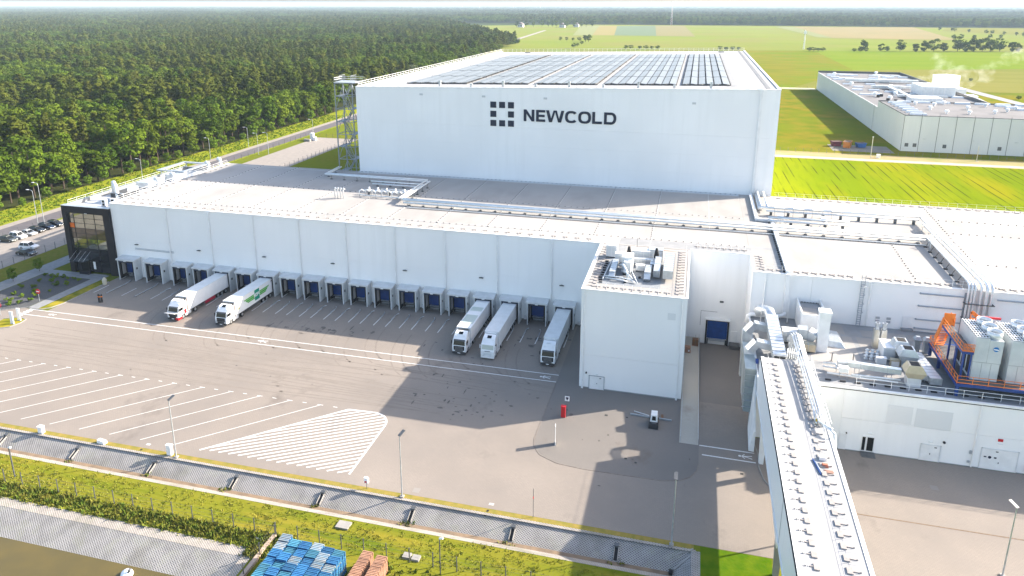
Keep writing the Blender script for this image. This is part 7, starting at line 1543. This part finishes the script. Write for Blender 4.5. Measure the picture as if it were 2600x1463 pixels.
# the forest mass behind the edge trees: one object, crowns instanced on scattered points
def scatter_object(name, label, pts, crowns):
    me = bpy.data.meshes.new(name); me.from_pydata([p[:3] for p in pts], [], [])
    for an, ty, idx in (('sc','FLOAT_VECTOR',0),('rz','FLOAT',1),('vi','INT',2)):
        at = me.attributes.new(an, ty, 'POINT')
        if idx == 0: at.data.foreach_set('vector', [v for p in pts for v in (p[3],p[3],p[4])])
        elif idx == 1: at.data.foreach_set('value', [p[5] for p in pts])
        else: at.data.foreach_set('value', [p[6] for p in pts])
    o = bpy.data.objects.new(name, me); COL.objects.link(o); o['kind'] = 'stuff'; o['label'] = label
    ng = bpy.data.node_groups.new(name, 'GeometryNodeTree'); ng.interface.new_socket('Geometry', in_out='INPUT', socket_type='NodeSocketGeometry'); ng.interface.new_socket('Geometry', in_out='OUTPUT', socket_type='NodeSocketGeometry')
    N = ng.nodes; L = ng.links; gi = N.new('NodeGroupInput'); go = N.new('NodeGroupOutput'); ip = N.new('GeometryNodeInstanceOnPoints'); g2 = N.new('GeometryNodeGeometryToInstance')
    for c in reversed(crowns):
        oi = N.new('GeometryNodeObjectInfo'); oi.inputs[0].default_value = c; oi.transform_space = 'ORIGINAL'; L.new(oi.outputs['Geometry'], g2.inputs[0])
    def attr(nm, ty):
        a = N.new('GeometryNodeInputNamedAttribute'); a.data_type = ty; a.inputs[0].default_value = nm; return a
    L.new(gi.outputs[0], ip.inputs['Points']); L.new(g2.outputs[0], ip.inputs['Instance']); ip.inputs['Pick Instance'].default_value = True
    L.new(attr('vi','INT').outputs[0], ip.inputs['Instance Index']); L.new(attr('sc','FLOAT_VECTOR').outputs[0], ip.inputs['Scale'])
    cx_ = N.new('ShaderNodeCombineXYZ'); L.new(attr('rz','FLOAT').outputs[0], cx_.inputs[2]); L.new(cx_.outputs[0], ip.inputs['Rotation'])
    L.new(ip.outputs[0], go.inputs[0]); md = o.modifiers.new('scatter', 'NODES'); md.node_group = ng
    return o
crowns = [first_crown[i] for i in range(8)]
def vnoise(x, y): return math.sin(x*.013+1.3)*math.sin(y*.011+.7)+.6*math.sin(x*.031-y*.023)+.4*math.sin(x*.007+y*.05)
pts = []; y = 150.0
while y < 2300:
    st_ = 6.0 if y < 420 else 6.6 if y < 800 else 8.5 if y < 1300 else 12
    xe = edge_x(y) if y < 1040 else edge_x(1040)-(y-1040)*.45
    x = (depth_edge if y < 372 else xe)
    xl = -1.36*y-60
    while x > xl:
        px, py_ = x+rng.uniform(-.45,.45)*st_, y+rng.uniform(-.45,.45)*st_
        pine = vnoise(px,py_)+rng.uniform(-.7,.7) > .12
        s = rng.uniform(.78,1.42)*(1 if st_ < 8 else 1.25 if st_ < 10 else 1.6)
        pts.append((px,py_,0,s*(1.15 if pine else 1.0),rng.uniform(.66,1.12)*(1 if st_ < 10 else 1.05),rng.uniform(0,6.28),rng.choice((5,6,7)) if pine else rng.choice((0,1,2,3,4))))
        x -= st_*rng.uniform(.85,1.15)
    y += st_
scatter_object('forest', 'dense mixed forest of pines and broadleaf trees covering the left distance', pts, crowns)
NF1 = len(pts); pts = []; y = 2300.0
while y < 9500:
    st_ = 17 if y < 3200 else 26 if y < 4600 else 44 if y < 6500 else 70
    x = -1.36*y-60
    while x < .62*y+100:
        px, py_ = x+rng.uniform(-.5,.5)*st_, y+rng.uniform(-.5,.5)*st_
        front = 2205 if px < -330 else 2230
        gap = vnoise(px*.3,py_*.3+40) > 1.05 and py_ > 3000
        if not gap:
            pine = vnoise(px*.6,py_*.6) > .2
            pts.append((px,py_,0,st_/8.5*rng.uniform(.85,1.2),rng.uniform(.85,1.15)*(1+.12*vnoise(px*.2,py_*.2)),rng.uniform(0,6.28),rng.choice((5,6,7)) if pine else rng.choice((0,1,2,3,4))))
        x += st_*rng.uniform(.85,1.15)
    y += st_*.9
for i in range(150):     # the front edge of the far wood
    x = -480+i*14.0+rng.uniform(-5,5); pts.append((x, (2195+max(0,(x+330))*.08 if x < 215 else 2240-(x-215)*.14 if x < 640 else 2185)+rng.uniform(0,30), 0, 1.5, rng.uniform(.9,1.2), rng.uniform(0,6), rng.choice((0,1,2,3,4))))
for i in range(700): x = rng.uniform(-480,1700); pts.append((x, 2225+rng.uniform(0,110), 0, 1.5, rng.uniform(.95,1.2), rng.uniform(0,6), rng.randrange(8)))
scatter_object('far_forest', 'hazy far woodland reaching to the horizon', pts, crowns)

# weeds, grass tufts
def tuft_mesh(name, m_, spots, s0, s1, up):
    mb = MB(); rg = random.Random(21)
    for x, y, z, k_ in spots:
        for i in range(k_):
            a = rg.uniform(0,6.28); h = rg.uniform(s0,s1); w = h*rg.uniform(.18,.4); px, py_ = x+rg.gauss(0,.18), y+rg.gauss(0,.18); lx, ly = rg.gauss(0,.35)*h, rg.gauss(0,.35)*h
            mb.f.append((len(mb.v),len(mb.v)+1,len(mb.v)+2)); mb.v += [(px-w*math.cos(a),py_-w*math.sin(a),z),(px+w*math.cos(a),py_+w*math.sin(a),z),(px+lx,py_+ly,z+h*up)]
    o = link(name, mb.mesh(name, m_)); o['kind'] = 'stuff'; return o
rg = random.Random(8)
weedm = leaf_material('weed_leaf', (.075,.12,.015), (.12,.15,.02), .2); weedd = mat('weed_dark', (.07,.12,.014), (.17,.16,.03), 1.2, rough=.9, spec=.1); weedy = mat('weed_straw', (.24,.21,.04), (.15,.19,.02), 1.5, rough=.9, spec=.1)
def strip(n, x0, x1, y0, y1): return [(rg.uniform(x0,x1),rg.uniform(y0,y1),0,rg.randint(5,11)) for _ in range(n)]
tuft_mesh('weeds', weedd, strip(900,-110,-45,59.2,61.4)+strip(200,-46,-43.5,58,61.5)+strip(500,-33,12,52,60.8), .2,.55,1)['label'] = 'tangle of green weeds along the fence above the pond'
tuft_mesh('grass_tufts', weedy, strip(1900,-110,-45,59.0,61.6)+strip(1500,-110,3,61.5,66)+strip(400,-33,12,52,61), .08,.24,1)['label'] = 'yellowish grass tufts on the bank'
tuft_mesh('ditch_weeds', weedd, [(x+rg.gauss(0,.5),68.4+rg.gauss(0,.2),-1.18,6) for x in (-80.8,-68.1,-55.8,-56.2,-31,-30.6,-18,-5.6,-42.9) for _ in range(4)], .15,.4,1)['label'] = 'small weeds in the ditch bed'
tuft_mesh('verge_weeds', leafL, [(rg.uniform(-198.5,-186),rg.uniform(140,360),0.02,5) for _ in range(2600)], .2,.5,1)['label'] = 'tall yellow-green grass on the road verge by the forest'

# steam over the neighbour roof
def volume_material(name, dens, col, noisy, aniso=.2):
    m = bpy.data.materials.new(name); m.use_nodes = True; nt = m.node_tree; nt.nodes.clear(); out = nt.nodes.new('ShaderNodeOutputMaterial'); v = nt.nodes.new('ShaderNodeVolumePrincipled')
    v.inputs['Color'].default_value = (*col,1); v.inputs['Density'].default_value = dens; v.inputs['Anisotropy'].default_value = aniso
    if noisy:
        g = nt.nodes.new('ShaderNodeNewGeometry'); nt.links.new(math_node(nt,'MULTIPLY', noise(nt, g.outputs['Position'], noisy, 4, .48, .7), dens), v.inputs['Density'])
    nt.links.new(v.outputs[0], out.inputs['Volume']); return m
def blob(mb, c, r, sq=.75, n=10):
    k = len(mb.v); m_ = 6
    for i in range(1,m_):
        for j in range(n): a = math.pi*i/m_; b = 2*math.pi*j/n; mb.v.append((c[0]+r*math.sin(a)*math.cos(b),c[1]+r*math.sin(a)*math.sin(b),c[2]+r*sq*math.cos(a)))
    mb.v += [(c[0],c[1],c[2]+r*sq),(c[0],c[1],c[2]-r*sq)]; T, B_ = len(mb.v)-2, len(mb.v)-1
    for i in range(m_-2):
        for j in range(n): mb.f.append((k+i*n+j,k+(i+1)*n+j,k+(i+1)*n+(j+1)%n,k+i*n+(j+1)%n))
    for j in range(n): mb.f.append((T,k+j,k+(j+1)%n)); mb.f.append((B_,k+(m_-2)*n+(j+1)%n,k+(m_-2)*n+j))
    return mb
stm = MB()
for c, r in (((120,446,17.0),6),((130,450,19),8),((143,453,20.5),9),((155,457,22.5),7),((136,462,26),6.5),((133,464,30),5),((166,470,27),4.5),((173,474,30),5.5),((180,478,32.5),5)): blob(stm, c, r, .8)
o = link('steam', stm.mesh('steam', volume_material('steam_volume', .035, (1,1,1), .22))); o['kind'] = 'stuff'; o['label'] = 'white steam drifting off the neighbour factory roof'

# the air: one closed box of even pale haze round everything
hz_ = link('haze', MB().box(-15000,-400,-4,9000,14000,78).mesh('haze', volume_material('haze_air', .000078, (.66,.84,1.0), None, .0))); hz_['kind'] = 'stuff'; hz_['label'] = 'pale blue haze over the whole landscape'
